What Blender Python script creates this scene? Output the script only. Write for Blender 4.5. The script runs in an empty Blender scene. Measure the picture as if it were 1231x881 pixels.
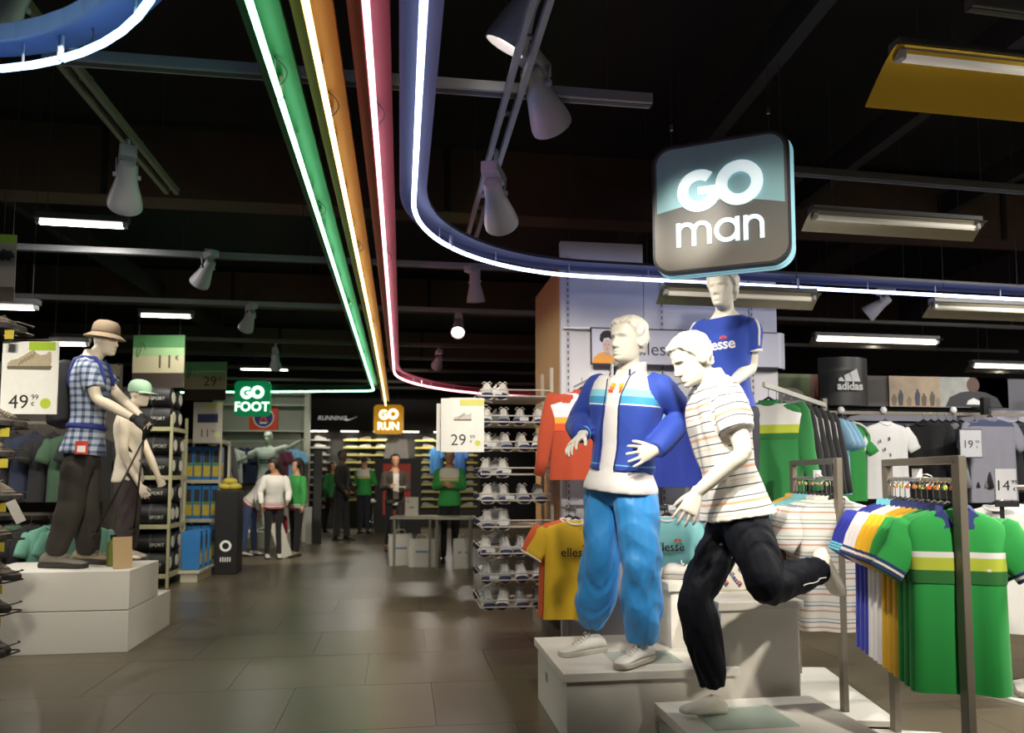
import bpy, bmesh, math, random
import numpy as np
from mathutils import Vector, Matrix
from mathutils.bvhtree import BVHTree

random.seed(7)
RNG = np.random.default_rng(7)
SC = bpy.context.scene
COL = SC.collection
V = Vector
PI = math.pi

# ------------------------------------------------------------------ camera
FPX, PPX, PPY, HOR, CAMZ = 900.0, 615.5, 509.0, 570.0, 1.34
YAW = math.atan(132.0 / FPX)
PITCH = math.atan((HOR - PPY) / FPX)
cam_d = bpy.data.cameras.new('camera')
cam = bpy.data.objects.new('camera', cam_d)
COL.objects.link(cam)
cam.location = (0, 0, CAMZ)
cam.rotation_euler = (PI / 2 + PITCH, 0, -YAW)
cam_d.sensor_width = 36.0
cam_d.lens = FPX / 1231.0 * 36.0
cam_d.shift_y = (PPY - 440.5) / 1231.0
cam_d.clip_end = 200
cam_d.dof.use_dof = True
cam_d.dof.focus_distance = 3.9
cam_d.dof.aperture_fstop = 2.2
SC.camera = cam

# ------------------------------------------------------------------ world / exposure
w = bpy.data.worlds.new('world')
SC.world = w
w.use_nodes = True
w.node_tree.nodes['Background'].inputs[0].default_value = (0.9, 0.92, 1.0, 1)
w.node_tree.nodes['Background'].inputs[1].default_value = 0.012
SC.view_settings.view_transform = 'Standard'
SC.view_settings.look = 'None'
SC.view_settings.gamma = 1.0
SC.view_settings.use_curve_mapping = False
SC.view_settings.exposure = 0.0
try:
    SC.cycles.use_denoising = True
    SC.cycles.max_bounces = 6
    SC.cycles.sample_clamp_indirect = 4.0
except Exception:
    pass

# ------------------------------------------------------------------ pixel helpers (a pixel is a direction only)
FH = V((math.sin(YAW), math.cos(YAW), 0))
RT = V((math.cos(YAW), -math.sin(YAW), 0))
FW = FH * math.cos(PITCH) + V((0, 0, math.sin(PITCH)))
UPV = -FH * math.sin(PITCH) + V((0, 0, math.cos(PITCH)))
CAM = V((0, 0, CAMZ))

def ray(px, py):
    return FW + RT * ((px - PPX) / FPX) + UPV * ((PPY - py) / FPX)

def P(px, py, d):
    r = ray(px, py)
    return CAM + r * (d / r.dot(FH))

def PZ(px, py, z):
    r = ray(px, py)
    return CAM + r * ((z - CAMZ) / r.z)

def PYY(px, py, y):
    r = ray(px, py)
    return CAM + r * (y / r.y)

def PXX(px, py, x):
    r = ray(px, py)
    return CAM + r * (x / r.x)

# ------------------------------------------------------------------ materials
def lin(c):
    if isinstance(c, str):
        c = tuple(int(c[i:i + 2], 16) for i in (0, 2, 4))
        return tuple(((x / 255) / 12.92 if x / 255 <= 0.04045 else ((x / 255 + 0.055) / 1.055) ** 2.4) for x in c)
    return tuple(c)

MATS = {}

def M(name, col='808080', rough=0.6, metal=0.0, var=0.06, scale=25.0, emit=0.0, ecol=None, bump=0.0, bscale=None,
      trans=0.0, spec=0.5, coat=0.0, alpha=1.0, sheen=0.0):
    if name in MATS:
        return MATS[name]
    m = bpy.data.materials.new(name)
    m.use_nodes = True
    nt = m.node_tree
    b = nt.nodes['Principled BSDF']
    c = lin(col)
    tc = nt.nodes.new('ShaderNodeTexCoord')
    nz = nt.nodes.new('ShaderNodeTexNoise')
    nz.inputs['Scale'].default_value = scale
    nz.inputs['Detail'].default_value = 3
    nt.links.new(tc.outputs['Object'], nz.inputs['Vector'])
    mx = nt.nodes.new('ShaderNodeMix')
    mx.data_type = 'RGBA'
    mx.inputs['A'].default_value = tuple(max(0, x * (1 - var)) for x in c) + (1,)
    mx.inputs['B'].default_value = tuple(min(1, x * (1 + var)) for x in c) + (1,)
    nt.links.new(nz.outputs['Fac'], mx.inputs['Factor'])
    nt.links.new(mx.outputs['Result'], b.inputs['Base Color'])
    b.inputs['Roughness'].default_value = rough
    b.inputs['Metallic'].default_value = metal
    b.inputs['Specular IOR Level'].default_value = spec
    b.inputs['Transmission Weight'].default_value = trans
    b.inputs['Coat Weight'].default_value = coat
    b.inputs['Alpha'].default_value = alpha
    b.inputs['Sheen Weight'].default_value = sheen
    if emit:
        b.inputs['Emission Color'].default_value = lin(ecol or col) + (1,)
        b.inputs['Emission Strength'].default_value = emit
    if bump:
        bp = nt.nodes.new('ShaderNodeBump')
        bp.inputs['Strength'].default_value = bump
        bp.inputs['Distance'].default_value = 0.01
        n2 = nt.nodes.new('ShaderNodeTexNoise')
        n2.inputs['Scale'].default_value = bscale or scale * 4
        n2.inputs['Detail'].default_value = 4
        nt.links.new(tc.outputs['Object'], n2.inputs['Vector'])
        nt.links.new(n2.outputs['Fac'], bp.inputs['Height'])
        nt.links.new(bp.outputs['Normal'], b.inputs['Normal'])
    MATS[name] = m
    return m

def ramp_mat(name, src, stops, rough=0.75, period=None, mask=None, mask_col=None, sheen=0.1):
    """cloth whose colour follows an attribute / object axis through a constant ramp.
    src: ('attr', name) or ('axis', 'X'|'Y'|'Z', lo, hi)"""
    if name in MATS:
        return MATS[name]
    m = bpy.data.materials.new(name)
    m.use_nodes = True
    nt = m.node_tree
    b = nt.nodes['Principled BSDF']
    L = nt.links.new
    if src[0] == 'attr':
        a = nt.nodes.new('ShaderNodeAttribute')
        a.attribute_name = src[1]
        out = a.outputs['Fac']
    else:
        tc = nt.nodes.new('ShaderNodeTexCoord')
        sp = nt.nodes.new('ShaderNodeSeparateXYZ')
        L(tc.outputs['Object'], sp.inputs[0])
        mr = nt.nodes.new('ShaderNodeMapRange')
        mr.inputs['From Min'].default_value = src[2]
        mr.inputs['From Max'].default_value = src[3]
        L(sp.outputs[src[1]], mr.inputs['Value'])
        out = mr.outputs['Result']
    if period:
        d = nt.nodes.new('ShaderNodeMath')
        d.operation = 'DIVIDE'
        d.inputs[1].default_value = period
        L(out, d.inputs[0])
        fr = nt.nodes.new('ShaderNodeMath')
        fr.operation = 'FRACT'
        L(d.outputs[0], fr.inputs[0])
        out = fr.outputs[0]
    rp = nt.nodes.new('ShaderNodeValToRGB')
    rp.color_ramp.interpolation = 'CONSTANT'
    els = rp.color_ramp.elements
    while len(els) < len(stops):
        els.new(0.5)
    for e, (p, c) in zip(els, stops):
        e.position = p
        e.color = lin(c) + (1,)
    L(out, rp.inputs['Fac'])
    res = rp.outputs['Color']
    if mask:
        a2 = nt.nodes.new('ShaderNodeAttribute')
        a2.attribute_name = mask
        st = nt.nodes.new('ShaderNodeMath')
        st.operation = 'GREATER_THAN'
        st.inputs[1].default_value = 0.5
        L(a2.outputs['Fac'], st.inputs[0])
        mx = nt.nodes.new('ShaderNodeMix')
        mx.data_type = 'RGBA'
        L(st.outputs[0], mx.inputs['Factor'])
        L(res, mx.inputs['A'])
        mx.inputs['B'].default_value = lin(mask_col) + (1,)
        res = mx.outputs['Result']
    L(res, b.inputs['Base Color'])
    b.inputs['Roughness'].default_value = rough
    b.inputs['Sheen Weight'].default_value = sheen
    MATS[name] = m
    return m

# ------------------------------------------------------------------ mesh builder
class MB:
    def __init__(s):
        s.v, s.f, s.m = [], [], []

    def add(s, vs, fs, mat=0):
        o = len(s.v)
        s.v += [tuple(x) for x in vs]
        s.f += [tuple(i + o for i in f) for f in fs]
        s.m += [mat] * len(fs)
        return s

    def box(s, c, size, mat=0, R=None):
        c = V(c)
        hx, hy, hz = (x / 2 for x in size)
        vs = []
        for dx, dy, dz in ((-1, -1, -1), (1, -1, -1), (1, 1, -1), (-1, 1, -1), (-1, -1, 1), (1, -1, 1), (1, 1, 1), (-1, 1, 1)):
            p = V((dx * hx, dy * hy, dz * hz))
            vs.append((R @ p if R else p) + c)
        return s.add(vs, [(0, 3, 2, 1), (4, 5, 6, 7), (0, 1, 5, 4), (1, 2, 6, 5), (2, 3, 7, 6), (3, 0, 4, 7)], mat)

    def bar(s, a, b, wd, ht, mat=0, up=V((0, 0, 1))):
        a, b = V(a), V(b)
        t = (b - a)
        ln = t.length
        t.normalize()
        sd = t.cross(up)
        if sd.length < 1e-4:
            sd = t.cross(V((0, 1, 0)))
        sd.normalize()
        u = sd.cross(t)
        R = Matrix((sd, t, u)).transposed()
        return s.box((a + b) / 2, (wd, ln, ht), mat, R)

    def rings(s, rings, mat=0, cap=True, close=True):
        n = len(rings[0])
        vs = [p for r in rings for p in r]
        fs = []
        for i in range(len(rings) - 1):
            for j in range(n if close else n - 1):
                k = (j + 1) % n
                fs.append((i * n + j, i * n + k, (i + 1) * n + k, (i + 1) * n + j))
        if cap:
            fs.append(tuple(range(n - 1, -1, -1)))
            fs.append(tuple((len(rings) - 1) * n + j for j in range(n)))
        return s.add(vs, fs, mat)

    def tube(s, pts, r, n=8, mat=0, cap=True, side=None):
        pts = [V(p) for p in pts]
        rs = r if isinstance(r, (list, tuple)) else [r] * len(pts)
        rg = []
        prev = None
        for i, p in enumerate(pts):
            t = (pts[min(i + 1, len(pts) - 1)] - pts[max(i - 1, 0)])
            if t.length < 1e-9:
                t = V((0, 0, 1))
            t.normalize()
            if prev is None:
                h = side or (V((0, 0, 1)) if abs(t.z) < 0.9 else V((1, 0, 0)))
            else:
                h = prev
            a = (h - t * h.dot(t))
            if a.length < 1e-6:
                a = t.orthogonal()
            a.normalize()
            prev = a
            b = t.cross(a)
            rr = rs[i]
            ra, rb = rr if isinstance(rr, (tuple, list)) else (rr, rr)
            rg.append([p + a * (ra * math.cos(2 * PI * j / n)) + b * (rb * math.sin(2 * PI * j / n)) for j in range(n)])
        return s.rings(rg, mat, cap)

    def lathe(s, prof, n=24, mat=0, Mx=None, cap=True):
        rg = []
        for r, z in prof:
            ring = [V((r * math.cos(2 * PI * j / n), r * math.sin(2 * PI * j / n), z)) for j in range(n)]
            rg.append([Mx @ p for p in ring] if Mx else ring)
        return s.rings(rg, mat, cap)

    def prism(s, pts2, depth, Mx=None, mat=0):
        """outline in XZ, extruded along +Y by depth"""
        n = len(pts2)
        vs = [V((x, 0, z)) for x, z in pts2] + [V((x, depth, z)) for x, z in pts2]
        if Mx:
            vs = [Mx @ v for v in vs]
        fs = [tuple(range(n)), tuple(range(2 * n - 1, n - 1, -1))]
        fs += [(i, n + i, n + (i + 1) % n, (i + 1) % n) for i in range(n)]
        return s.add(vs, fs, mat)

    def ell(s, c, r, mat=0, n=12, R=None):
        c = V(c)
        rg = []
        for i in range(1, n):
            ph = PI * i / n
            ring = []
            for j in range(n * 2):
                th = PI * j / n
                p = V((r[0] * math.sin(ph) * math.cos(th), r[1] * math.sin(ph) * math.sin(th), -r[2] * math.cos(ph)))
                ring.append((R @ p if R else p) + c)
            rg.append(ring)
        return s.rings(rg, mat, True)

    def mesh(s, name='m', origin=(0, 0, 0)):
        me = bpy.data.meshes.new(name)
        o = V(origin)
        me.from_pydata([tuple(V(p) - o) for p in s.v], [], s.f)
        me.update()
        return me

    def build(s, name, mats, parent=None, origin=(0, 0, 0), smooth=False, bevel=0.0, fix=True, loc=None):
        me = s.mesh(name, origin)
        if not isinstance(mats, (list, tuple)):
            mats = [mats]
        for m in mats:
            me.materials.append(m)
        me.polygons.foreach_set('material_index', s.m)
        if fix:
            bm = bmesh.new()
            bm.from_mesh(me)
            bmesh.ops.recalc_face_normals(bm, faces=bm.faces)
            bm.to_mesh(me)
            bm.free()
        if smooth:
            me.polygons.foreach_set('use_smooth', [True] * len(me.polygons))
            if smooth == 'auto':
                me.set_sharp_from_angle(angle=math.radians(40))
        me.update()
        ob = link(name, me, parent)
        if loc is not None:
            ob.location = loc
        if bevel:
            bv = ob.modifiers.new('bevel', 'BEVEL')
            bv.width = bevel
            bv.segments = 2
            bv.limit_method = 'ANGLE'
        return ob

def islands(mb):
    par = list(range(len(mb.v)))
    def find(a):
        while par[a] != a:
            par[a] = par[par[a]]
            a = par[a]
        return a
    for f in mb.f:
        r = find(f[0])
        for i in f[1:]:
            par[find(i)] = r
    g = {}
    for fi, f in enumerate(mb.f):
        g.setdefault(find(f[0]), []).append(fi)
    out = []
    for fs in g.values():
        m = MB()
        idx = {}
        for fi in fs:
            nf = []
            for i in mb.f[fi]:
                if i not in idx:
                    idx[i] = len(m.v)
                    m.v.append(mb.v[i])
                nf.append(idx[i])
            m.f.append(tuple(nf))
            m.m.append(mb.m[fi])
        out.append(m)
    return out

def build_each(mb, name, mats, parent=None, origin=(0, 0, 0), **kw):
    """every loose piece becomes a part of its own"""
    return [m.build(name, mats, parent, origin, **kw) for m in islands(mb)]

def link(name, data, parent=None):
    ob = bpy.data.objects.new(name, data)
    COL.objects.link(ob)
    if parent:
        ob.parent = parent
    return ob

def tag(o, label=None, cat=None, group=None, kind=None):
    if label:
        o['label'] = label
    if cat:
        o['category'] = cat
    if group:
        o['group'] = group
    if kind:
        o['kind'] = kind
    return o

def thing(name, label, cat, loc=(0, 0, 0), rz=0.0, group=None):
    o = link(name, None)
    o.empty_display_size = 0.1
    o.location = loc
    o.rotation_euler = (0, 0, rz)
    return tag(o, label, cat, group)

def copy_tree(o, loc=None, rz=None, label=None, group=None, parent=None):
    c = o.copy()
    COL.objects.link(c)
    c.parent = parent
    if loc is not None:
        c.location = loc
    if rz is not None:
        c.rotation_euler = (c.rotation_euler[0], c.rotation_euler[1], rz)
    if label:
        c['label'] = label
    if group:
        c['group'] = group
    for ch in list(o.children):
        copy_tree(ch, parent=c)
    return c

def recolor(o, table):
    """object-level materials: {part name prefix: material}"""
    for ch in [o] + list(o.children_recursive):
        for pre, mt in table.items():
            if ch.type == 'MESH' and ch.name.split('.')[0] == pre:
                ch.material_slots[0].link = 'OBJECT'
                ch.material_slots[0].material = mt

def rrect(w, h, r, n=6):
    pts = []
    for cx, cz, a0 in ((w / 2 - r, h / 2 - r, 0), (-w / 2 + r, h / 2 - r, 90), (-w / 2 + r, -h / 2 + r, 180), (w / 2 - r, -h / 2 + r, 270)):
        for i in range(n + 1):
            a = math.radians(a0 + 90 * i / n)
            pts.append((cx + r * math.cos(a), cz + r * math.sin(a)))
    return pts

def frame(loc, xdir, up=V((0, 0, 1))):
    """matrix whose X runs along xdir, Z = up, Y = Z x X (into the surface when X runs to the viewer's right)"""
    x = V(xdir).normalized()
    z = V(up)
    z = (z - x * z.dot(x)).normalized()
    y = z.cross(x)
    return Matrix.Translation(V(loc)) @ Matrix((x, y, z)).transposed().to_4x4()

def text_mesh(txt, size=1.0, bold=0.0, ext=0.002, align='CENTER', spacing=1.0, shear=0.0):
    cu = bpy.data.curves.new('t', 'FONT')
    cu.body = txt
    cu.size = size
    cu.align_x = align
    cu.align_y = 'CENTER'
    cu.extrude = ext
    cu.offset = bold
    cu.space_character = spacing
    cu.shear = shear
    cu.resolution_u = 3
    ob = bpy.data.objects.new('t', cu)
    COL.objects.link(ob)
    dg = bpy.context.evaluated_depsgraph_get()
    me = bpy.data.meshes.new_from_object(ob.evaluated_get(dg))
    bpy.data.objects.remove(ob)
    bpy.data.curves.remove(cu)
    return me

TX = Matrix(((1, 0, 0, 0), (0, 0, -1, 0), (0, 1, 0, 0), (0, 0, 0, 1)))   # text plane XY -> XZ, facing -Y

def text(txt, size, mat, Mx, name='lettering', parent=None, bold=0.0, ext=0.0015, align='CENTER', spacing=1.0, sx=1.0, shear=0.0):
    me = text_mesh(txt, size, bold, ext, align, spacing, shear)
    me.transform(Mx @ TX @ Matrix.Diagonal((sx, 1, 1, 1)))
    me.materials.clear()
    me.materials.append(mat)
    o = link(name, me, parent)
    return o
# ================================================================== STRUCTURE
YB, XL, XR, ZC = 19.3, -7.6, 8.6, 4.5

def tile_mat():
    m = M('floor tile', '5c5342', rough=0.33, var=0.10, scale=3.0, spec=0.55, bump=0.03, bscale=60)
    nt = m.node_tree
    b = nt.nodes['Principled BSDF']
    oi = nt.nodes.new('ShaderNodeObjectInfo')
    mr = nt.nodes.new('ShaderNodeMapRange')
    mr.inputs['To Min'].default_value = 0.97
    mr.inputs['To Max'].default_value = 1.03
    nt.links.new(oi.outputs['Random'], mr.inputs['Value'])
    src = b.inputs['Base Color'].links[0].from_socket
    vm = nt.nodes.new('ShaderNodeVectorMath')
    vm.operation = 'SCALE'
    nt.links.new(src, vm.inputs[0])
    nt.links.new(mr.outputs[0], vm.inputs['Scale'])
    nt.links.new(vm.outputs[0], b.inputs['Base Color'])
    m2 = nt.nodes.new('ShaderNodeMapRange')
    m2.inputs['To Min'].default_value = 0.29
    m2.inputs['To Max'].default_value = 0.34
    nt.links.new(oi.outputs['Random'], m2.inputs['Value'])
    nt.links.new(m2.outputs[0], b.inputs['Roughness'])
    return m

floor = MB().box(((XL + XR) / 2, 9.0, -0.06), (XR - XL, 21.0, 0.1)).build('floor', M('floor joint', '4f483b', rough=0.5))
tag(floor, 'dark brown-grey tiled shop floor', kind='structure')
TS = 0.845
tile_me = None
ntile = 0
tm = tile_mat()
for iy in range(0, 22):
    y = 1.15 + iy * TS
    if y > YB - 0.4:
        break
    off = 0.0 if iy % 2 else 0.42
    for ix in range(-9, 9):
        x = ix * TS + off + 0.2
        # keep to the tiles the photograph can see
        if x < -0.62 * y - 0.9 or x > 0.95 * y + 0.9 or x < XL + .5 or x > XR - .5 or ntile >= 296:
            continue
        if tile_me is None:
            t = MB().box((0, 0, -0.006), (TS - 0.003, TS - 0.003, 0.012)).build('floor_tile', tm, floor)
            tile_me = t.data
        else:
            t = link('floor_tile', tile_me, floor)
        t.location = (x, y, 0)
        ntile += 1

black = M('ceiling black', '0b0b0d', rough=0.9, var=0.2, scale=2)
tag(MB().box(((XL + XR) / 2, 9.0, ZC + 0.05), (XR - XL, 21.0, 0.1)).build('ceiling', black), 'black painted shop ceiling', kind='structure')
dwall = M('wall dark paint', '2a2a2c', rough=0.85, scale=3)
tag(MB().box(((XL + XR) / 2, YB + 0.1, ZC / 2), (XR - XL, 0.2, ZC)).build('wall_back', M('wall black paint', '131315', rough=0.8)), kind='structure')
tag(MB().box((XL - 0.1, 9.0, ZC / 2), (0.2, 21.0, ZC)).build('wall_left', dwall), kind='structure')
tag(MB().box((XR + 0.1, 9.0, ZC / 2), (0.2, 21.0, ZC)).build('wall_right', dwall), kind='structure')

# dark downstand beams under the ceiling
brown = M('beam brown', '4d3b2d', rough=0.85, scale=4, var=0.25)
for i, (y, z0, z1) in enumerate(((7.0, 3.78, 4.4), (12.0, 3.95, 4.45), (16.5, 3.9, 4.45))):
    b = MB().box(((XL + XR) / 2, y, (z0 + z1) / 2), (XR - XL, 0.3, z1 - z0))
    o = tag(b.build('trim_%d' % (i + 1), brown), 'dark brown beam under the black ceiling', kind='structure')
    j = MB()
    for x in (-5.5, -2.6, 0.4, 3.4, 6.2):
        j.box((x, y - 0.16, (z0 + z1) / 2), (0.05, 0.02, z1 - z0))
    build_each(j, 'joint_strip', M('beam strip', '1a1613', rough=0.8), o)
# thin joists running along the shop
for i, x in enumerate((-4.2, 2.2, 3.6, 5.2)):
    o = MB().bar((x, 1.0, 4.1), (x + 0.9, 18.5, 4.1), 0.10, 0.22).build('trim_%d' % (i + 4), M('joist', '1d1b1a', rough=0.8))
    tag(o, 'dark joist under the ceiling', kind='structure')

# ================================================================== CEILING TRACKS
trackm = M('track paint', '8d8f96', rough=0.45, var=0.05)
trackd = M('track paint dark', '55524d', rough=0.5)

def rail(name, a, b, label, wd=0.05, ht=0.04, double=False, mat=None, group=None, cat='track'):
    a, b = V(a), V(b)
    c = (a + b) / 2
    root = thing(name, label, cat, c, 0, group)
    if double:
        sd = (b - a).normalized().cross(V((0, 0, 1)))
        for s in (-1, 1):
            MB().bar(a + sd * 0.032 * s, b + sd * 0.032 * s, 0.026, ht, 0).build('rail', mat or trackm, root, c)
        r = MB()
        n = max(2, int((b - a).length / 0.6))
        for i in range(n + 1):
            p = a + (b - a) * (i / n)
            r.box(p + V((0, 0, ht / 2)), (0.09, 0.03, 0.012), 0)
        build_each(r, 'tie_plate', mat or trackm, root, c)
    else:
        MB().bar(a, b, wd, ht).build('rail', mat or trackm, root, c, bevel=0.004)
        g = MB().bar(a - V((0, 0, ht / 2)), b - V((0, 0, ht / 2)), wd * 0.45, 0.006)
        g.build('slot', M('track slot', '3a3836', rough=0.6), root, c)
    wr = MB()
    for f in (0.08, 0.5, 0.92):
        p = a + (b - a) * f
        wr.tube([p, V((p.x, p.y, ZC))], 0.003, 5)
    build_each(wr, 'suspension_wire', M('wire', '3c3c40', rough=0.5), root, c)
    return root

rail('lighting_track', (-1.55, 3.39, 3.15), (1.18, 3.39, 3.15), 'pale lighting track crossing above the four neon tubes, free end past the blue tube', 0.065, 0.05)
for i, (y, x0, x1, w_) in enumerate(((6.38, -3.6, 1.9, 0.06), (8.22, -4.6, 2.6, 0.06), (10.58, -4.6, 3.0, 0.06), (11.9, -4.6, 3.0, 0.055), (13.4, -4.8, 3.2, 0.05), (15.2, -4.8, 3.4, 0.05), (16.4, -4.8, 3.6, 0.05))):
    rail('cross_rail', (x0, y, 3.15 + 0.012 * i), (x1, y + 0.05, 3.15 + 0.012 * i), '%s cross rail over the aisle counted from the blue neon bend' % ('first', 'second', 'third', 'fourth', 'fifth', 'sixth', 'last')[i], w_, 0.05, mat=trackm if i < 2 else trackd, group='cross rails over the aisle')
rail('twin_track', (-1.52, 2.3, 3.2), (-1.52, 5.1, 3.2), 'twin-rail lighting track beside the round blue neon arc', double=True, mat=M('track olive', '6c6a58', rough=0.5))
rail('twin_track', (0.5, 1.6, 3.12), (0.5, 5.6, 3.12), 'twin-rail lighting track running beside the blue neon tube', double=True)
rail('cross_rail', (2.2, 2.55, 3.2), (4.6, 2.65, 3.2), 'dark rail above the yellow-tinted reflector lamp', 0.05, 0.05, mat=trackd)
rail('cross_rail', (2.1, 4.35, 3.28), (5.6, 4.5, 3.28), 'dark rail above the long reflector lamp behind the square sign', 0.06, 0.05, mat=trackd)
rail('cross_rail', (2.6, 7.6, 3.05), (7.4, 7.7, 3.05), 'dark rail above the slim lit lamp over the sportswear wall', 0.05, 0.04, mat=trackd)
rail('cross_rail', (2.4, 8.6, 2.95), (8.0, 8.7, 2.95), 'thin dark rail behind the sportswear wall banner', 0.04, 0.04, mat=trackd)

# ================================================================== NEON
def smooth_path(pts, r, n=10):
    """polyline with rounded corners"""
    pts = [V(p) for p in pts]
    out = [pts[0]]
    for i in range(1, len(pts) - 1):
        a, b, c = pts[i - 1], pts[i], pts[i + 1]
        d1, d2 = (a - b).normalized(), (c - b).normalized()
        half = d1.angle(d2) / 2
        t = r / math.tan(half)
        p1, p2 = b + d1 * t, b + d2 * t
        ctr = b + (d1 + d2).normalized() * (r / math.sin(half))
        v1, v2 = p1 - ctr, p2 - ctr
        ang = v1.angle(v2)
        ax = v1.cross(v2).normalized()
        for k in range(n + 1):
            out.append(ctr + Matrix.Rotation(ang * k / n, 3, ax) @ v1)
    out.append(pts[-1])
    return out

def ribbon(mb, path, off0, off1, z0, z1, mat=0):
    """rectangular section swept along a horizontal path"""
    rg = []
    for i, p in enumerate(path):
        t = (path[min(i + 1, len(path) - 1)] - path[max(i - 1, 0)]).normalized()
        s = t.cross(V((0, 0, 1)))
        rg.append([p + s * off0 + V((0, 0, z0)), p + s * off1 + V((0, 0, z0)), p + s * off1 + V((0, 0, z1)), p + s * off0 + V((0, 0, z1))])
    mb.rings(rg, mat)

def neon(label, path, paint, tint, strength, fin=None, bw=0.07, breaks=(), zb=0.085, fascia=None, tr=0.0115):
    c = path[len(path) // 2]
    root = thing('neon_light', label, 'neon light', c)
    b = MB()
    ribbon(b, path, -bw, bw, zb, zb + 0.02)
    if fin is not None:
        ribbon(b, path, fin - 0.004, fin + 0.004, zb - 0.07, zb)
    if fascia is not None:
        ribbon(b, path, fascia - 0.006, fascia + 0.006, zb - 0.03, zb + 0.03)
    b.build('backing_board', paint, root, c)
    # tube in lengths with small gaps at the electrodes
    L = [0.0]
    for i in range(1, len(path)):
        L.append(L[-1] + (path[i] - path[i - 1]).length)

    def at(s):
        for i in range(1, len(path)):
            if s <= L[i] or i == len(path) - 1:
                f = (s - L[i - 1]) / max(1e-6, L[i] - L[i - 1])
                return path[i - 1].lerp(path[i], min(max(f, 0), 1))
    cuts = [0.0] + list(breaks) + [L[-1]]
    tm_ = M('neon tube ' + tint, tint, rough=0.3, emit=strength, ecol=tint)
    for a, e in zip(cuts[:-1], cuts[1:]):
        a2, e2 = a + 0.012, e - 0.012
        pts = [at(a2)] + [p for p, l in zip(path, L) if a2 < l < e2] + [at(e2)]
        MB().tube(pts, tr, 10).build('neon_tube', tm_, root, c, smooth=True)
    cap = MB()
    st = MB()
    ln = MB()
    for s in breaks:
        p, q = at(s - 0.03), at(s + 0.03)
        d = (q - p).normalized()
        for e, sg in ((p, 1), (q, -1)):
            cap.tube([e, e + d * 0.022 * sg, e + d * 0.026 * sg + V((0, 0, 0.03)), e + d * 0.026 * sg + V((0, 0, zb))], 0.008, 8)
        sd = d.cross(V((0, 0, 1)))
        ln.tube([p + V((0, 0, .03 + .05 * t)) - d * (.12 * t) + sd * (.038 * math.sin(PI * t)) for t in [i / 9 for i in range(10)]], 0.0028, 5)
    s = 0.35
    while s < L[-1]:
        p = at(s)
        st.tube([p, p + V((0, 0, zb))], 0.004, 5)
        s += 0.62
    if cap.v:
        build_each(cap, 'electrode', M('neon glass', 'cfd8e6', rough=0.15, spec=0.6), root, c, smooth=True)
        build_each(ln, 'lead_wire', M('neon lead', '2a2c33', rough=0.5), root, c, smooth=True)
    tag(st.build('standoff', M('neon standoff', '9aa0aa', rough=0.4), root, c), kind='stuff')
    wr = MB()
    s = 0.9
    while s < L[-1]:
        p = at(s)
        wr.tube([p + V((0, 0, zb)), V((p.x, p.y, ZC))], 0.002, 4)
        s += 2.2
    build_each(wr, 'suspension_wire', M('wire', '3c3c40'), root, c)
    return root

ZN = 2.8
neon('green neon tube on a green board running down the aisle to the round-cornered green sign',
     smooth_path([(-0.48, 1.2, ZN), (-0.50, 13.3, ZN), (-4.6, 14.2, ZN)], 0.25), M('green board', '0f4a29', rough=0.45), '8dffb8', 11.0, fin=-0.014, breaks=(1.72, 3.2, 5.6, 8.4, 12.0, 14.0))
neon('amber neon tube on a yellow board between the green and red tubes',
     [V((-0.31, 1.2, ZN)), V((-0.31, 8, ZN)), V((-0.33, 13.0, ZN)), V((-0.35, 15.85, ZN - 0.02))], M('amber board', '6b4408', rough=0.45), 'ffd27a', 9.0, fin=-0.014, breaks=(1.95, 3.9, 6.5, 9.4, 12.8))
neon('red neon tube on a pink board curving right at its far end',
     smooth_path([(-0.125, 1.2, ZN), (-0.125, 13.4, ZN), (6.5, 14.6, ZN)], 3.2, 14), M('pink board', '55202c', rough=0.45), 'ff9fb0', 11.0, fin=-0.014, breaks=(2.0, 4.1, 7.4, 11.2))
neon('long blue-white neon tube bending right along the ceiling over the mannequins',
     smooth_path([(0.055, 1.2, ZN), (0.045, 5.25, ZN), (3.4, 5.42, ZN), (8.4, 5.66, ZN)], 1.35, 20), M('violet grey board', '36374a', rough=0.5), 'b4c6ff', 8.0, breaks=(3.6, 6.55, 9.2), fascia=-0.07, tr=.0135)
cir = [V((-1.75, 1.75, ZN)) + V((math.cos(a), math.sin(a), 0)) * 1.14 for a in [math.radians(-10 + i * 6) for i in range(31)]]
neon('round blue neon arc at the ceiling beside the green tube',
     cir, M('blue board', '3d5a86', rough=0.5), '9ccaff', 6.0, breaks=(1.42,), fascia=-0.07, tr=.0125)

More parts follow.
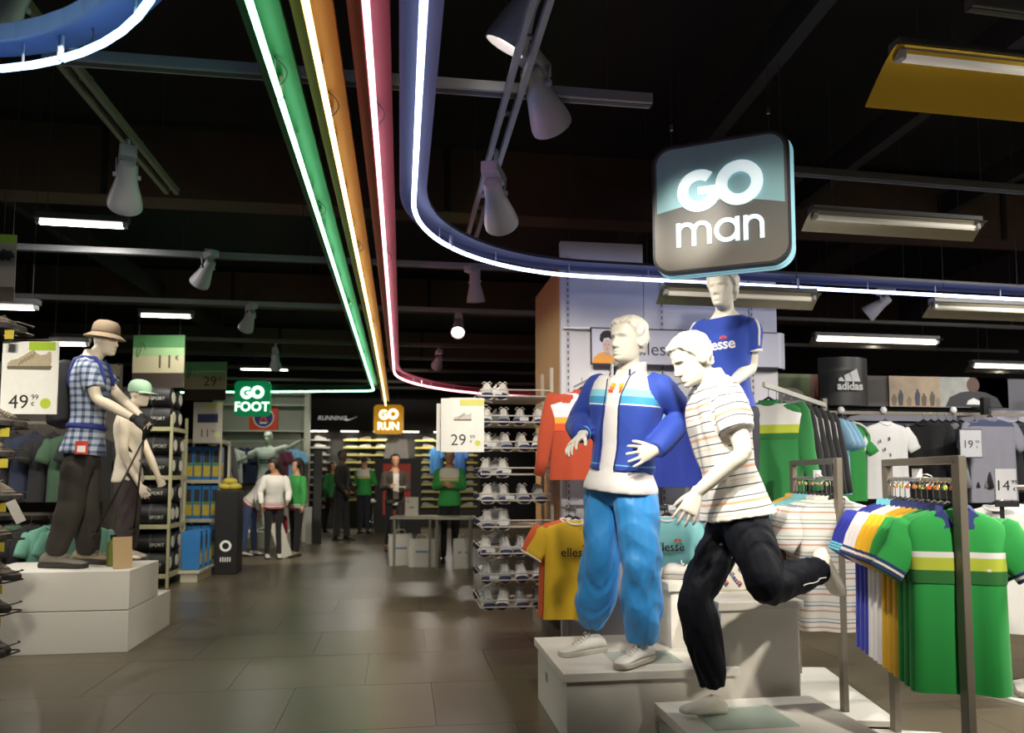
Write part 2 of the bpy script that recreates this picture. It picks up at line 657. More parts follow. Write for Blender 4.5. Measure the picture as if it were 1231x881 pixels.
# ================================================================== SPOT LAMPS
lampw = M('lamp casing', 'a7a6b0', rough=0.4, var=0.04)
def spot_lamp(label, pos, aim, power=0.0, lit=0.0, size=1.0, cone=50, col=(1.0, 0.92, 0.78), blend=0.6, group=None, up_len=0.12, top=None):
    pos, aim = V(pos), V(aim)
    root = thing('spot_lamp', label, 'lamp', pos, 0, group)
    d = (aim - pos).normalized()
    q = V((0, 0, 1)).rotation_difference(d).to_matrix()
    k = size
    mx = q.to_4x4()
    prof = [(0.0, -0.10 * k), (0.035 * k, -0.10 * k), (0.042 * k, -0.085 * k), (0.045 * k, -0.02 * k), (0.055 * k, 0.02 * k), (0.075 * k, 0.10 * k), (0.080 * k, 0.125 * k), (0.080 * k, 0.145 * k), (0.074 * k, 0.145 * k), (0.068 * k, 0.10 * k), (0.03 * k, 0.02 * k), (0.0, 0.02 * k)]
    MB().lathe(prof, 24, 0, mx, cap=False).build('lamp_head', lampw, root, smooth='auto')
    lens = MB().lathe([(0.0, 0.118 * k), (0.066 * k, 0.118 * k), (0.066 * k, 0.112 * k), (0.0, 0.112 * k)], 20, 0, mx, cap=False)
    lens.build('lamp_lens', M('lit lens', 'fff2dc', rough=0.2, emit=lit, ecol='fff2dc') if lit else M('dull lens', '8d8a86', rough=0.2), root, smooth='auto')
    hz = V((d.x, d.y, 0))
    hz = hz.normalized() if hz.length > 0.05 else V((0, 1, 0))
    rz = Matrix.Rotation(math.atan2(-hz.x, hz.y), 3, 'Z')
    gb = MB().box(V((0, 0, up_len)) + hz * (-0.05 * k), (0.075 * k, 0.17 * k, 0.055 * k), 0, rz)
    gb.build('gear_box', lampw, root, bevel=0.006)
    br = MB()
    sd = V((-hz.y, hz.x, 0))
    for s in (-1, 1):
        br.bar(V((0, 0, up_len)) + sd * 0.046 * k * s, -d * 0.03 * k + sd * 0.046 * k * s, 0.014 * k, 0.006, 0, up=sd)
    br.box(V((0, 0, up_len + 0.035)), (0.03, 0.03, 0.05), 0)
    br.tube([sd * 0.06 * k - d * 0.03 * k, sd * -0.06 * k - d * 0.03 * k], 0.012 * k, 10)
    if top and top - pos.z > up_len + .05:
        br.tube([V((0, 0, up_len + .02)), V((0, 0, top - pos.z))], .012, 8)
    build_each(br, 'bracket', lampw, root)
    if power:
        ld = bpy.data.lights.new('spot', 'SPOT')
        ld.energy = power
        ld.color = col
        ld.spot_size = math.radians(cone)
        ld.spot_blend = blend
        ld.shadow_soft_size = 0.06 * k
        lo = link('spot_light', ld, root)
        lo.location = d * 0.16 * k
        lo.rotation_euler = d.to_track_quat('-Z', 'Y').to_euler()
    return root

def px_lamp(label, px, py, plane, val, aim, **kw):
    p = {'x': PXX, 'y': PYY, 'z': PZ}[plane](px, py, val)
    kw.setdefault('top', {0.5: 3.11, 0.49: 3.11, -1.52: 3.19}.get(val, 3.14) if plane != 'z' else None)
    return spot_lamp(label, p, aim, **kw)

G2 = 'spot lamps on the far rails'
px_lamp('white spot lamp with glowing mouth at the top of the twin track', 629, 10, 'x', 0.5, PXX(629, 10, 0.5) + V((-0.55, 0.4, -1.1)), power=60, lit=6, cone=60, size=1.2)
px_lamp('white spot lamp with square gear box where the twin track crosses the lighting track', 648, 112, 'y', 3.36, (2.2, 5.6, 1.4), power=160, cone=55, size=1.25)
px_lamp('white spot lamp on the far end of the twin track above the blue neon bend', 596, 240, 'x', 0.49, (1.6, 7.0, 1.0), power=90, cone=60, size=1.2)
px_lamp('white spot lamp hanging from the olive twin track', 152, 218, 'x', -1.52, (-2.4, 6.6, 1.3), power=110, cone=55, size=1.15)
px_lamp('spot lamp aimed left on the rail behind the green tube', 248, 325, 'y', 6.38, (-3.6, 8.6, 0.6), power=110, cone=60)
px_lamp('spot lamp aimed down under the rail right of the red tube', 571, 343, 'y', 6.4, (0.75, 6.6, 1.2), power=110, cone=60)
px_lamp('spot lamp aimed left on the second rail behind the green tube', 300, 383, 'y', 8.22, (-3.0, 10.4, 0.8), power=140, cone=60)
px_lamp('spot lamp shining towards the aisle on the second rail', 551, 392, 'y', 8.25, (0.2, 4.9, 0.0), power=90, lit=14, cone=60)
px_lamp('spot lamp with bright mouth near the green tube on a far rail', 331, 432, 'y', 10.6, (-1.9, 12.4, 1.0), power=260, lit=9, cone=60)
px_lamp('spot lamp with bright mouth beside the red tube on a far rail', 527, 434, 'y', 10.6, (-0.2, 15.5, 1.0), power=330, lit=12, cone=60)
px_lamp('grey spot lamp under the blue neon behind the reflector lamps', 1058, 366, 'y', 6.4, (2.8, 7.9, 1.4), power=90, cone=60)
px_lamp('spot lamp half out of view at the end of the olive twin track', 12, 12, 'x', -1.52, (-3.2, 4.2, 1.2), power=90, cone=60)
# added out-of-view spots that brighten mannequins, racks, sign and price cards
GB = 'added spot lamps out of view'
LB = 'added out-of-view spot lamp brightening the displays'
rail('lighting_track', (-1.3, 0.7, 3.3), (3.6, 0.7, 3.3), 'lighting track crossing the shop behind the camera position', 0.065, 0.05)
for p, a, pw, cn in (((0.5, 2.0, 3.0), (1.72, 3.5, 1.5), 330, 46), ((0.5, 1.55, 3.0), (1.05, 3.95, 1.35), 210, 44), ((1.5, 0.75, 3.1), (1.95, 4.5, 2.1), 230, 28),
                    ((2.4, 0.75, 3.1), (2.6, 3.6, 0.9), 460, 48), ((-0.6, 0.75, 3.1), (-2.3, 6.2, 1.4), 330, 36), ((0.42, 1.2, 2.95), tuple(P(822, 272, 3.92)), 640, 12), ((0.35, 0.75, 3.1), (0.50, 5.7, 1.66), 1150, 15), ((-0.85, 0.75, 3.1), (-2.3, 4.3, 1.85), 520, 18)):
    spot_lamp(LB, p, a, power=pw, cone=cn, lit=6, group=GB, blend=0.8)

# ================================================================== FLUORESCENT LAMPS
def tube_lamp(label, c, length, ang=0.0, emit=18.0, reflector=False, group=None, tint='fff6e6', refl_mat=None, rk=.6):
    root = thing('tube_lamp', label, 'lamp', c, ang, group)
    h = length / 2
    body = M('tube lamp body', '5b5b60', rough=0.45)
    MB().box((0, 0, 0.05), (length, 0.075, 0.05)).build('housing', body, root, bevel=0.006)
    MB().tube([(-h + 0.04, -0.005, 0.0), (h - 0.04, -0.005, 0.0)], 0.018, 12).build('lamp_tube', M('fluorescent %s %g' % (tint, emit), tint, emit=emit, ecol=tint), root, smooth=True)
    e = MB()
    for s in (-1, 1):
        e.box((s * (h - 0.025), -0.005, 0.012), (0.03, 0.045, 0.05))
    build_each(e, 'end_cap', M('tube lamp cap', 'b9b9bd', rough=0.4), root, bevel=0.004)
    if reflector:
        r = MB()
        rg = []
        for x in (-h - 0.02, h + 0.02):
            ring = []
            for i in range(9):
                t = i / 8
                ring.append(V((x, 0.05 - 0.22 * rk * t ** 1.2, 0.03 - 0.16 * rk * (1 - math.cos(t * PI / 2)))))
            for i in range(8, -1, -1):
                t = i / 8
                ring.append(V((x, 0.054 - 0.22 * rk * t ** 1.2, 0.038 - 0.16 * rk * (1 - math.cos(t * PI / 2)))))
            rg.append(ring)
        rg = [[V((p.x, -p.y, p.z)) for p in ring] for ring in rg]
        r.rings(rg)
        r.build('reflector', refl_mat or M('reflector metal', '8d897c', rough=0.25, metal=0.9), root, smooth='auto')
    wr = MB()
    for s in (-1, 1):
        wr.tube([(s * h * 0.75, 0, 0.07), (s * h * 0.75, 0, ZC - c[2])], 0.0025, 4)
    build_each(wr, 'suspension_wire', M('wire', '3c3c40'), root)
    return root

tube_lamp('bare fluorescent lamp glowing above the outdoor shelves, largest of the lit strips', PYY(99, 270, 6.0), 0.66, 0.03, 14)
tube_lamp('bare fluorescent lamp glowing above the hanging price board reading 11', PYY(200, 380, 9.2), 0.62, 0.0, 14)
tube_lamp('fluorescent lamp over the hiking shoe rack at the shop edge', PYY(12, 370, 6.6), 0.45, 0.0, 9)
tube_lamp('narrow fluorescent lamp glowing behind the backpack mannequin', PYY(84, 414, 8.5), 0.4, 0.0, 12)
tube_lamp('fluorescent lamp glowing above the green square sign', PYY(318, 444, 14.2), 0.9, 0.0, 9)
rg_ = M('reflector painted sheen', 'b99a35', rough=0.2, metal=0.85)  # yellow reflection put into the metal colour
tube_lamp('open reflector lamp with a painted yellow sheen high above the polo rack', PZ(1190, 82, 3.08), 0.92, 0.03, 0.2, True, refl_mat=rg_, rk=1.0)
tube_lamp('long reflector lamp behind the square blue sign', PYY(1078, 268, 4.45), 1.25, 0.03, 0.12, True)
tube_lamp('blue-tinged reflector lamp in front of the white display wall', PYY(890, 356, 5.2), 1.22, 0.02, 0.12, True)
tube_lamp('reflector lamp under the blue neon at the shop side', PYY(1180, 372, 5.3), 0.9, 0.02, 0.12, True)
tube_lamp('slim reflector lamp half lit above the sportswear wall', PYY(1054, 410, 7.4), 1.5, 0.02, 9, True)
tube_lamp('slim reflector lamp at the far end of the sportswear wall', PYY(1206, 441, 8.2), 0.9, 0.02, 7, True)
# each lit strip also throws its light on the goods below it
def flood(root, energy, size=1.2, dz=-0.035, col=(1.0, 0.95, 0.86), tilt=0.0):
    ld = bpy.data.lights.new('flood', 'AREA')
    ld.shape = 'RECTANGLE'
    ld.size, ld.size_y = size, 0.03
    ld.energy = energy
    ld.color = col
    lo = link('flood_light', ld, root)
    lo.location = (0, -0.005, dz)
    lo.rotation_euler = (tilt, 0, 0)
for o_ in [o for o in COL.objects if o.name.startswith('tube_lamp')]:
    w_ = o_.children[0].dimensions.x or 1.0
    if 'reflector' in o_['label'] and 'slim' not in o_['label']:
        continue
    flood(o_, 16, w_ * 0.9)
# unseen strips added to brighten both sides of the shop
for x, y, e_ in ((4.7, 2.2, 170), (5.6, 3.8, 170), (7.2, 5.4, 110), (-5.2, 5.6, 70)):
    r = tube_lamp('added unseen strip lamp brightening the shop side', V((x, y, 3.3)), 1.5, 0.0, 9, False, group='added strip lamps at the shop sides')
    flood(r, e_, 1.4)
# ================================================================== FIGURES
def remesh(mb, voxel, smooth=3, fac=0.5, origin=(0, 0, 0)):
    me = mb.mesh('tmp', origin)
    bm = bmesh.new()
    bm.from_mesh(me)
    bmesh.ops.recalc_face_normals(bm, faces=bm.faces)
    bm.to_mesh(me)
    bm.free()
    ob = bpy.data.objects.new('tmp', me)
    COL.objects.link(ob)
    r = ob.modifiers.new('r', 'REMESH')
    r.mode = 'VOXEL'
    r.voxel_size = voxel
    if smooth:
        s = ob.modifiers.new('s', 'SMOOTH')
        s.iterations = smooth
        s.factor = fac
    dg = bpy.context.evaluated_depsgraph_get()
    out = bpy.data.meshes.new_from_object(ob.evaluated_get(dg))
    bpy.data.objects.remove(ob)
    bpy.data.meshes.remove(me)
    return out

def vget(me):
    n = len(me.vertices)
    a = np.empty(n * 3)
    me.vertices.foreach_get('co', a)
    b = np.empty(n * 3)
    me.vertices.foreach_get('normal', b)
    return a.reshape(-1, 3), b.reshape(-1, 3)

def folds(me, amp, freq, seed=0, axis=None, squeeze=3.0):
    """cloth creases: warped ridged waves pushed along the normals"""
    co, no = vget(me)
    rg = np.random.default_rng(seed)
    p = co.copy()
    if axis is not None:
        a = np.array(axis) / np.linalg.norm(axis)
        p = p - np.outer(p @ a, a) * (1 - 1 / squeeze)
    w = np.zeros_like(p)
    for i in range(3):
        for _ in range(2):
            k = rg.normal(size=3) * freq * 0.45
            w[:, i] += np.sin(p @ k + rg.uniform(0, 6.3)) * 0.5 / freq * 1.6
    q = p + w
    d = np.zeros(len(p))
    for o in range(4):
        k = rg.normal(size=3)
        k = k / np.linalg.norm(k) * freq * (0.7 + 0.45 * o)
        sn = np.sin(q @ k + rg.uniform(0, 6.3))
        d += (0.75 * sn + 0.35 * (1 - 2 * np.abs(sn))) / (1 + 0.5 * o)
    co = co + no * (d * amp * 0.5)[:, None]
    me.vertices.foreach_set('co', co.ravel())
    me.update()

def fattr(me, name, vals):
    a = me.attributes.new(name, 'FLOAT', 'POINT')
    a.data.foreach_set('value', np.asarray(vals, dtype=np.float32))

def seg_dist(co, a, b):
    a, b = np.array(a), np.array(b)
    ab = b - a
    t = np.clip(((co - a) @ ab) / (ab @ ab), 0, 1)
    return np.linalg.norm(co - (a + t[:, None] * ab), axis=1), t

def put(me, name, mats, parent, smooth=True):
    me.name = name
    me.materials.clear()
    for m in (mats if isinstance(mats, (list, tuple)) else [mats]):
        me.materials.append(m)
    if smooth:
        me.polygons.foreach_set('use_smooth', [True] * len(me.polygons))
    me.update()
    return link(name, me, parent)

HEADT = [(0.0, .062, .000, .016), (.03, .076, -.02, .030), (.08, .084, -.045, .041), (.15, .086, -.06, .049), (.24, .085, -.072, .056), (.34, .084, -.083, .063), (.44, .083, -.091, .069), (.52, .083, -.096, .0725), (.60, .087, -.100, .0745), (.70, .086, -.102, .0755), (.79, .078, -.099, .073), (.87, .062, -.090, .066), (.93, .042, -.075, .054), (.97, .020, -.058, .038), (1.0, -.018, -.022, .006)]

def head_point(u, th, hair=0.0, seed=0, base=0.0):
    """u height 0..1, th angle (0 = left, 90 = front). local (fwd, left, up) with chin at 0; metres for a 0.235 m head"""
    hs = HEADT
    for i in range(len(hs) - 1):
        if u <= hs[i + 1][0]:
            break
    a, b = hs[i], hs[i + 1]
    t = (u - a[0]) / (b[0] - a[0])
    f, bk, w_ = (a[j] + (b[j] - a[j]) * t for j in (1, 2, 3))
    c, s = math.cos(th), math.sin(th)
    cy = 0.0
    x = w_ * math.copysign(abs(c) ** 0.9, c)
    y = (f if s > 0 else -bk) * math.copysign(abs(s) ** (0.85 if s > 0 else 0.95), s)
    z = u * 0.235
    if s > 0:
        nose = 0.0
        if u < 0.36:
            nose = 0.027 * max(0.0, min(1.0, (u - 0.285) / 0.05))
        elif u < 0.58:
            nose = 0.027 - 0.021 * (u - 0.36) / 0.22
        elif u < 0.66:
            nose = 0.006 * (0.66 - u) / 0.08
        nw = 0.0115 + (0.006 if u < 0.42 else 0.0)
        y += nose * math.exp(-(x / nw) ** 2)
        for sx in (-1, 1):
            y -= 0.013 * math.exp(-((x - sx * 0.031) / 0.017) ** 2 - ((u - 0.515) / 0.045) ** 2)
            y += 0.006 * math.exp(-((x - sx * 0.031) / 0.011) ** 2 - ((u - 0.505) / 0.022) ** 2)
            y += 0.005 * math.exp(-((x - sx * 0.030) / 0.024) ** 2 - ((u - 0.60) / 0.03) ** 2)
            y += 0.004 * math.exp(-((x - sx * 0.046) / 0.018) ** 2 - ((u - 0.42) / 0.06) ** 2)
        y += 0.008 * math.exp(-(x / 0.021) ** 2) * (math.exp(-((u - 0.232) / 0.02) ** 2) + math.exp(-((u - 0.178) / 0.02) ** 2))
        y -= 0.006 * math.exp(-(x / 0.025) ** 2 - ((u - 0.205) / 0.009) ** 2)
        y -= 0.005 * math.exp(-(x / 0.03) ** 2 - ((u - 0.13) / 0.022) ** 2)
        y += 0.007 * math.exp(-(x / 0.02) ** 2 - ((u - 0.06) / 0.045) ** 2)
    if hair:
        h = hair_mask(u, y, x)
        if h > 0:
            n = V((x / 0.075, y / 0.095, (u - 0.55) * 2.0)).normalized()
            wav = math.sin(28 * u + 9 * math.sin(th * 2.0 + seed) + 7 * x / 0.07) * 0.45 + math.sin(th * 13 + 12 * u + seed) * 0.55 + math.sin(th * 37 - 10 * u + 3 * math.sin(9 * u)) * 0.5
            d = h * (hair + hair * 0.42 * wav)
            x += n.x * d
            y += n.y * d
            z += n.z * d * 0.9
    return V((y, x, z))

def hair_mask(u, y, x):
    lim = 0.80 if y > 0.055 else (0.80 - (0.055 - y) / 0.045 * 0.26 if y > 0.01 else (0.54 - (0.01 - y) / 0.05 * 0.30 if y > -0.04 else 0.24))
    return max(0.0, min(1.0, (u - lim) / 0.035))

def add_head(mb, chin, fwd, up, k=1.0, hair=0.015, nu=46, nv=72, ears=True, seed=0):
    up = V(up).normalized()
    fwd = V(fwd)
    fwd = (fwd - up * fwd.dot(up)).normalized()
    left = up.cross(fwd)
    W = lambda p: V(chin) + (fwd * p.x + left * p.y + up * p.z) * k
    rg = []
    for i in range(nu):
        t = i / (nu - 1)
        u = 1.0 - (1.0 - t) ** 1.25 if t > 0.5 else t * (1 - 0.5 ** 1.25) / 0.5
        rg.append([W(head_point(min(u, 1.0), 2 * PI * j / nv, hair, seed)) for j in range(nv)])
    mb.rings(rg)
    if ears:
        for s in (-1, 1):
            R = Matrix((fwd, left, up)).transposed() @ Matrix.Rotation(0.2, 3, 'Y') @ Matrix.Rotation(-0.3 * s, 3, 'Z')
            mb.ell(W(V((-0.014, s * 0.079, 0.112))), (0.021 * k, 0.0095 * k, 0.033 * k), n=8, R=R)
    return fwd, left, up

TOR = [(-.15, .105, .08), (-.07, .150, .102), (.03, .166, .112), (.2, .154, .105), (.42, .137, .097), (.6, .150, .108), (.78, .168, .121), (.90, .175, .113), (.97, .172, .098), (1.03, .150, .086), (1.09, .112, .075), (1.15, .076, .065), (1.2, .058, .056)]

def torso_frame(J):
    hc = (J['hipL'] + J['hipR']) / 2
    sc = (J['shL'] + J['shR']) / 2
    up = (sc - hc).normalized()
    s0 = (J['hipL'] - J['hipR'])
    s1 = (J['shL'] - J['shR'])
    s0 = (s0 - up * s0.dot(up)).normalized()
    s1 = (s1 - up * s1.dot(up)).normalized()
    return hc, sc, up, s0, s1

def torso_loft(mb, J, k, e=0.0, t0=-1.0, t1=2.0, flare=0.0, n=36, scale=1.0, extra=None, belly=0.0):
    hc, sc, up, s0, s1 = torso_frame(J)
    L = (sc - hc)
    ts = [s for s in TOR if t0 <= s[0] <= t1]

    def val(t):
        for a, b in zip(TOR[:-1], TOR[1:]):
            if t <= b[0]:
                f = (t - a[0]) / (b[0] - a[0])
                return a[1] + (b[1] - a[1]) * f, a[2] + (b[2] - a[2]) * f
        return TOR[-1][1:]
    st = sorted(set([max(t0, TOR[0][0])] + [s[0] for s in ts] + [min(t1, TOR[-1][0])]))
    rg = []
    for t in st:
        rx, ry = val(t)
        f = min(max(t, 0), 1)
        side = s0.lerp(s1, f).normalized()
        fw = side.cross(up)
        c = hc + L * t + fw * (0.012 * k * math.sin(max(0, min(1, t)) * PI))
        fl = flare * max(0.0, (t0 + 0.25 - t) / 0.25) if flare else 0.0
        rx = (rx * scale) * k + e + fl
        ry = (ry * scale) * k + e + fl
        ring = []
        for j in range(n):
            a = 2 * PI * j / n
            ca, sa = math.cos(a), math.sin(a)
            p = 0.82
            ring.append(c + side * (rx * math.copysign(abs(ca) ** p, ca)) + fw * (ry * math.copysign(abs(sa) ** p, sa)))
        rg.append(ring)
    mb.rings(rg)

def cr(pts, n=5):
    """Catmull-Rom through points with radii: list of (Vector, r)"""
    out = []
    for i in range(len(pts) - 1):
        p0, p1, p2, p3 = pts[max(i - 1, 0)], pts[i], pts[i + 1], pts[min(i + 2, len(pts) - 1)]
        for j in range(n):
            t = j / n
            f = lambda a, b, c, d: 0.5 * (2 * b + (c - a) * t + (2 * a - 5 * b + 4 * c - d) * t * t + (3 * b - a - 3 * c + d) * t ** 3)
            out.append((f(p0[0], p1[0], p2[0], p3[0]), f(p0[1], p1[1], p2[1], p3[1])))
    out.append(pts[-1])
    return out

def limb(mb, pts, n=16, sub=4):
    q = cr([(V(p), r) for p, r in pts], sub)
    mb.tube([p for p, _ in q], [max(0.004, r) for _, r in q], n)

def arm_pts(J, s, k, e=0.0, upto=1.0, rs=(.050, .057, .048, .040, .041, .035, .026)):
    sh, el, wr = J['sh' + s], J['el' + s], J['wr' + s]
    sc = (J['shL'] + J['shR']) / 2
    pts = [(sh + (sc - sh) * 0.25, rs[0] * .9), (sh.lerp(el, .10), rs[1] * .92), (sh.lerp(el, .5), rs[2]), (el, rs[3]), (el.lerp(wr, .3), rs[4]), (el.lerp(wr, .65), rs[5]), (wr, rs[6])]
    pts = [(p, r * k + e) for p, r in pts]
    if upto < 1.0:     # fraction of the upper arm for short sleeves
        pts = pts[:2] + [(sh.lerp(el, upto * 0.5), (rs[1] + rs[2]) / 2 * k + e), (sh.lerp(el, upto), rs[2] * k + e * 1.35)]
    return pts

def leg_pts(J, s, k, e=0.0, rs=(.088, .086, .072, .057, .059, .05, .039)):
    h, kn, an = J['hip' + s], J['kn' + s], J['an' + s]
    return [(p, r * k + e) for p, r in ((h + (h - kn).normalized() * 0.03 * k, rs[0]), (h.lerp(kn, .22), rs[1]), (h.lerp(kn, .65), rs[2]), (kn, rs[3]), (kn.lerp(an, .3), rs[4]), (kn.lerp(an, .65), rs[5]), (an, rs[6]))]

def add_hand(mb, wr, d, nrm, thumb, k=1.0, curl=0.25, spread=0.10, fr=0.0078, grip=None):
    d = V(d).normalized()
    nrm = V(nrm)
    nrm = (nrm - d * nrm.dot(d)).normalized()
    l = V(thumb)
    l = (l - d * l.dot(d) - nrm * l.dot(nrm)).normalized()
    w_ = V(wr)
    mb.tube([w_ - d * 0.02 * k, w_ + d * 0.015 * k, w_ + d * 0.05 * k, w_ + d * 0.085 * k, w_ + d * 0.098 * k], [(.027 * k, .020 * k), (.030 * k, .019 * k), (.040 * k, .016 * k), (.042 * k, .013 * k), (.036 * k, .010 * k)], 14, side=l)
    c = curl if isinstance(curl, (list, tuple)) else [curl] * 4
    for i, (o, ln) in enumerate(((.034, .072), (.0115, .082), (-.0115, .077), (-.033, .060))):
        p = w_ + d * (0.086 - abs(o) * 0.12) * k + l * o * k
        dd = (d + l * (o / .034) * spread).normalized()
        pts = [p - dd * 0.03 * k, p]
        ax = dd.cross(nrm).normalized()
        for sgm in (.46, .30, .24):
            dd = Matrix.Rotation(c[i], 3, ax) @ dd
            p = p + dd * (ln * sgm * k)
            pts.append(p)
        mb.tube(pts, [fr * 1.05 * k, fr * 1.1 * k, fr * 1.05 * k, fr * 0.95 * k, fr * 0.75 * k], 8)
    p = w_ + d * 0.022 * k + l * 0.024 * k + nrm * 0.006 * k
    td = (d * 0.62 + l * 0.75 + nrm * 0.25).normalized()
    pts = [p - td * 0.015 * k, p]
    ax = td.cross((d + nrm * 0.6).normalized()).normalized()
    for sgm in (.034, .030, .022):
        td = Matrix.Rotation(0.16 + c[0] * 0.25, 3, ax) @ td
        p = p + td * sgm * k
        pts.append(p)
    mb.tube(pts, [.013 * k, .0135 * k, .0105 * k, .0095 * k, .007 * k], 8)

def foot_rings(an, toe_dir, k, sole_z, e=0.0, up=V((0, 0, 1)), L=0.265):
    """rings from heel to toe under the ankle; up = foot's own up"""
    d = V(toe_dir).normalized()
    s = d.cross(up).normalized()
    base = V(an) - up * (V(an) - V(sole_z)).dot(up) if isinstance(sole_z, Vector) else V((an.x, an.y, sole_z))
    rg = []
    for y, hw, h in ((-.075, .020, .035), (-.068, .030, .06), (-.04, .036, .085), (0.0, .038, .088), (.05, .040, .070), (.10, .045, .052), (.14, .047, .040), (.17, .042, .030), (.187, .025, .020)):
        c = base + d * (y * k * L / 0.265)
        ring = []
        for j in range(14):
            a = 2 * PI * j / 14
            ca, sa = math.cos(a), math.sin(a)
            hh = (h * k + e)
            ring.append(c + s * ((hw * k + e) * math.copysign(abs(ca) ** .7, ca)) + up * (hh * 0.5 + hh * 0.5 * math.copysign(abs(sa) ** .75, sa)))
        rg.append(ring)
    return rg

def body(J, k, hands=None, feet=None, head=True, hair=0.015, voxel=0.006, seed=0, arms=('L', 'R'), nose=True, origin=(0, 0, 0), legs=True, nu=46, nv=72, slim=1.0, legk=1.0):
    mb = MB()
    torso_loft(mb, J, k, -0.004, scale=slim)
    hc, sc, up, s0, s1 = torso_frame(J)
    chin = J['chin']
    hup = J['hup']
    skull = chin + hup.normalized() * 0.075 * k - J['face'].normalized() * 0.012 * k
    nb = hc + (sc - hc) * 1.08
    mb.tube([nb, nb.lerp(skull, .5), skull], [.060 * k, .055 * k, .054 * k], 18)
    for s in arms:
        limb(mb, arm_pts(J, s, k))
    if legs:
        for s in 'LR':
            limb(mb, leg_pts(J, s, k * legk))
    for h in (hands or []):
        add_hand(mb, **h)
    for f in (feet or []):
        mb.rings(foot_rings(**f))
    if head:
        add_head(mb, chin, J['face'], hup, k, hair, seed=seed, nu=nu, nv=nv)
    return remesh(mb, voxel, 2, 0.4, origin)

def shoe(parent, an, toe_dir, k, sole_z, upper, sole, lace=None, origin=(0, 0, 0), L=0.29, name='shoe'):
    """mannequin / person shoe as a part with sole and laces as sub-parts"""
    d = V(toe_dir)
    d.z = 0
    d.normalize()
    s = d.cross(V((0, 0, 1)))
    base = V((an.x, an.y, sole_z))
    q = L / 0.29 * k
    rg = []
    prof = ((-.088, .022, .050, .058), (-.080, .031, .075, .07), (-.05, .036, .098, .10), (-.015, .037, .100, .104), (.03, .038, .088, .094), (.07, .040, .072, .078), (.11, .044, .058, .062), (.15, .046, .047, .05), (.18, .042, .040, .042), (.198, .030, .033, .034), (.206, .014, .026, .026))
    for y, hw, h, hc_ in prof:
        c = base + d * (y * q)
        ring = []
        for j in range(16):
            a = 2 * PI * j / 16
            ca, sa = math.cos(a), math.sin(a)
            z0 = 0.022
            taper = 1.0 if sa < 0 else 1.0 - 0.38 * sa * (1 if y < 0.1 else 0.5)
            ring.append(c + s * (hw * q * taper * math.copysign(abs(ca) ** .75, ca)) + V((0, 0, (z0 + (h - z0) * (0.5 + 0.5 * math.copysign(abs(sa) ** .8, sa))) * q)))
        rg.append(ring)
    u = MB().rings(rg)
    uo = u.build(name, upper, parent, origin, smooth=True)
    so = MB()
    srg = []
    for z, gr in ((0.0, -0.003), (0.004, 0.002), (0.022, 0.003), (0.028, -0.002)):
        ring = []
        for y, hw, h, _ in prof:
            ring.append(base + d * ((y + (0.004 if y > .1 else -0.004 if y < -.05 else 0)) * q) + s * (hw * q + gr) + V((0, 0, z * q)))
        for y, hw, h, _ in reversed(prof):
            ring.append(base + d * ((y + (0.004 if y > .1 else -0.004 if y < -.05 else 0)) * q) - s * (hw * q + gr) + V((0, 0, z * q)))
        srg.append(ring)
    so.rings(srg)
    so.build('sole', sole, uo, origin, smooth='auto')
    if lace:
        lb = MB()
        for i in range(5):
            y = 0.035 + i * 0.02
            z = 0.092 - i * 0.0075
            c = base + d * (y * q) + V((0, 0, z * q))
            lb.tube([c + s * 0.022 * q - V((0, 0, .008)), c + s * 0.01 * q + V((0, 0, .003)), c - s * 0.01 * q + V((0, 0, .003)) + d * 0.008, c - s * 0.022 * q - V((0, 0, .008)) + d * 0.01], 0.0035 * q, 6)
        c = base + d * (0.028 * q) + V((0, 0, .100 * q))
        for sg in (-1, 1):
            lb.tube([c, c + s * 0.02 * sg * q + V((0, 0, .012)), c + s * 0.038 * sg * q + V((0, 0, -.002)), c + s * 0.02 * sg * q + V((0, 0, -.006)), c], 0.003 * q, 6)
        lb.build('laces', lace, uo, origin, smooth=True)
    return uo

def trousers(J, k, rs, e=0.0, top=0.28, voxel=0.008, fold=0.006, freq=26, seed=1, origin=(0, 0, 0), sm=4, squeeze=2.2, scale=1.03, pel=0.012):
    mb = MB()
    torso_loft(mb, J, k, pel, t1=top, scale=scale)
    for s in 'LR':
        limb(mb, leg_pts(J, s, k, e, rs))
    me = remesh(mb, voxel, sm, 0.5, origin)
    if fold:
        folds(me, fold, freq, seed, axis=(0, 0, 1), squeeze=squeeze)
    return me

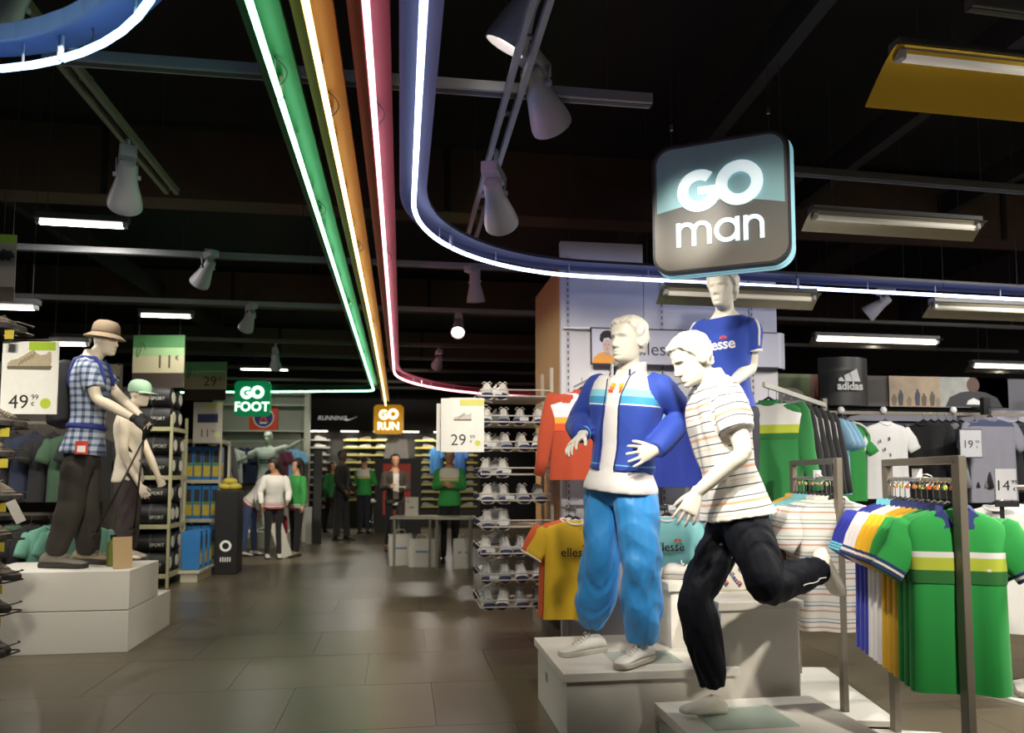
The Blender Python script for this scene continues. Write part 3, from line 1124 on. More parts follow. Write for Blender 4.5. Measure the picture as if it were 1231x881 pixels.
def top_mesh(J, k, e=0.014, t0=-0.05, t1=1.07, sleeve=1.0, rs=(.056, .064, .056, .050, .050, .045, .036), voxel=0.008, fold=0.006, freq=24, seed=2, origin=(0, 0, 0), flare=0.01, extra=None, scale=1.0, sm=4, arms='LR'):
    mb = MB()
    torso_loft(mb, J, k, e, t0=t0, t1=t1, flare=flare, scale=scale)
    for s in arms:
        limb(mb, arm_pts(J, s, k, e * 0.4, sleeve, rs))
    if extra:
        extra(mb)
    me = remesh(mb, voxel, sm, 0.5, origin)
    hc, sc, up, s0, s1 = torso_frame(J)
    co, no = vget(me)
    co = co + np.array(origin)
    L = (sc - hc).length
    t = ((co - np.array(hc)) @ np.array(up)) / L
    fattr(me, 'pv', t)
    arm = np.zeros(len(co))
    along = np.zeros(len(co))
    for s in arms:
        sh, el, wr = J['sh' + s], J['el' + s], J['wr' + s]
        d1, t1_ = seg_dist(co, sh, el)
        tu = ((co - np.array(sh)) @ np.array(el - sh)) / (el - sh).length_squared
        d2, t2_ = seg_dist(co, el, wr)
        lat = np.abs((co - np.array(sc)) @ np.array(s1)) > (J['shL'] - J['shR']).length * 0.5 * 0.80
        sgn = ((co - np.array(sc)) @ np.array(s1)) * (1 if s == 'L' else -1) > 0
        dm = np.minimum(d1 - .064 * k, d2 - .052 * k)
        ct, _ = seg_dist(co, hc, sc + up * 0.02)
        onarm = (((dm < ct - 0.165 * k)) | (dm < 0.008 * k)) & (sgn | (d2 < .07 * k)) & ((t < 1.0) | lat)
        arm[onarm] = 1
        if sleeve < 1.0:
            onarm = onarm & (d1 < .095 * k + e) & (tu < sleeve + .25)
        al = np.where(d1 < d2, tu * (el - sh).length, (el - sh).length + t2_ * (wr - el).length)
        along[onarm] = al[onarm]
    fattr(me, 'arm', arm)
    fattr(me, 'al', along)
    fattr(me, 'st', np.where(arm > 0.5, along + 0.02, t * L))
    if fold:
        folds(me, fold, freq, seed, axis=tuple(up), squeeze=1.6)
    return me

def collar(J, k, name, mat, parent, origin, r=0.072, h=0.045, flare=0.018, gap=0.35, t=1.10, tilt=0.25, thick=0.006):
    """open collar band standing round the neck, gap at the throat"""
    hc, sc, up, s0, s1 = torso_frame(J)
    fw = s1.cross(up)
    c = hc + (sc - hc) * t
    n = 28
    rg = []
    for i in range(n + 1):
        a = PI / 2 + gap + (2 * PI - 2 * gap) * i / n
        dr = s1 * math.cos(a) + fw * math.sin(a)
        front = max(0.0, math.sin(a))
        b0 = c + dr * (r * k) - up * (0.012 * k + front * tilt * 0.10 * k)
        b1 = b0 + up * (h * k) + dr * (0.004 * k)
        b2 = b0 + dr * ((flare + thick) * k) + up * (h * k * 0.25)
        rg.append([b0, b1, b1 + dr * thick * k, b2, b0 + dr * thick * k])
    mb = MB().rings(rg)
    return mb.build(name, mat, parent, origin, smooth='auto')

def pose(loc, ang, h=1.75, lean=0.0, armL=((0.02, .06, -.29), (.06, .07, -.55)), armR=((0.02, -.06, -.29), (.06, -.07, -.55)), stepL=0.0, stepR=0.0, kneeL=0.0, kneeR=0.0, head_yaw=0.0, head_pitch=0.0, liftL=0.0, liftR=0.0, hipw=.09, shw=.185):
    """standing figure in (fwd, left, up) turned by ang (deg) about Z"""
    k = h / 1.85
    R = Matrix.Rotation(math.radians(ang), 3, 'Z')
    base = V(loc)
    W = lambda p: base + R @ (V(p) * k)
    Lr = Matrix.Rotation(math.radians(lean), 3, 'Y')
    hip = V((0, 0, .95))
    T = lambda p: hip + Lr @ (V(p) - hip)
    J = {}
    for s, sg, st, kn, lf, am in (('L', 1, stepL, kneeL, liftL, armL), ('R', -1, stepR, kneeR, liftR, armR)):
        J['hip' + s] = W((0, sg * hipw, .95))
        J['an' + s] = W((st, sg * (hipw + .01), .09 + lf))
        J['kn' + s] = W((st * 0.5 + kn, sg * (hipw + .005), .51 + lf * .5))
        sh = V((0, sg * shw, 1.49))
        J['sh' + s] = W(T(sh))
        J['el' + s] = W(T(sh + V(am[0])))
        J['wr' + s] = W(T(sh + V(am[1])))
    HR = Lr @ Matrix.Rotation(math.radians(head_yaw), 3, 'Z') @ Matrix.Rotation(math.radians(head_pitch), 3, 'Y')
    J['chin'] = W(T((0.005, 0, 1.60)) + HR @ V((0.0, 0, 0.015)))
    J['face'] = R @ (HR @ V((1, 0, 0)))
    J['hup'] = R @ (HR @ V((0, 0, 1)))
    J['R'] = R
    return J, k

def simple_hands(J, k, curl=0.35, which='LR'):
    hs = []
    for s in which:
        d = (J['wr' + s] - J['el' + s]).normalized()
        hc, sc, up, s0, s1 = torso_frame(J)
        inn = -s1 if s == 'L' else s1
        fw = s1.cross(up)
        nrm = inn - d * inn.dot(d)
        if nrm.length < 0.2:
            nrm = V((0, 0, -1))
        hs.append(dict(wr=J['wr' + s], d=d, nrm=nrm, thumb=fw + V((0, 0, .3)), k=k * 1.0, curl=curl))
    return hs
# ================================================================== MAIN MANNEQUINS
manq = M('mannequin cream', 'e6e1d4', rough=0.42, var=0.015, scale=6)
Zv = V((0, 0, 1))

def surf_hit(bvh, o, d):
    h = bvh.ray_cast(V(o), V(d).normalized())
    return h[0], h[1]

def bvh_of(me):
    return BVHTree.FromPolygons([v.co.copy() for v in me.vertices], [tuple(p.vertices) for p in me.polygons])

def decal(me_dec, Mx, bvh, back, lift=0.003):
    """press a flat mesh (in XZ, facing -Y) onto a garment: Mx places it in front, back = push direction"""
    me_dec.transform(Mx)
    b = V(back).normalized()
    for v in me_dec.vertices:
        h = bvh.ray_cast(v.co - b * 0.3, b)
        if h[0] is not None:
            v.co = h[0] - b * lift
    me_dec.update()
    return me_dec

def half_ball(r=0.03):
    mb = MB()
    for a0, a1 in ((8, 86), (94, 172)):
        pts = [(0.02 * r * (1 if a0 < 90 else -1), 0)] if False else []
        arc = [(r * math.cos(math.radians(a0 + (a1 - a0) * i / 8)), r * 0.85 * math.sin(math.radians(a0 + (a1 - a0) * i / 8))) for i in range(9)]
        inner = [(r * .12 * (1 if a0 < 90 else -1), 0.06 * r)]
        mb.prism(arc + inner, 0.001)
    return mb

# ---------------------------------------------------------------- 1: open blue track jacket
def mannequin_jacket():
    k = 1.03
    J = dict(shL=P(790, 463, 3.86), shR=P(720, 463, 4.06), hipL=P(763, 588, 3.92), hipR=P(729, 587, 4.06),
             knL=P(771, 680, 3.88), anL=P(771, 768, 3.98), knR=P(722, 678, 4.08), anR=P(711, 751, 4.22),
             elL=P(824, 498, 3.95), wrL=P(787, 541, 3.79), elR=P(694, 508, 4.15), wrR=P(700, 523, 3.92))
    a = math.radians(52)
    J['face'] = -FH * math.cos(a) - RT * math.sin(a) + Zv * 0.03
    J['hup'] = Zv + RT * 0.03
    J['chin'] = P(754, 437, 3.90)
    zt = 0.355
    base = V(((J['anL'].x + J['anR'].x) / 2, (J['anL'].y + J['anR'].y) / 2, zt))
    o = base
    root = thing('mannequin', 'white mannequin in an open blue track jacket and bright blue trousers', 'mannequin', base)
    hands = [dict(wr=J['wrL'], d=P(757, 550, 3.70) - J['wrL'], nrm=FH + RT * -0.2, thumb=Zv + RT * -0.3, k=1.08, curl=[.05, .12, .2, .25], spread=.3),
             dict(wr=J['wrR'], d=P(681, 539, 3.82) - J['wrR'], nrm=RT * 0.8 + FH * 0.4 - Zv * 0.5, thumb=RT + Zv * 0.7, k=1.08, curl=[.25, .3, .35, .4], spread=.25)]
    put(body(J, k, hands, voxel=0.0045, hair=0.016, seed=1, origin=o, nu=60, nv=96), 'body', manq, root)
    # polo under the jacket
    hc, sc, up, s0, s1 = torso_frame(J)
    fw = s1.cross(up)
    tee = top_mesh(J, k, e=0.005, t0=-0.03, t1=1.06, arms='', fold=0.002, seed=4, origin=o, flare=0.042)
    put(tee, 'polo_shirt', M('white cotton', 'e2dfe0', rough=0.8, sheen=0.1, bump=0.05, bscale=300), root)
    # jacket
    blue = '2746a8'
    jm = ramp_mat('jacket bands', ('attr', 'pv'), [(0, blue), (.225, '6db4dc'), (.238, blue), (.79, 'e6e6ea'), (.803, '3f9bcc'), (.875, '86cfe2'), (.945, 'e6e3e2')], mask='arm', mask_col=blue)
    # the ramp's factor runs 0..1, the attribute reaches 1.1: constant beyond the last stop
    def ext(mb):
        c = hc + (sc - hc) * 1.06
        mb.tube([c, c + up * 0.10 * k], [(.105, .092), (.072, .080)], 28, side=s1)
    jk = top_mesh(J, k, e=0.027, t0=0.17, t1=1.08, rs=(.062, .070, .062, .056, .056, .050, .040), fold=0.013, freq=25, seed=11, origin=o, flare=0.0, extra=ext)
    bm = bmesh.new()
    bm.from_mesh(jk)
    L = (sc - hc).length
    dele = []
    wid = lambda t: 0.046 if t < .5 else 0.046 - .008 * (t - .5) if t < .9 else 0.043 + (t - .9) * 0.10
    cL = hc - o
    for f in bm.faces:
        p = f.calc_center_median() - cL
        t = p.dot(up) / L
        side = s0.lerp(s1, min(max(t, 0), 1)).normalized()
        u, v = p.dot(side), p.dot(side.cross(up))
        if v > 0 and abs(u) < wid(t) and t < 1.3:
            dele.append(f)
        elif t > 1.20:
            dele.append(f)
        elif t < 0.16:
            dele.append(f)
    bmesh.ops.delete(bm, geom=dele, context='FACES')
    for _ in range(6):      # relax the cut edge
        ev = [v for v in bm.verts if v.is_boundary]
        new = {}
        for v in ev:
            nb = [e.other_vert(v) for e in v.link_edges if e.is_boundary]
            if len(nb) == 2:
                new[v] = v.co * 0.4 + (nb[0].co + nb[1].co) * 0.3
        for v, c in new.items():
            v.co = c
    bm.to_mesh(jk)
    bm.free()
    jo = put(jk, 'jacket', jm, root)
    sol = jo.modifiers.new('thick', 'SOLIDIFY')
    sol.thickness = 0.004
    bv = bvh_of(jk)
    # zip edges
    for sg in (-1, 1):
        pts = []
        for i in range(22):
            t = 0.18 + (1.12 - .18) * i / 21
            side = s0.lerp(s1, min(t, 1)).normalized()
            f = side.cross(up)
            h, n = surf_hit(bv, cL + (sc - hc) * t + side * (sg * (wid(t) + 0.008)) + f * 0.4, -f)
            if h is not None:
                pts.append(h + f * 0.002)
        if len(pts) > 3:
            MB().tube(pts, 0.0035, 6).build('zip_edge', M('zip navy', '1b2350', rough=0.5), jo, smooth=True)
    # navy polo collar and flashes on the placket
    collar(J, k, 'polo_collar', M('navy cotton', '27336f', rough=0.8), root, o, r=0.066, h=0.04, flare=0.012, gap=0.5, t=1.13)
    bt = bvh_of(tee)
    f1 = s1.cross(up)
    for sg in (-1, 1):
        for j, (t, c) in enumerate(((.985, 'f0b43a'), (.955, 'ef8a34'), (.925, 'e0502c'))):
            ctr = cL + (sc - hc) * t + s1 * (sg * (0.024 + 0.004 * j)) + f1 * 0.3
            mx = Matrix.Translation(ctr) @ Matrix((s1, -f1, up)).transposed().to_4x4()
            q = MB().prism([(-.014 - .003 * sg, -.009), (.014 - .003 * sg, -.009), (.014 + .003 * sg, .009), (-.014 + .003 * sg, .009)], 0.001).mesh()
            decal(q, mx, bt, -f1, 0.004)
            put(q, 'collar_flash', M('flash ' + c, c, rough=0.8), root, False)
    collar(J, k, 'jacket_collar', M('collar white', 'dcd9d6', rough=.8), jo, o, r=0.082, h=0.072, flare=0.006, gap=0.62, t=1.12)
    # cuffs
    for s in 'LR':
        el, wr = J['el' + s] - o, J['wr' + s] - o
        d = (wr - el).normalized()
        for off, w_ in ((0.018, 0.006), (0.038, 0.006)):
            MB().tube([wr - d * (off + w_), wr - d * (off - w_)], 0.0475, 18).build('cuff_stripe', M('cuff blue', '79c3e6', rough=0.7), jo, smooth=True)
    # chest badge
    c = cL + (sc - hc) * .88 + s1 * 0.095 + f1 * 0.35
    b_ = half_ball(0.011).mesh()
    decal(b_, Matrix.Translation(c) @ Matrix((s1, -f1, up)).transposed().to_4x4(), bv, -f1, 0.003)
    put(b_, 'chest_badge', M('badge', 'd9a07a', rough=0.7), jo, False)
    # trousers
    tr = trousers(J, k, (.105, .110, .106, .104, .106, .104, .078), top=0.06, fold=0.018, freq=38, seed=5, origin=o, squeeze=2.2, voxel=.0065, scale=1.0, pel=.002)
    put(tr, 'trousers', M('bright blue nylon', '2f8ed8', rough=0.55, var=0.04, scale=8, sheen=0.15), root)
    wsh, wso, wl = M('shoe leather white', 'dedad2', rough=0.5, var=0.05), M('shoe sole beige', 'b9b2a6', rough=0.7), M('lace white', 'efece6', rough=0.8)
    dl = P(735, 790, 3.75) - P(775, 790, 3.95)
    dr = P(664, 775, 4.12) - P(722, 775, 4.28)
    shoe(root, J['anL'], dl, 1.0, zt + 0.008, wsh, wso, wl, o, 0.29)
    shoe(root, J['anR'], dr, 1.0, zt, wsh, wso, wl, o, 0.29)
    return J
J1 = mannequin_jacket()

# ---------------------------------------------------------------- 2: running pose, striped polo
def mannequin_runner():
    k = 1.0
    J = dict(shL=P(875, 480, 3.42), shR=P(845, 470, 3.76), hipL=P(897, 630, 3.47), hipR=P(881, 626, 3.66),
             knL=P(921, 706, 3.36), anL=P(987, 683, 3.66), knR=P(836, 716, 3.58), anR=P(857, 826, 3.60),
             elL=P(893, 543, 3.34), wrL=P(838, 592, 3.36), elR=P(888, 530, 3.86), wrR=P(884, 580, 3.80))
    t = math.radians(27)
    h = (-RT - FH * 0.22).normalized()
    J['face'] = h * math.cos(t) - Zv * math.sin(t)
    J['hup'] = Zv * math.cos(t) + h * math.sin(t)
    J['chin'] = P(843, 459, 3.57)
    zt = 0.21
    base = V((J['anR'].x, J['anR'].y, zt))
    o = base
    root = thing('mannequin', 'white barefoot mannequin running in a striped polo shirt and navy track trousers', 'mannequin', base)
    toe = (P(1013, 735, 3.74) - P(990, 680, 3.70))
    shin = (J['anL'] - J['knL']).normalized()
    fup = -shin
    fup = (fup - toe.normalized() * fup.dot(toe.normalized())).normalized()
    hands = [dict(wr=J['wrL'], d=P(820, 630, 3.33) - J['wrL'], nrm=FH + RT * 0.25, thumb=-RT, k=1.05, curl=[.22, .28, .3, .34], spread=.2),
             dict(wr=J['wrR'], d=-Zv, nrm=RT, thumb=-FH, k=1.0, curl=.3)]
    feet = [dict(an=J['anR'], toe_dir=P(818, 850, 3.50) - P(870, 850, 3.62), k=1.0, sole_z=zt + 0.008),
            dict(an=J['anL'], toe_dir=toe, k=1.0, sole_z=J['anL'] - fup * 0.075, up=fup)]
    bm_ = MB()
    put(body(J, k, hands, feet, voxel=0.0045, hair=0.017, seed=3, origin=o, nu=60, nv=96), 'body', manq, root)
    wh = 'e9e6e0'
    pm = ramp_mat('polo stripes', ('attr', 'st'), [(0, wh), (.10, '4a4c55'), (.14, wh), (.30, 'd9c3b0'), (.325, wh), (.42, '4a4c55'), (.455, wh), (.62, 'dca987'), (.70, wh), (.80, '50525a'), (.835, wh)], period=0.155)
    po = top_mesh(J, k, e=0.022, t0=0.04, t1=1.07, sleeve=0.62, rs=(.060, .070, .068, .05, .05, .045, .036), fold=0.017, freq=24, seed=21, origin=o, flare=0.03)
    put(po, 'polo_shirt', pm, root)
    collar(J, k, 'polo_collar', M('polo collar white', 'dedbd6', rough=0.8), root, o, r=0.070, h=0.05, flare=0.03, gap=0.35, t=1.07)
    tr = trousers(J, k, (.104, .104, .098, .088, .088, .082, .062), top=0.14, fold=0.017, freq=32, seed=9, origin=o, squeeze=2.0, pel=0.006, voxel=.0065)
    put(tr, 'trousers', M('navy nylon', '090c18', rough=0.72, var=0.08, scale=8, spec=.25), root)
    bt = bvh_of(tr)
    pts = []
    for i in range(12):      # white piping by the raised ankle
        f = 0.50 + 0.46 * i / 11
        c = J['knL'].lerp(J['anL'], f) - o
        hh = bt.ray_cast(c + (-FH * 0.6 - Zv * (0.12 + 0.1 * i / 11)) * 0.4, (FH * 0.6 + Zv * (0.12 + 0.1 * i / 11)))
        if hh[0] is not None:
            pts.append(hh[0] + V((0, -0.001, -0.001)))
    if len(pts) > 3:
        MB().tube(pts, 0.0028, 5).build('piping', M('piping white', 'd8d8da', rough=0.6), root, smooth=True)
    rod = MB().tube([V((J['anR'].x + 0.03, J['anR'].y + .02, zt)) - o, V((J['anR'].x + 0.03, J['anR'].y + .02, zt + 0.03)) - o], 0.008, 8)
    rod.build('ankle_fixing', M('steel', 'a8a8a8', rough=0.3, metal=1), root)
    return J
J2 = mannequin_runner()

# ---------------------------------------------------------------- 3: blue T-shirt, on the tall plinth
def mannequin_tshirt():
    k = 1.03
    J = dict(shL=P(902, 391, 4.52), shR=P(844, 392, 4.73), hipL=P(892, 505, 4.54), hipR=P(862, 505, 4.68),
             elL=P(902, 441, 4.56), wrL=P(878, 462, 4.36), elR=P(834, 447, 4.82), wrR=P(842, 498, 4.72))
    zt = 0.72
    for s in 'LR':
        h = J['hip' + s]
        J['kn' + s] = V((h.x, h.y - 0.03, zt + 0.50))
        J['an' + s] = V((h.x, h.y, zt + 0.09))
    a = math.radians(42)
    J['face'] = -FH * math.cos(a) - RT * math.sin(a)
    J['hup'] = Zv
    J['chin'] = P(869, 371, 4.58)
    base = V(((J['hipL'].x + J['hipR'].x) / 2, (J['hipL'].y + J['hipR'].y) / 2, zt))
    o = base
    root = thing('mannequin', 'white mannequin in a royal blue T-shirt with white sleeve stripes behind the striped one', 'mannequin', base)
    fwd = -FH * math.cos(a) - RT * math.sin(a)
    feet = [dict(an=J['an' + s], toe_dir=fwd, k=1.0, sole_z=zt) for s in 'LR']
    put(body(J, k, simple_hands(J, k, which='LR'), feet, slim=.86, voxel=0.006, hair=0.016, seed=5, origin=o, nu=56, nv=80), 'body', manq, root)
    te = top_mesh(J, k, e=0.012, t0=-0.02, t1=1.08, scale=.93, sleeve=0.62, rs=(.056, .064, .062, .05, .05, .045, .036), fold=0.012, freq=20, seed=31, origin=o)
    to = put(te, 't_shirt', M('royal blue cotton', '2443a8', rough=0.8, sheen=0.15), root)
    hc, sc, up, s0, s1 = torso_frame(J)
    fw = s1.cross(up)
    bt = bvh_of(te)
    cL = hc - o
    mx = Matrix((s1, -fw, up)).transposed().to_4x4()
    tmsh = text_mesh('ellesse', 0.092, 0.0022, 0.0, spacing=0.95)
    tmsh.transform(TX)
    decal(tmsh, Matrix.Translation(cL + (sc - hc) * .76 + fw * .3) @ mx, bt, -fw, 0.003)
    put(tmsh, 'chest_lettering', M('print white', 'e6e6ee', rough=0.7), to, False)
    hb = half_ball(0.026).mesh()
    decal(hb, Matrix.Translation(cL + (sc - hc) * .815 + s1 * 0.04 + fw * .3) @ mx, bt, -fw, 0.003)
    put(hb, 'chest_emblem', M('print red', 'd0413a', rough=0.7), to, False)
    for s in 'LR':
        sh, el = J['sh' + s] - o, J['el' + s] - o
        d = (el - sh).normalized()
        e_ = sh + d * (el - sh).length * 0.62
        MB().tube([e_ - d * .014, e_ + d * .004], 0.0735, 20).build('sleeve_trim', M('trim white', 'e6e6ea', rough=0.8), to, smooth=True)
        pts = []
        out = (s1 if s == 'L' else -s1) * 0.75 + fw * 0.35 + up * 0.15
        for i in range(10):
            p = sh + up * 0.02 * (1 - i / 9) + d * ((el - sh).length * 0.60 * i / 9)
            h = bt.ray_cast(p + out * .3, -out)
            if h[0] is not None:
                pts.append(h[0] + out * 0.001)
        if len(pts) > 3:
            MB().tube(pts, 0.0085, 6).build('sleeve_stripe', M('trim white', 'e6e6ea'), to, smooth=True)
    put(trousers(J, k, (.098, .096, .085, .07, .07, .066, .055), top=0.12, fold=0.006, seed=8, origin=o, voxel=0.01), 'trousers', M('dark trousers', '1c1e2a', rough=0.7), root)
    return J
mannequin_tshirt()

# ---------------------------------------------------------------- 4: hiker with rucksack
def mannequin_hiker():
    k = 1.04
    J = dict(shR=P(105, 441, 5.87), shL=P(113, 442, 6.20), hipR=P(96, 545, 5.92), hipL=P(102, 545, 6.10),
             knR=P(85, 610, 5.88), anR=P(66, 664, 5.92), knL=P(106, 610, 6.08), anL=P(104, 664, 6.18),
             elR=P(117, 479, 5.82), wrR=P(163, 504, 5.85), elL=P(141, 474, 6.22), wrL=P(172, 503, 6.10))
    h = (RT - FH * 0.12).normalized()
    J['face'] = h - Zv * 0.12
    J['hup'] = Zv + h * 0.12
    J['chin'] = P(125, 427, 6.04)
    zt = 0.612
    base = V(((J['anL'].x + J['anR'].x) / 2, (J['anL'].y + J['anR'].y) / 2, zt))
    o = base
    root = thing('mannequin', 'white mannequin in a sun hat and blue checked shirt with rucksack and walking poles', 'mannequin', base)
    hands = [dict(wr=J['wrR'], d=P(180, 514, 5.85) - J['wrR'], nrm=FH * .8 - Zv * .4, thumb=Zv, k=1.05, curl=1.0),
             dict(wr=J['wrL'], d=P(186, 512, 6.1) - J['wrL'], nrm=-FH * .8 - Zv * .4, thumb=Zv, k=1.05, curl=1.0)]
    put(body(J, k, hands, voxel=0.007, hair=0.0, origin=o, nu=44, nv=64), 'body', M('mannequin painted shade', 'd9cbb6', rough=0.5, var=0.02), root)  # cream mannequin with its shade put into a darker beige
    for h_ in hands:
        g = MB()
        add_hand(g, h_['wr'] - h_['d'].normalized() * 0.01, h_['d'], h_['nrm'], h_['thumb'], 1.14, 1.0, fr=0.0088)
        g.tube([h_['wr'] - h_['d'].normalized() * .035, h_['wr']], 0.034, 14)
        put(remesh(g, 0.007, 1, origin=o), 'glove', M('glove black', '141416', rough=0.7), root)
    # checked shirt: two crossing line sets from attributes
    sh = top_mesh(J, k, e=0.024, t0=-0.02, t1=1.08, sleeve=0.72, rs=(.060, .072, .070, .05, .05, .045, .036), fold=0.010, freq=18, seed=41, origin=o, flare=0.03, voxel=0.009)
    m = bpy.data.materials.new('blue check')
    m.use_nodes = True
    nt = m.node_tree
    b = nt.nodes['Principled BSDF']
    b.inputs['Roughness'].default_value = 0.85
    tc = nt.nodes.new('ShaderNodeTexCoord')
    sp = nt.nodes.new('ShaderNodeSeparateXYZ')
    nt.links.new(tc.outputs['Object'], sp.inputs[0])
    outs = []
    for ax in ('X', 'Z'):
        mu = nt.nodes.new('ShaderNodeMath')
        mu.operation = 'MULTIPLY'
        mu.inputs[1].default_value = 17.0 if ax == 'X' else 18.0
        nt.links.new(sp.outputs[ax], mu.inputs[0])
        fr = nt.nodes.new('ShaderNodeMath')
        fr.operation = 'FRACT'
        nt.links.new(mu.outputs[0], fr.inputs[0])
        gt = nt.nodes.new('ShaderNodeMath')
        gt.operation = 'LESS_THAN'
        gt.inputs[1].default_value = 0.42
        nt.links.new(fr.outputs[0], gt.inputs[0])
        outs.append(gt.outputs[0])
    ad = nt.nodes.new('ShaderNodeMath')
    ad.operation = 'ADD'
    nt.links.new(outs[0], ad.inputs[0])
    nt.links.new(outs[1], ad.inputs[1])
    hf = nt.nodes.new('ShaderNodeMath')
    hf.operation = 'MULTIPLY'
    hf.inputs[1].default_value = 0.45
    nt.links.new(ad.outputs[0], hf.inputs[0])
    rp = nt.nodes.new('ShaderNodeValToRGB')
    rp.color_ramp.interpolation = 'CONSTANT'
    rp.color_ramp.elements.new(0.5)
    for e, (p, c) in zip(rp.color_ramp.elements, ((0, 'a9b0bd'), (.3, '6c7a94'), (.8, '303c58'))):
        e.position = p
        e.color = lin(c) + (1,)
    nt.links.new(hf.outputs[0], rp.inputs['Fac'])
    nt.links.new(rp.outputs['Color'], b.inputs['Base Color'])
    put(sh, 'checked_shirt', m, root)
    collar(J, k, 'shirt_collar', M('check collar', '6a7c9c', rough=0.85), root, o, r=0.068, h=0.04, flare=0.02, t=1.09)
    put(trousers(J, k, (.104, .106, .100, .096, .098, .094, .080), top=0.12, fold=0.018, freq=18, seed=45, origin=o, voxel=0.01, squeeze=1.4), 'trousers', M('olive trousers', '2b2620', rough=0.85, var=0.15, scale=9), root)
    bu, bs = M('boot grey', '6f6a60', rough=0.8, var=0.2, scale=40), M('boot sole', '2d2a26', rough=0.8)
    dR = h
    shoe(root, J['anR'], dR, 1.25, zt, bu, bs, M('boot lace', '8b8576', rough=.8), o, 0.30, name='boot')
    shoe(root, J['anL'], dR, 1.25, zt, M('boot tan', '8a7f69', rough=0.8, var=0.2, scale=40), bs, M('boot lace', '8b8576'), o, 0.30, name='boot')
    # red tag at the hip
    tg = P(98, 538, 5.74) - o
    MB().box(tg, (0.09, 0.006, 0.10)).build('swing_tag', M('tag red', 'c23a2c', rough=0.6), root)
    MB().box(tg + V((0, -0.004, -0.01)), (0.06, 0.003, 0.05)).build('swing_tag', M('tag white', 'e8e6e0', rough=0.6), root)
    # hat: own thing worn on the head
    hu = (Zv + h * 0.12).normalized()
    c = J['chin'] + hu * 0.165 * k - h * 0.012
    q = V((0, 0, 1)).rotation_difference(hu).to_matrix().to_4x4()
    hat = thing('sun_hat', 'tan cloth sun hat on the backpack mannequin', 'hat', c)
    MB().lathe([(.100, 0), (.106, .01), (.103, .05), (.094, .085), (.07, .108), (.03, .117), (0.0, .118)], 28, 0, q, cap=False).build('crown', M('hat tan', '9b8872', rough=0.9, bump=0.1), hat, smooth=True)
    MB().lathe([(.100, .012), (.108, .004), (.155, -.028), (.157, -.032), (.153, -.033), (.100, 0.0)], 28, 0, q, cap=False).build('brim', M('hat tan', '9b8872'), hat, smooth=True)
    MB().lathe([(.1065, .004), (.1065, .022)], 28, 0, q, cap=False).build('hat_band', M('hat band', '75644f', rough=0.9), hat, smooth=True)
    # rucksack: thing worn on the back
    bk = -h
    cB = (J['shR'] + J['shL']) / 2 + bk * 0.20 - Zv * 0.20
    rs_ = thing('rucksack', 'black and grey rucksack with blue straps on the backpack mannequin', 'rucksack', cB)
    mb = MB()
    mb.tube([V((0, 0, -.27)), V((0, 0, -.25)) + bk * .02, V((0, 0, -.1)) + bk * .03, V((0, 0, .12)) + bk * .01, V((0, 0, .23)), V((0, 0, .26))], [(.05, .08), (.10, .15), (.11, .16), (.10, .15), (.07, .12), (.03, .06)], 20, side=bk)
    put(remesh(mb, 0.012, 3), 'pack_body', M('pack black', '17181b', rough=0.75), rs_)
    mb = MB()
    mb.tube([V((0, 0, -.2)) + bk * .1, V((0, 0, -.05)) + bk * .125, V((0, 0, .08)) + bk * .1], [(.03, .08), (.04, .11), (.02, .08)], 16, side=bk)
    mb.build('front_pocket', M('pack grey', '5c5a5e', rough=0.8), rs_, smooth=True)
    sm_ = M('strap navy', '1f2c78', rough=0.7)
    bsv = bvh_of(sh)
    for s, sd in (('R', 1), ('L', -1)):
        shp = J['sh' + s]
        pts = []
        mid = shp.lerp((J['shR'] + J['shL']) / 2, 0.38)
        for ang in range(-30, 200, 18):
            a_ = math.radians(ang)
            dr = bk * math.cos(a_ + 0.2) + Zv * math.sin(a_ + 0.2)
            org = mid - Zv * 0.10
            hh = bsv.ray_cast(org - o + dr * 0.5, -dr)
            if hh[0] is not None and (hh[0] + o - mid).length < .35:
                pts.append(hh[0] + o - cB + dr * 0.008)
        if len(pts) > 3:
            MB().tube(pts, [(.010, .024)] * len(pts), 8, side=FH).build('shoulder_strap', sm_, rs_, smooth=True)
    hc, sc, up, s0, s1 = torso_frame(J)
    pts = []
    for i in range(25):
        a_ = 2 * PI * i / 24
        dr = s1 * math.cos(a_) + s1.cross(up) * math.sin(a_)
        c0 = hc + (sc - hc) * 0.30
        hh = bsv.ray_cast(c0 - o + dr * 0.5, -dr)
        if hh[0] is not None:
            pts.append(hh[0] + o - cB + dr * 0.006)
    if len(pts) > 5:
        MB().tube(pts, [(.022, .008)] * len(pts), 8, side=Zv).build('hip_belt', sm_, rs_, smooth=True)
    # walking poles
    for (a, b_, lab) in ((P(175, 508, 5.85), P(160, 643, 6.0), 'dark walking pole held upright by the backpack mannequin'), (P(183, 508, 6.08), P(112, 648, 5.95), 'dark walking pole slanting across the backpack mannequin')):
        pl = thing('walking_pole', lab, 'pole', b_)
        MB().tube([V((0, 0, 0)), (a - b_) * 0.85], 0.008, 8).build('shaft', M('pole grey', '3a3836', rough=0.4, metal=.6), pl, smooth=True)
        MB().tube([(a - b_) * 0.85, (a - b_) * 1.0, (a - b_) * 1.03], [.014, .017, .012], 10).build('grip', M('grip black', '131313', rough=0.8), pl, smooth=True)
        u_ = (a - b_).normalized()
        MB().tube([u_ * .05, u_ * .056], 0.035, 14).build('basket', M('grip black', '131313'), pl)
mannequin_hiker()

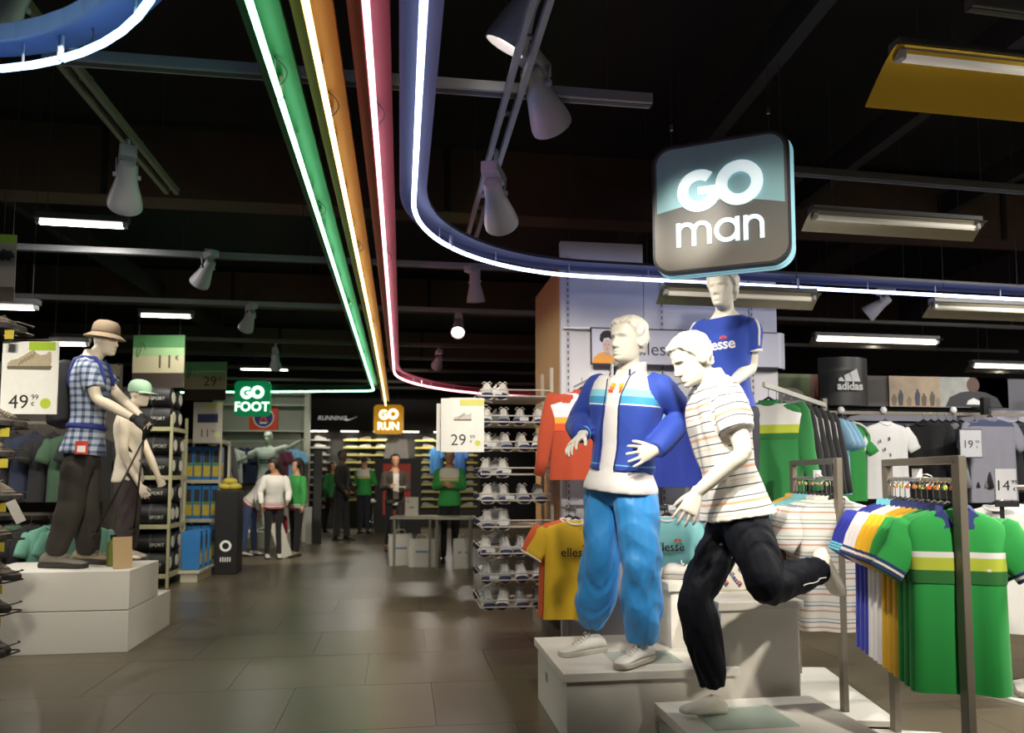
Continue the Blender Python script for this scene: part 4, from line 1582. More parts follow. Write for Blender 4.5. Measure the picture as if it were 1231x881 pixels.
# ---------------------------------------------------------------- 5: smaller mannequin with cap
def mannequin_cap():
    k = 0.88
    J = dict(shR=P(150, 503, 6.44), shL=P(158, 503, 6.72), hipR=P(150, 580, 6.5), hipL=P(157, 580, 6.66),
             elR=P(149, 545, 6.40), wrR=P(168, 583, 6.38), elL=P(178, 545, 6.72), wrL=P(190, 572, 6.66))
    zt = 0.612
    h = (RT - FH * 0.1).normalized()
    for s in 'LR':
        p = J['hip' + s]
        J['kn' + s] = V((p.x, p.y, zt + 0.36)) + h * 0.03
        J['an' + s] = V((p.x, p.y, zt + 0.08))
    J['face'] = h - Zv * 0.1
    J['hup'] = Zv + h * 0.1
    J['chin'] = P(167, 488, 6.58)
    base = V(((J['hipL'].x + J['hipR'].x) / 2, (J['hipL'].y + J['hipR'].y) / 2, zt))
    o = base
    root = thing('mannequin', 'smaller cream mannequin in dark trousers and a pale green cap', 'mannequin', base)
    feet = [dict(an=J['an' + s], toe_dir=h, k=k, sole_z=zt) for s in 'LR']
    put(body(J, k, simple_hands(J, k, 0.3), feet, voxel=0.008, hair=0.0, origin=o, nu=40, nv=56), 'body', M('mannequin painted shade', 'd9cbb6'), root)
    put(top_mesh(J, k, e=0.012, t0=0.0, t1=1.05, arms='', fold=0.006, seed=51, origin=o, voxel=0.01), 'vest_top', M('vest cream', 'cfc6b4', rough=0.85), root)
    put(trousers(J, k, (.102, .102, .09, .086, .088, .086, .075), top=0.15, fold=0.012, seed=52, origin=o, voxel=0.011), 'trousers', M('brown trousers', '3a3032', rough=0.85), root)
    st = MB()
    hc, sc, up, s0, s1 = torso_frame(J)
    st.tube([J['shR'] + Zv * .03 - o, sc.lerp(hc, .45) - FH * .13 + h * .06 - o, J['hipL'].lerp(sc, .2) + h * .15 - o], 0.014, 8)
    st.build('bag_strap', M('strap black', '181818', rough=0.8), root, smooth=True)
    hu = (Zv + h * 0.1).normalized()
    q = V((0, 0, 1)).rotation_difference(hu).to_matrix().to_4x4()
    c = J['chin'] + hu * 0.135 * k - h * 0.012
    cap = thing('cap', 'pale green peaked cap on the smaller mannequin', 'cap', c)
    MB().lathe([(.090, 0), (.096, .02), (.094, .06), (.078, .095), (.045, .115), (0.0, .12)], 26, 0, q, cap=False).build('crown', M('cap green', '7f9c86', rough=0.85), cap, smooth=True)
    pk = MB()
    rg = []
    for i in range(9):
        a_ = math.radians(-60 + 15 * i)
        dr = h * math.cos(a_) + (Zv.cross(h)) * math.sin(a_)
        r1 = 0.09 + 0.075 * math.cos(a_)
        rg.append([dr * .088 + Zv * .008, dr * r1 - Zv * .012, dr * r1 - Zv * .016, dr * .088 + Zv * .002])
    pk.rings(rg).build('peak', M('cap green', '7f9c86'), cap, smooth='auto')
mannequin_cap()
# ================================================================== DISPLAYS ON THE RIGHT
whitep = M('plinth white', 'dcd8cf', rough=0.5, var=0.02, scale=8)

def plinth(label, x0, x1, y0, y1, z0, z1, slab=0.045, lip=0.02, mat=None, name='plinth'):
    c = V(((x0 + x1) / 2, (y0 + y1) / 2, z0))
    root = thing(name, label, 'plinth', c)
    MB().box((0, 0, (z1 - slab - z0) / 2), (x1 - x0 - 2 * lip, y1 - y0 - 2 * lip, z1 - slab - z0)).build('plinth_body', mat or whitep, root, bevel=0.004)
    MB().box((0, 0, z1 - slab / 2 - z0), (x1 - x0, y1 - y0, slab)).build('plinth_top', mat or whitep, root, bevel=0.004)
    return root

p_ = plinth('low white plinth under the blue jacket mannequin', 0.80, 1.72, 3.70, 4.54, 0, 0.355)
MB().box((-0.441, 0.12, 0.2), (0.004, 0.05, 0.05)).build('maker_plate', M('plate grey', '9a9a96', rough=.4), p_)
plinth('lowest white plinth under the running mannequin', 1.25, 2.08, 2.98, 3.66, 0, 0.21, 0.05)
plinth('tall white plinth holding the patterned bag', PZ(858, 722, .68).x, PZ(968, 722, .68).x, 3.72, 4.08, 0, 0.68)
plinth('tall white plinth under the T-shirt mannequin', 1.5, 2.32, 4.12, 4.86, 0, 0.72)
glass = M('base glass', 'b9d6ca', rough=0.06, var=0.0, spec=0.6, alpha=.32)
for lab, ctr, sx, sy, z in (('glass base plate under the shoe on the low plinth', PZ(772, 790, .359), .36, .26, .359), ('glass base plate under the bare running foot', PZ(893, 862, .214), .40, .30, .214)):
    g = tag(MB().box((0, 0, 0), (sx, sy, 0.008)).build('glass_plate', glass, None, bevel=0.001), lab, 'glass plate')
    g.location = ctr

# ---------------------------------------------------------------- the white display wall
lw = M('display wall white', 'c9c7cf', rough=0.55, var=0.03, scale=4)
WX0, WX1, WY = 1.235, 3.06, 5.75
wall = thing('display_wall', 'white slotted display wall behind the mannequins', 'display wall', (WX0, WY, 0))
H1, H2 = 3.20, 3.02
MB().box((0.34, 0.03, H1 / 2), (0.68, 0.06, H1)).build('wall_panel', lw, wall, bevel=0.002)
MB().box((0.685 + 0.57, 0.03, H2 / 2), (1.14, 0.06, H2)).build('wall_panel', lw, wall, bevel=0.002)
MB().box((0.02, 0.60, 1.6), (0.04, 1.08, 2.82), 0).build('end_panel', M('end panel orange', 'b98a5c', rough=0.5, var=0.1, scale=3), wall)
MB().box((0.9, 0.62, 1.45), (1.7, 1.04, 2.9)).build('wall_core', M('wall core', '8b8780', rough=0.7), wall)
MB().box((-0.015, 0.60, 0.06), (0.03, 1.10, 0.12)).build('plinth_strip', M('skirting', '8f887c', rough=0.6), wall)
for x in (0.055, 0.83, 1.6):
    u = MB().box((x, -0.006, 1.55), (0.03, 0.012, 3.05)).build('slotted_upright', M('upright', 'b9b8bf', rough=0.5), wall)
    s_ = MB()
    z = 0.25
    while z < 3.0:
        s_.box((x, -0.0125, z), (0.008, 0.002, 0.026))
        z += 0.05
    tag(s_.build('slot_row', M('slot dark', '18181a', rough=0.8), u), kind='stuff')
MB().box((0.9, -0.03, 2.49), (1.78, 0.06, 0.012)).build('ledge', M('ledge white', 'e6e6ec', rough=0.3), wall)
for z in (1.72, 1.09):
    MB().bar((0.02, -0.05, z), (1.8, -0.05, z), 0.02, 0.03).build('hanging_rail', M('rail chrome', 'b8b8ba', rough=0.25, metal=1), wall)

# brand board with a printed portrait
bd = thing('brand_board', 'wide printed board with a portrait and dark lettering on the display wall', 'board', (WX0 + 0.22, WY - 0.08, 2.20))
MB().box((0.78, 0, 0.145), (1.56, 0.02, 0.29)).build('board', M('board lavender', 'b3b3c4', rough=0.45, var=0.03), bd, bevel=0.002)
fr = M('board frame', '232327', rough=0.5)
for c, s in (((0.78, -0.002, 0.287), (1.56, 0.026, 0.008)), ((0.78, -0.002, 0.003), (1.56, 0.026, 0.008)), ((0.003, -0.002, 0.145), (0.008, 0.026, 0.29))):
    MB().box(c, s).build('frame_edge', fr, bd)
def blob(cx, cz, rx, rz, y, a0=0, a1=360, n=20, wob=0.0):
    return [(cx + rx * (1 + wob * math.sin(3.1 * i)) * math.cos(math.radians(a0 + (a1 - a0) * i / n)), cz + rz * (1 + wob * math.sin(2.3 * i + 1)) * math.sin(math.radians(a0 + (a1 - a0) * i / n))) for i in range(n)]
for nm, pts, col, y in (('printed_shirt', [(.01, .006), (.02, .05), (.06, .085), (.11, .10), (.17, .075), (.21, .03), (.215, .006)], 'c98a3c', -.0105), ('printed_face', blob(.13, .145, .036, .052, 0), 'b39a94', -.0115), ('printed_hair', [(.07, .19), (.075, .235), (.10, .262), (.14, .27), (.175, .255), (.185, .21), (.172, .175), (.165, .20), (.14, .213), (.105, .205), (.092, .17)], '1c1a20', -.0125), ('printed_eye', blob(.117, .158, .007, .0035, 0, n=8), '2a2224', -.0118), ('printed_eye', blob(.143, .158, .007, .0035, 0, n=8), '2a2224', -.0118), ('printed_mouth', blob(.13, .118, .011, .0035, 0, n=8), '7d4f4c', -.0118), ('printed_nose', [(.127, .150), (.133, .150), (.136, .132), (.124, .132)], 'a3867f', -.0117), ('printed_neck', [(.115, .07), (.15, .07), (.155, .12), (.11, .12)], 'a08781', -.011)):
    MB().prism(pts, 0.001, Matrix.Translation((0, y, 0))).build(nm, M('print ' + nm, col, rough=.5), bd)
text('ellesse', 0.15, M('lettering charcoal', '34343c', rough=.5), Matrix.Translation((0.545, -0.012, 0.125)), parent=bd, bold=-0.001)
ep = MB()
rg = []
for i in range(9):
    a = PI / 2 * i / 8
    rg.append([V((1.56 + 0.10 * math.sin(a), 0.10 - 0.10 * math.cos(a) - .01, z)) for z in (0.0, 0.29)] + [V((1.56 + 0.09 * math.sin(a), 0.10 - 0.09 * math.cos(a) - .01, z)) for z in (0.29, 0.0)])
ep.rings(rg).build('curved_end', M('board lavender', 'b3b3c4'), bd, smooth='auto')

# ================================================================== GARMENTS ON HANGERS
def hang_garment(name, label, cat, group=None, w_=0.44, L=0.70, sleeve=0.2, body_mat=None, sleeve_mat=None, trim_mat=None, collar_mat=None, seed=0, depth=0.05, bands=None, polo=True, hanger=True, droop=None, lettering=None):
    root = thing(name, label, cat, (0, 0, 0), 0, group)
    rg_ = np.random.default_rng(seed)
    ph = rg_.uniform(0, 6.3, 4)
    hw = w_ / 2
    n = 40

    def ring(z, half, dep, fold, grow=0.0, zs=0.0):
        fold = fold * 1.5
        r = []
        for j in range(n):
            a = 2 * PI * j / n
            ca, sa = math.cos(a), math.sin(a)
            x = half * math.copysign(abs(ca) ** .8, ca)
            f = fold * (math.sin(x * 26 + ph[0]) * .6 + math.sin(x * 43 + ph[1]) * .4)
            y = dep * math.copysign(abs(sa) ** .55, sa) + f * (1 if sa < 0 else .5)
            dz = -zs * (abs(x) / half) ** 1.5 if half > 0 else 0
            s2 = math.copysign(1, y)
            r.append(V((x + f * .15, y + s2 * grow, z + dz)))
        return r
    prof = [(0.0, .062, .020, 0), (-.016, .11, .026, 0), (-.034, hw * .80, .032, 0.001), (-.060, hw * .96, .038, .002), (-.10, hw * .985, depth * .9, .004), (-.18, hw * .955, depth, .007), (-.3, hw * .95, depth, .010), (-.3 - (L - .3) * .5, hw * .97, depth * .9, .013), (-L, hw, depth * .85, .015), (-L - .002, hw * .97, depth * .5, .012)]
    mb = MB().rings([ring(z, h, d, f) for z, h, d, f in prof])
    mb.build('garment_body', body_mat, root, smooth='auto')
    # sleeves
    dr = droop if droop is not None else (0.50 if sleeve < 0.4 else 0.20)
    for s in (-1, 1):
        d = V((s * dr, -0.12 if sleeve < .4 else -.1, -1)).normalized()
        p0 = V((s * hw * .86, 0, -.085))
        pts, rad = [], []
        for t in (-0.12, 0, .25, .5, .8, 1.0):
            pts.append(p0 + d * (t * sleeve) + V((s * .006 * math.sin(t * 7 + ph[2]), .004 * math.sin(t * 9 + ph[3]), 0)))
            e = .078 - .016 * t if sleeve < .4 else .074 - .034 * max(0, t)
            rad.append((e * (.7 if t < 0 else 1), .026 if t > 0 else .02))
        sl = MB().tube(pts, rad, 16, side=V((1, 0, 0)) if False else V((s * 1.0, 0, dr)).normalized())
        so = sl.build('sleeve', sleeve_mat or body_mat, root, smooth=True)
        if trim_mat:
            mats = trim_mat if isinstance(trim_mat, (list, tuple)) else [trim_mat]
            for i, tmx in enumerate(mats):
                a0, a1 = pts[-1] - d * (.004 + .014 * i), pts[-1] - d * (.014 + .014 * i)
                MB().tube([a0 + d * .004, a1 + d * .004], [(rad[-1][0] + .003, rad[-1][1] + .003)] * 2, 16, side=V((s * 1.0, 0, dr)).normalized()).build('sleeve_trim', tmx, so, smooth='auto')
    if bands:
        for z0, z1, bm_ in bands:
            def itp(z):
                for a, b in zip(prof[:-1], prof[1:]):
                    if z >= b[0]:
                        t = (z - a[0]) / (b[0] - a[0])
                        return [a[i] + (b[i] - a[i]) * t for i in (1, 2, 3)]
                return prof[-1][1:]
            rr = [ring(z, itp(z)[0] + .0025, itp(z)[1], itp(z)[2], grow=.003) for z in (z0, (z0 + z1) / 2, z1)]
            MB().rings(rr, cap=False).build('chest_band', bm_, root, smooth=True)
    cm = collar_mat or body_mat
    if polo:
        c = MB()
        for s in (-1, 1):      # two collar leaves falling either side of the placket
            c.add([V((s * .012, -.042, -.066)), V((s * .056, -.040, -.074)), V((s * .082, -.026, -.022)), V((s * .064, .010, .018)), V((s * .030, .012, .024)), V((s * .050, -.026, .004)),
                   V((s * .012, -.030, -.052)), V((s * .048, -.026, -.058)), V((s * .070, -.010, -.018)), V((s * .058, .016, .018)), V((s * .030, .018, .022)), V((s * .046, -.014, .004))],
                  [(0, 1, 2, 5), (5, 2, 3, 4), (6, 11, 8, 7), (11, 10, 9, 8), (0, 6, 7, 1), (1, 7, 8, 2), (2, 8, 9, 3), (3, 9, 10, 4), (4, 10, 11, 5), (5, 11, 6, 0)])
        for piece in islands(c):
            piece.build('collar', cm, root, smooth='auto')
        MB().box((0, -.0385, -.10), (.028, .006, .11)).build('placket', cm if collar_mat else body_mat, root)
    else:
        MB().tube([V((.062 * math.cos(a), -.030 * (math.sin(a) > 0) * math.sin(a) - .004, .004 - .03 * max(0, math.sin(a)))) for a in [2 * PI * i / 20 for i in range(21)]], .008, 6).build('collar', cm, root, smooth=True)
    if hanger:
        hb = MB()
        hb.tube([V((-hw * .8, 0, -.062)), V((-.06, 0, -.012)), V((0, 0, .028)), V((.06, 0, -.012)), V((hw * .8, 0, -.062))], .010, 8)
        ho = hb.build('hanger', M('hanger black', '111113', rough=.45), root, smooth=True)
        hk = [V((0, 0, .03)), V((0, 0, .065))] + [V((0, .018 - .018 * math.cos(a), .065 + .018 * math.sin(a) + .02)) for a in [i * PI / 6 for i in range(8)]]
        MB().tube(hk, .0022, 6).build('hook', M('hook wire', 'a5a5a5', rough=.3, metal=1), ho, smooth=True)
    if lettering:
        txt, sz, z, mt, em = lettering
        text(txt, sz, mt, Matrix.Translation((0, -depth - .026, z)), name='lettering', parent=root, bold=.0012)
        if em:
            b = half_ball(sz * .36)
            bo = b.build('emblem', em, root)
            bo.location = (sz * .75, -depth - .026, z + sz * .42)
    return root

def cloth(name, col, **kw):
    return M('cloth ' + name, col, rough=0.82, var=0.05, scale=12, sheen=0.12, bump=0.04, bscale=250, **kw)

navy, wht = cloth('navy', '23306e'), cloth('white', 'dcdbd9')

# ---- garments on the white display wall (front faces the camera side)
def dangle(o, px, py, y, rz=0.0):
    o.location = PYY(px, py, y)
    o.rotation_euler = (0, 0, rz)
    return o
orange = cloth('orange', 'a03a1a')
oj = hang_garment('track_jacket', 'orange track jacket with lavender shoulders hanging on the display wall', 'jacket', w_=.50, L=.66, sleeve=.56, body_mat=orange, bands=[(-.02, -.20, cloth('lavender', 'cfc6d2')), (-.20, -.245, cloth('amber', 'd89a30')), (-.245, -.30, cloth('deep orange', 'c24a22'))], seed=3, polo=False, droop=.22)
dangle(oj, 700, 470, 5.42, -0.1)
hang_garment('track_jacket', 'second blue track jacket hanging on the display wall behind the open jacket', 'jacket', w_=.48, L=.70, sleeve=.56, body_mat=cloth('royal', '22379a'), bands=[(-.02, -.16, cloth('lavender', 'cfc6d2')), (-.16, -.21, cloth('pale blue', '86bfd8')), (-.21, -.27, cloth('mid blue', '3f8fc4'))], seed=4, polo=False, droop=.22)
dangle(bpy.data.objects['track_jacket.001'], 808, 474, 5.42, -0.1)
yt = hang_garment('t_shirt', 'yellow T-shirt with dark chest lettering hanging on the display wall', 'T-shirt', w_=.46, L=.68, sleeve=.2, body_mat=cloth('yellow', 'd8b020'), trim_mat=wht, collar_mat=wht, polo=False, seed=6, droop=.62, lettering=('ellesse', .085, -.215, M('print black', '26241f', rough=.6), M('print orange', 'c8501e', rough=.6)))
dangle(yt, 692, 626, 5.2, -0.12)
dangle(hang_garment('t_shirt', 'orange T-shirt hanging just behind the yellow one', 'T-shirt', w_=.46, L=.70, sleeve=.2, body_mat=cloth('rust', 'c25324'), trim_mat=wht, collar_mat=wht, polo=False, seed=7, droop=.62), 684, 624, 5.36, -0.12)
lt = hang_garment('t_shirt', 'pale turquoise T-shirt with dark chest lettering between the mannequins', 'T-shirt', w_=.46, L=.72, sleeve=.2, body_mat=cloth('turquoise', '7fc0c6'), trim_mat=wht, collar_mat=wht, polo=False, seed=8, droop=.62, lettering=('ellesse', .085, -.205, M('print black', '26241f'), M('print orange', 'c8501e')))
dangle(lt, 800, 622, 5.2, -0.05)
dangle(hang_garment('t_shirt', 'teal T-shirt hanging just behind the turquoise one', 'T-shirt', w_=.46, L=.76, sleeve=.2, body_mat=cloth('teal', '2f8f9c'), polo=False, seed=9, droop=.62), 803, 621, 5.38, -0.05)
# arms that hold the wall garments, and small tickets
for x, z, lab in ((PYY(700, 470, 5.42).x, PYY(700, 460, 5.42).z, 'wall arm holding the orange jacket'), (PYY(808, 474, 5.42).x, PYY(808, 464, 5.42).z, 'wall arm holding the second blue jacket'), (PYY(692, 626, 5.2).x, PYY(692, 613, 5.2).z, 'wall arm holding the yellow T-shirt'), (PYY(800, 622, 5.2).x, PYY(800, 609, 5.2).z, 'wall arm holding the turquoise T-shirt')):
    r = thing('wall_arm', lab, 'hanging arm', (x, WY - 0.06, z))
    MB().tube([V((0, 0, 0)), V((0, -0.60, 0)), V((0, -0.62, .012))], .008, 8).build('arm', M('rail chrome', 'b8b8ba'), r, smooth=True)
    MB().box((0, -0.63, .0), (.055, .004, .035)).build('size_ticket', M('ticket', 'c8c8ce', rough=.5), r)
# grey trainer on the tall plinth
def plain_shoe(name, label, loc, rz, k=1.0, up='b5b2ae', so='8e8a86', cat='shoe', group=None, la='d8d6d2', pitch=0.0):
    r = thing(name, label, cat, loc, rz, group)
    r.rotation_euler = (pitch, 0, rz)
    shoe(r, V((0, 0, 0)), V((0, -1, 0)), k, 0.0, M('shoe ' + up, up, rough=.6, var=.08), M('sole ' + so, so, rough=.7), M('lace ' + la, la, rough=.8), (0, 0, 0), .28, name='upper')
    return r
plain_shoe('trainer', 'grey trainer standing on the tall plinth beside the blue trousers', V((1.62, 4.30, .72)), 1.25)

# patterned bag and fur hood on the plinth
bg = thing('bag', 'white bag printed with navy words and orange half balls', 'bag', PZ(884, 712, .68) + V((0, 0.10, 0)))
b = MB()
n = 30
rg = []
for z, hx, hy in ((0, .105, .07), (.02, .12, .08), (.08, .125, .078), (.15, .115, .06), (.20, .095, .035), (.235, .06, .018), (.245, .03, .01)):
    rg.append([V((hx * math.copysign(abs(math.cos(a)) ** .8, math.cos(a)), hy * math.copysign(abs(math.sin(a)) ** .8, math.sin(a)), z)) for a in [2 * PI * j / n for j in range(n)]])
b.rings(rg)
bo = b.build('bag_body', M('bag cream', 'dcd5c6', rough=.6), bg, smooth=True)
bb = bvh_of(bo.data)
for i, (x, z) in enumerate(((-.07, .05), (0.01, .045), (.075, .06), (-.04, .13), (.04, .135), (-.01, .20))):
    t_ = text_mesh('ellesse', .042, .001, 0)
    t_.transform(TX)
    decal(t_, Matrix.Translation((x, -.25, z + .028)) @ Matrix.Rotation(.9, 4, 'Y'), bb, (0, 1, 0), .002)
    put(t_, 'printed_word', M('print navy', '232a66', rough=.6), bg, False)
    h_ = half_ball(.017).mesh()
    decal(h_, Matrix.Translation((x + .026, -.25, z)) @ Matrix.Rotation(.6, 4, 'Y'), bb, (0, 1, 0), .002)
    put(h_, 'printed_half_ball', M('print orange', 'c8501e'), bg, False)
MB().tube([V((-.05, 0, .22)), V((-.045, 0, .30)), V((0, 0, .33)), V((.045, 0, .30)), V((.05, 0, .22))], .007, 8).build('bag_handle', M('bag cream', 'dcd5c6'), bg, smooth=True)
fb = PZ(930, 716, .68) + V((.02, .18, 0))
fh = thing('fur_hood', 'tawny faux-fur hood standing behind the striped mannequin', 'hood', fb)
f_ = MB()
f_.tube([V((0.02, 0, 0)), V((.03, 0, .15)), V((.01, 0, .28)), V((-.02, 0, .36)), V((-.03, 0, .40))], [(.05, .05), (.055, .06), (.055, .06), (.045, .05), (.02, .02)], 16)
fm = remesh(f_, .012, 1)
co, no = vget(fm)
co = co + no * (RNG.uniform(-.004, .012, len(co)))[:, None]
fm.vertices.foreach_set('co', co.ravel())
put(fm, 'fur_pile', M('fur tawny', 'a37a33', rough=.95, var=.5, scale=80), fh, False)
hl = MB().tube([V((.10, .01, 0)), V((.10, .01, .2)), V((.07, .01, .33))], [(.06, .03), (.06, .03), (.03, .02)], 12).build('hood_lining', M('hood lining', '5b4526', rough=.9), fh, smooth=True)

# ================================================================== SHOE TOWER AT THE WALL END
tw = thing('shoe_rack', 'wire shoe rack fixed to the orange end of the display wall', 'shoe rack', (0.90, 6.12, 0))
wire = M('rack wire', 'c4bcae', rough=.4, metal=.25)
SHZ = [0.335 + 0.205 * i for i in range(9)]
tX0, tX1, tY0, tY1 = -.29, .27, -.30, .30
for z in SHZ:
    m = MB()
    for dz in (-.02, .03):
        m.tube([V((tX0, tY0, z + dz)), V((tX1, tY0, z + dz))], .006, 6)
        m.tube([V((tX0, tY1, z + dz)), V((tX0, tY0, z + dz))], .004, 6)
    m.tube([V((tX1, tY0, z + .03)), V((tX1, tY0, z - .02))], .004, 6)
    m.tube([V((tX0, tY0, z + .03)), V((tX0, tY0, z - .02))], .004, 6)
    m.tube([V((tX1, tY1, z - .02)), V((tX1, tY0, z - .02))], .004, 6)
    for i in range(11):
        x = tX0 + (tX1 - tX0) * (i + .5) / 11
        m.tube([V((x, tY0, z - .02)), V((x, tY1, z - .02))], .0025, 5)
    m.box((-.01, .0, z - .026), (.52, .56, .008))
    sh_ = MB()
    o = m.build('wire_shelf', wire, tw)
    o['kind'] = 'stuff'
    if z != SHZ[0] and random.random() < .7:
        MB().box((tX0 + .05 + random.random() * .35, tY0 - .006, z + .005), (.07, .003, .028)).build('shelf_label', M('ticket', 'c8c8ce'), tw)
for y in (-.2, .2):
    MB().box((.292, y, 1.2), (.025, .03, 2.0)).build('back_upright', wire, tw)
# shoes on the tower
def rack_shoe_proto():
    r = thing('running_shoe', 'white running shoe with navy toe on the wire shoe rack', 'shoe', (0, 0, 0), 0, 'running shoes on the wire shoe rack')
    shoe(r, V((0, 0, 0)), V((0, -1, 0)), 1.0, 0, M('runner white', 'cfd0d6', rough=.55, var=.12, scale=30), M('runner sole white', 'e2e2e2', rough=.6), M('lace white', 'efece6'), (0, 0, 0), .27, name='upper')
    tc = MB()
    rg = []
    for y, hw, h in ((-.165, .045, .030), (-.18, .042, .040), (-.196, .034, .040), (-.2055, .022, .030)):
        rg.append([V((hw * math.copysign(abs(math.cos(a)) ** .7, math.cos(a)), y, .004 + h * (.5 + .5 * math.sin(a)))) for a in [2 * PI * j / 14 for j in range(14)]])
    tc.rings(rg).build('toe_bumper', M('runner navy', '1b2148', rough=.6), r, smooth=True)
    return r
proto = rack_shoe_proto()
ORD = ('lowest', 'second', 'third', 'fourth', 'fifth', 'sixth', 'seventh', 'eighth', 'top')
def shoe_tag(q, ci, si):
    cn = ('pale grey', 'cream white', 'mid grey', 'bluish white', 'slate grey')[ci]
    q['label'] = '%s running shoe with navy toe on the %s shelf of the wire shoe rack' % (cn, ORD[si])
    q['group'] = '%s shoes on the %s wire shelf' % (cn, ORD[si])
first = True
ups = [M('runner ' + c, c, rough=.55, var=.12, scale=30) for c in ('d4d3d6', 'e6e4e0', 'a9adb6', 'cfd0d6', '8f949e')]
for si, z in enumerate(SHZ):
    cnt = 2 if si in (3, 5) else (2 if si == 8 else 4)
    for i in range(4):
        if si in (3, 5, 8) and i >= 2:
            continue
        x = tX0 + .07 + .137 * i + random.uniform(-.008, .008)
        q = proto if first else copy_tree(proto)
        first = False
        q.location = V((.90 + x, 6.12 - .085, z - .018))
        q.scale = (1.18, 1.0, 1.3)
        q.rotation_euler = (0.16, 0, random.uniform(-.12, .12) - .1)
        ci = random.randrange(5)
        recolor(q, {'upper': ups[ci]})
        shoe_tag(q, ci, si)
    for i in range(2):
        q = copy_tree(proto)
        q.location = V((.90 + tX0 + .20, 6.12 + .12 + .12 * i, z - .018))
        q.scale = (1.18, 1.0, 1.3)
        q.rotation_euler = (0.05, 0, -PI / 2 + random.uniform(-.15, .15))
        ci = random.randrange(5)
        recolor(q, {'upper': ups[ci]})
        shoe_tag(q, ci, si)

# price cards near the tower
def card(label, c, w_, h_, rz=0.0, lines=(), band=None, name='price_card', mat=None, depth=.008, badge=None, border=None, shoepic=None):
    r = thing(name, label, 'price card', c, rz)
    MB().box((0, 0, 0), (w_, depth, h_)).build('card', mat or M('card white', 'e9e8e2', rough=.55), r)
    if border:
        MB().box((0, depth * .6, 0), (w_ + .016, depth * .5, h_ + .016)).build('card_frame', border, r)
    if band:
        bx, bz, bw, bh, bc = band
        MB().box((bx, -depth / 2 - .0006, bz), (bw, .0012, bh)).build('colour_band', M('band ' + bc, bc, rough=.55), r)
    for t, sz, x, z, col in lines:
        text(t, sz, M('ink ' + col, col, rough=.6), Matrix.Translation((x, -depth / 2 - .001, z)), parent=r, ext=.0006)
    if badge:
        bx, bz, br, bc = badge
        MB().lathe([(0, 0), (br, 0), (br, .0012), (0, .0012)], 20, 0, Matrix.Translation((bx, -depth / 2, bz)) @ Matrix.Rotation(PI / 2, 4, 'X'), cap=False).build('price_badge', M('band ' + bc, bc, rough=.55), r)
    if shoepic:
        sx, sz, sw, sc_ = shoepic
        prof = [(-.5, .0), (-.51, .09), (-.43, .17), (-.28, .205), (-.12, .30), (.02, .40), (.09, .43), (.16, .35), (.26, .30), (.38, .32), (.46, .40), (.51, .36), (.52, .14), (.5, .0)]
        MB().prism([(x * sw, z * sw) for x, z in prof], .001, Matrix.Translation((sx, -depth / 2 - .001, sz))).build('printed_shoe', M('print shoe ' + sc_, sc_, rough=.6, var=.2, scale=60), r)
        for q_ in range(5):
            x0 = -.26 + .075 * q_
            z0 = .13 + .045 * q_
            MB().prism([(x * sw, z * sw) for x, z in ((x0, z0 - .08), (x0 + .03, z0 - .09), (x0 + .10, z0 + .05), (x0 + .07, z0 + .065))], .0012, Matrix.Translation((sx, -depth / 2 - .0016, sz))).build('printed_stripe', M('print stripe', '8b7f69', rough=.6), r)
        MB().prism([(x * sw, z * sw) for x, z in ((-.52, .03), (-.5, -.05), (.5, -.06), (.54, .04))], .0012, Matrix.Translation((sx, -depth / 2 - .0012, sz))).build('printed_sole', M('print sole', '6d6456', rough=.6), r)
    return r
pc = P(556, 511, 5.62)
card('bright white price card reading 29 hung at the wire shoe rack', pc, .325, .405, -.14, lines=(('29', .12, -.03, -.115, '3a3a3c'), ('99', .04, .075, -.09, '3a3a3c'), ('€', .03, .065, -.125, '3a3a3c')), band=(.07, .17, .18, .05, 'd2cf6c'), badge=(.115, -.135, .022, 'c9d24a'), shoepic=(.0, .04, .13, 'c9c3b6'))
MB().tube([V((-.10, .01, .205)), V((.10, .01, .205)), V((.16, .16, .2)), V((.22, .30, .2))], .004, 6).build('card_arm', wire, bpy.data.objects['price_card'])
_c2 = card('second price card hanging edge-on behind the bright card reading 29', pc + V((-.14, .10, -.01)), .10, .36, -.2, lines=())
MB().tube([V((0, .006, .17)), V((.0, .06, .19)), V((.32, .25, .19))], .004, 6).build('card_arm', wire, _c2)

# ================================================================== SQUARE SIGNS
def ring_mesh(cx, cz, r0, r1, a0, a1, n=40, y=0, t=.006):
    mb = MB()
    rg = []
    for i in range(n + 1):
        a = math.radians(a0 + (a1 - a0) * i / n)
        c, s = math.cos(a), math.sin(a)
        rg.append([V((cx + r0 * c, y, cz + r0 * s)), V((cx + r1 * c, y, cz + r1 * s)), V((cx + r1 * c, y + t, cz + r1 * s)), V((cx + r0 * c, y + t, cz + r0 * s))])
    return mb.rings(rg, cap=abs(a1 - a0) < 359)

def go_letters(root, s, y, mat, cz):
    """overlapping bold G and O, s = letter height"""
    r = s / 2
    t = s * .25
    ring_mesh(-s * .44, cz, r - t, r, 52, 360, y=y).build('letter', mat, root, smooth='auto')
    MB().box((-s * .27, y + .003, cz - t * .02), (s * .40, .006, t * .72)).build('letter_bar', mat, root)
    ring_mesh(s * .46, cz + s * .06, (r - t) * 1.05, r * 1.05, 0, 360, y=y - .002).build('letter', mat, root, smooth='auto')

gm_c = (P(788, 238, 3.98) + P(948, 232, 3.74)) / 2
gx = (P(948, 235, 3.72) - P(788, 235, 3.98))
gx.z = 0
gz = math.atan2(gx.y, gx.x)
W_ = .70
gm = thing('hanging_sign', 'rounded square sign with teal gloss reading GO man above the mannequins', 'sign', V((gm_c.x, gm_c.y, 2.75)), gz)

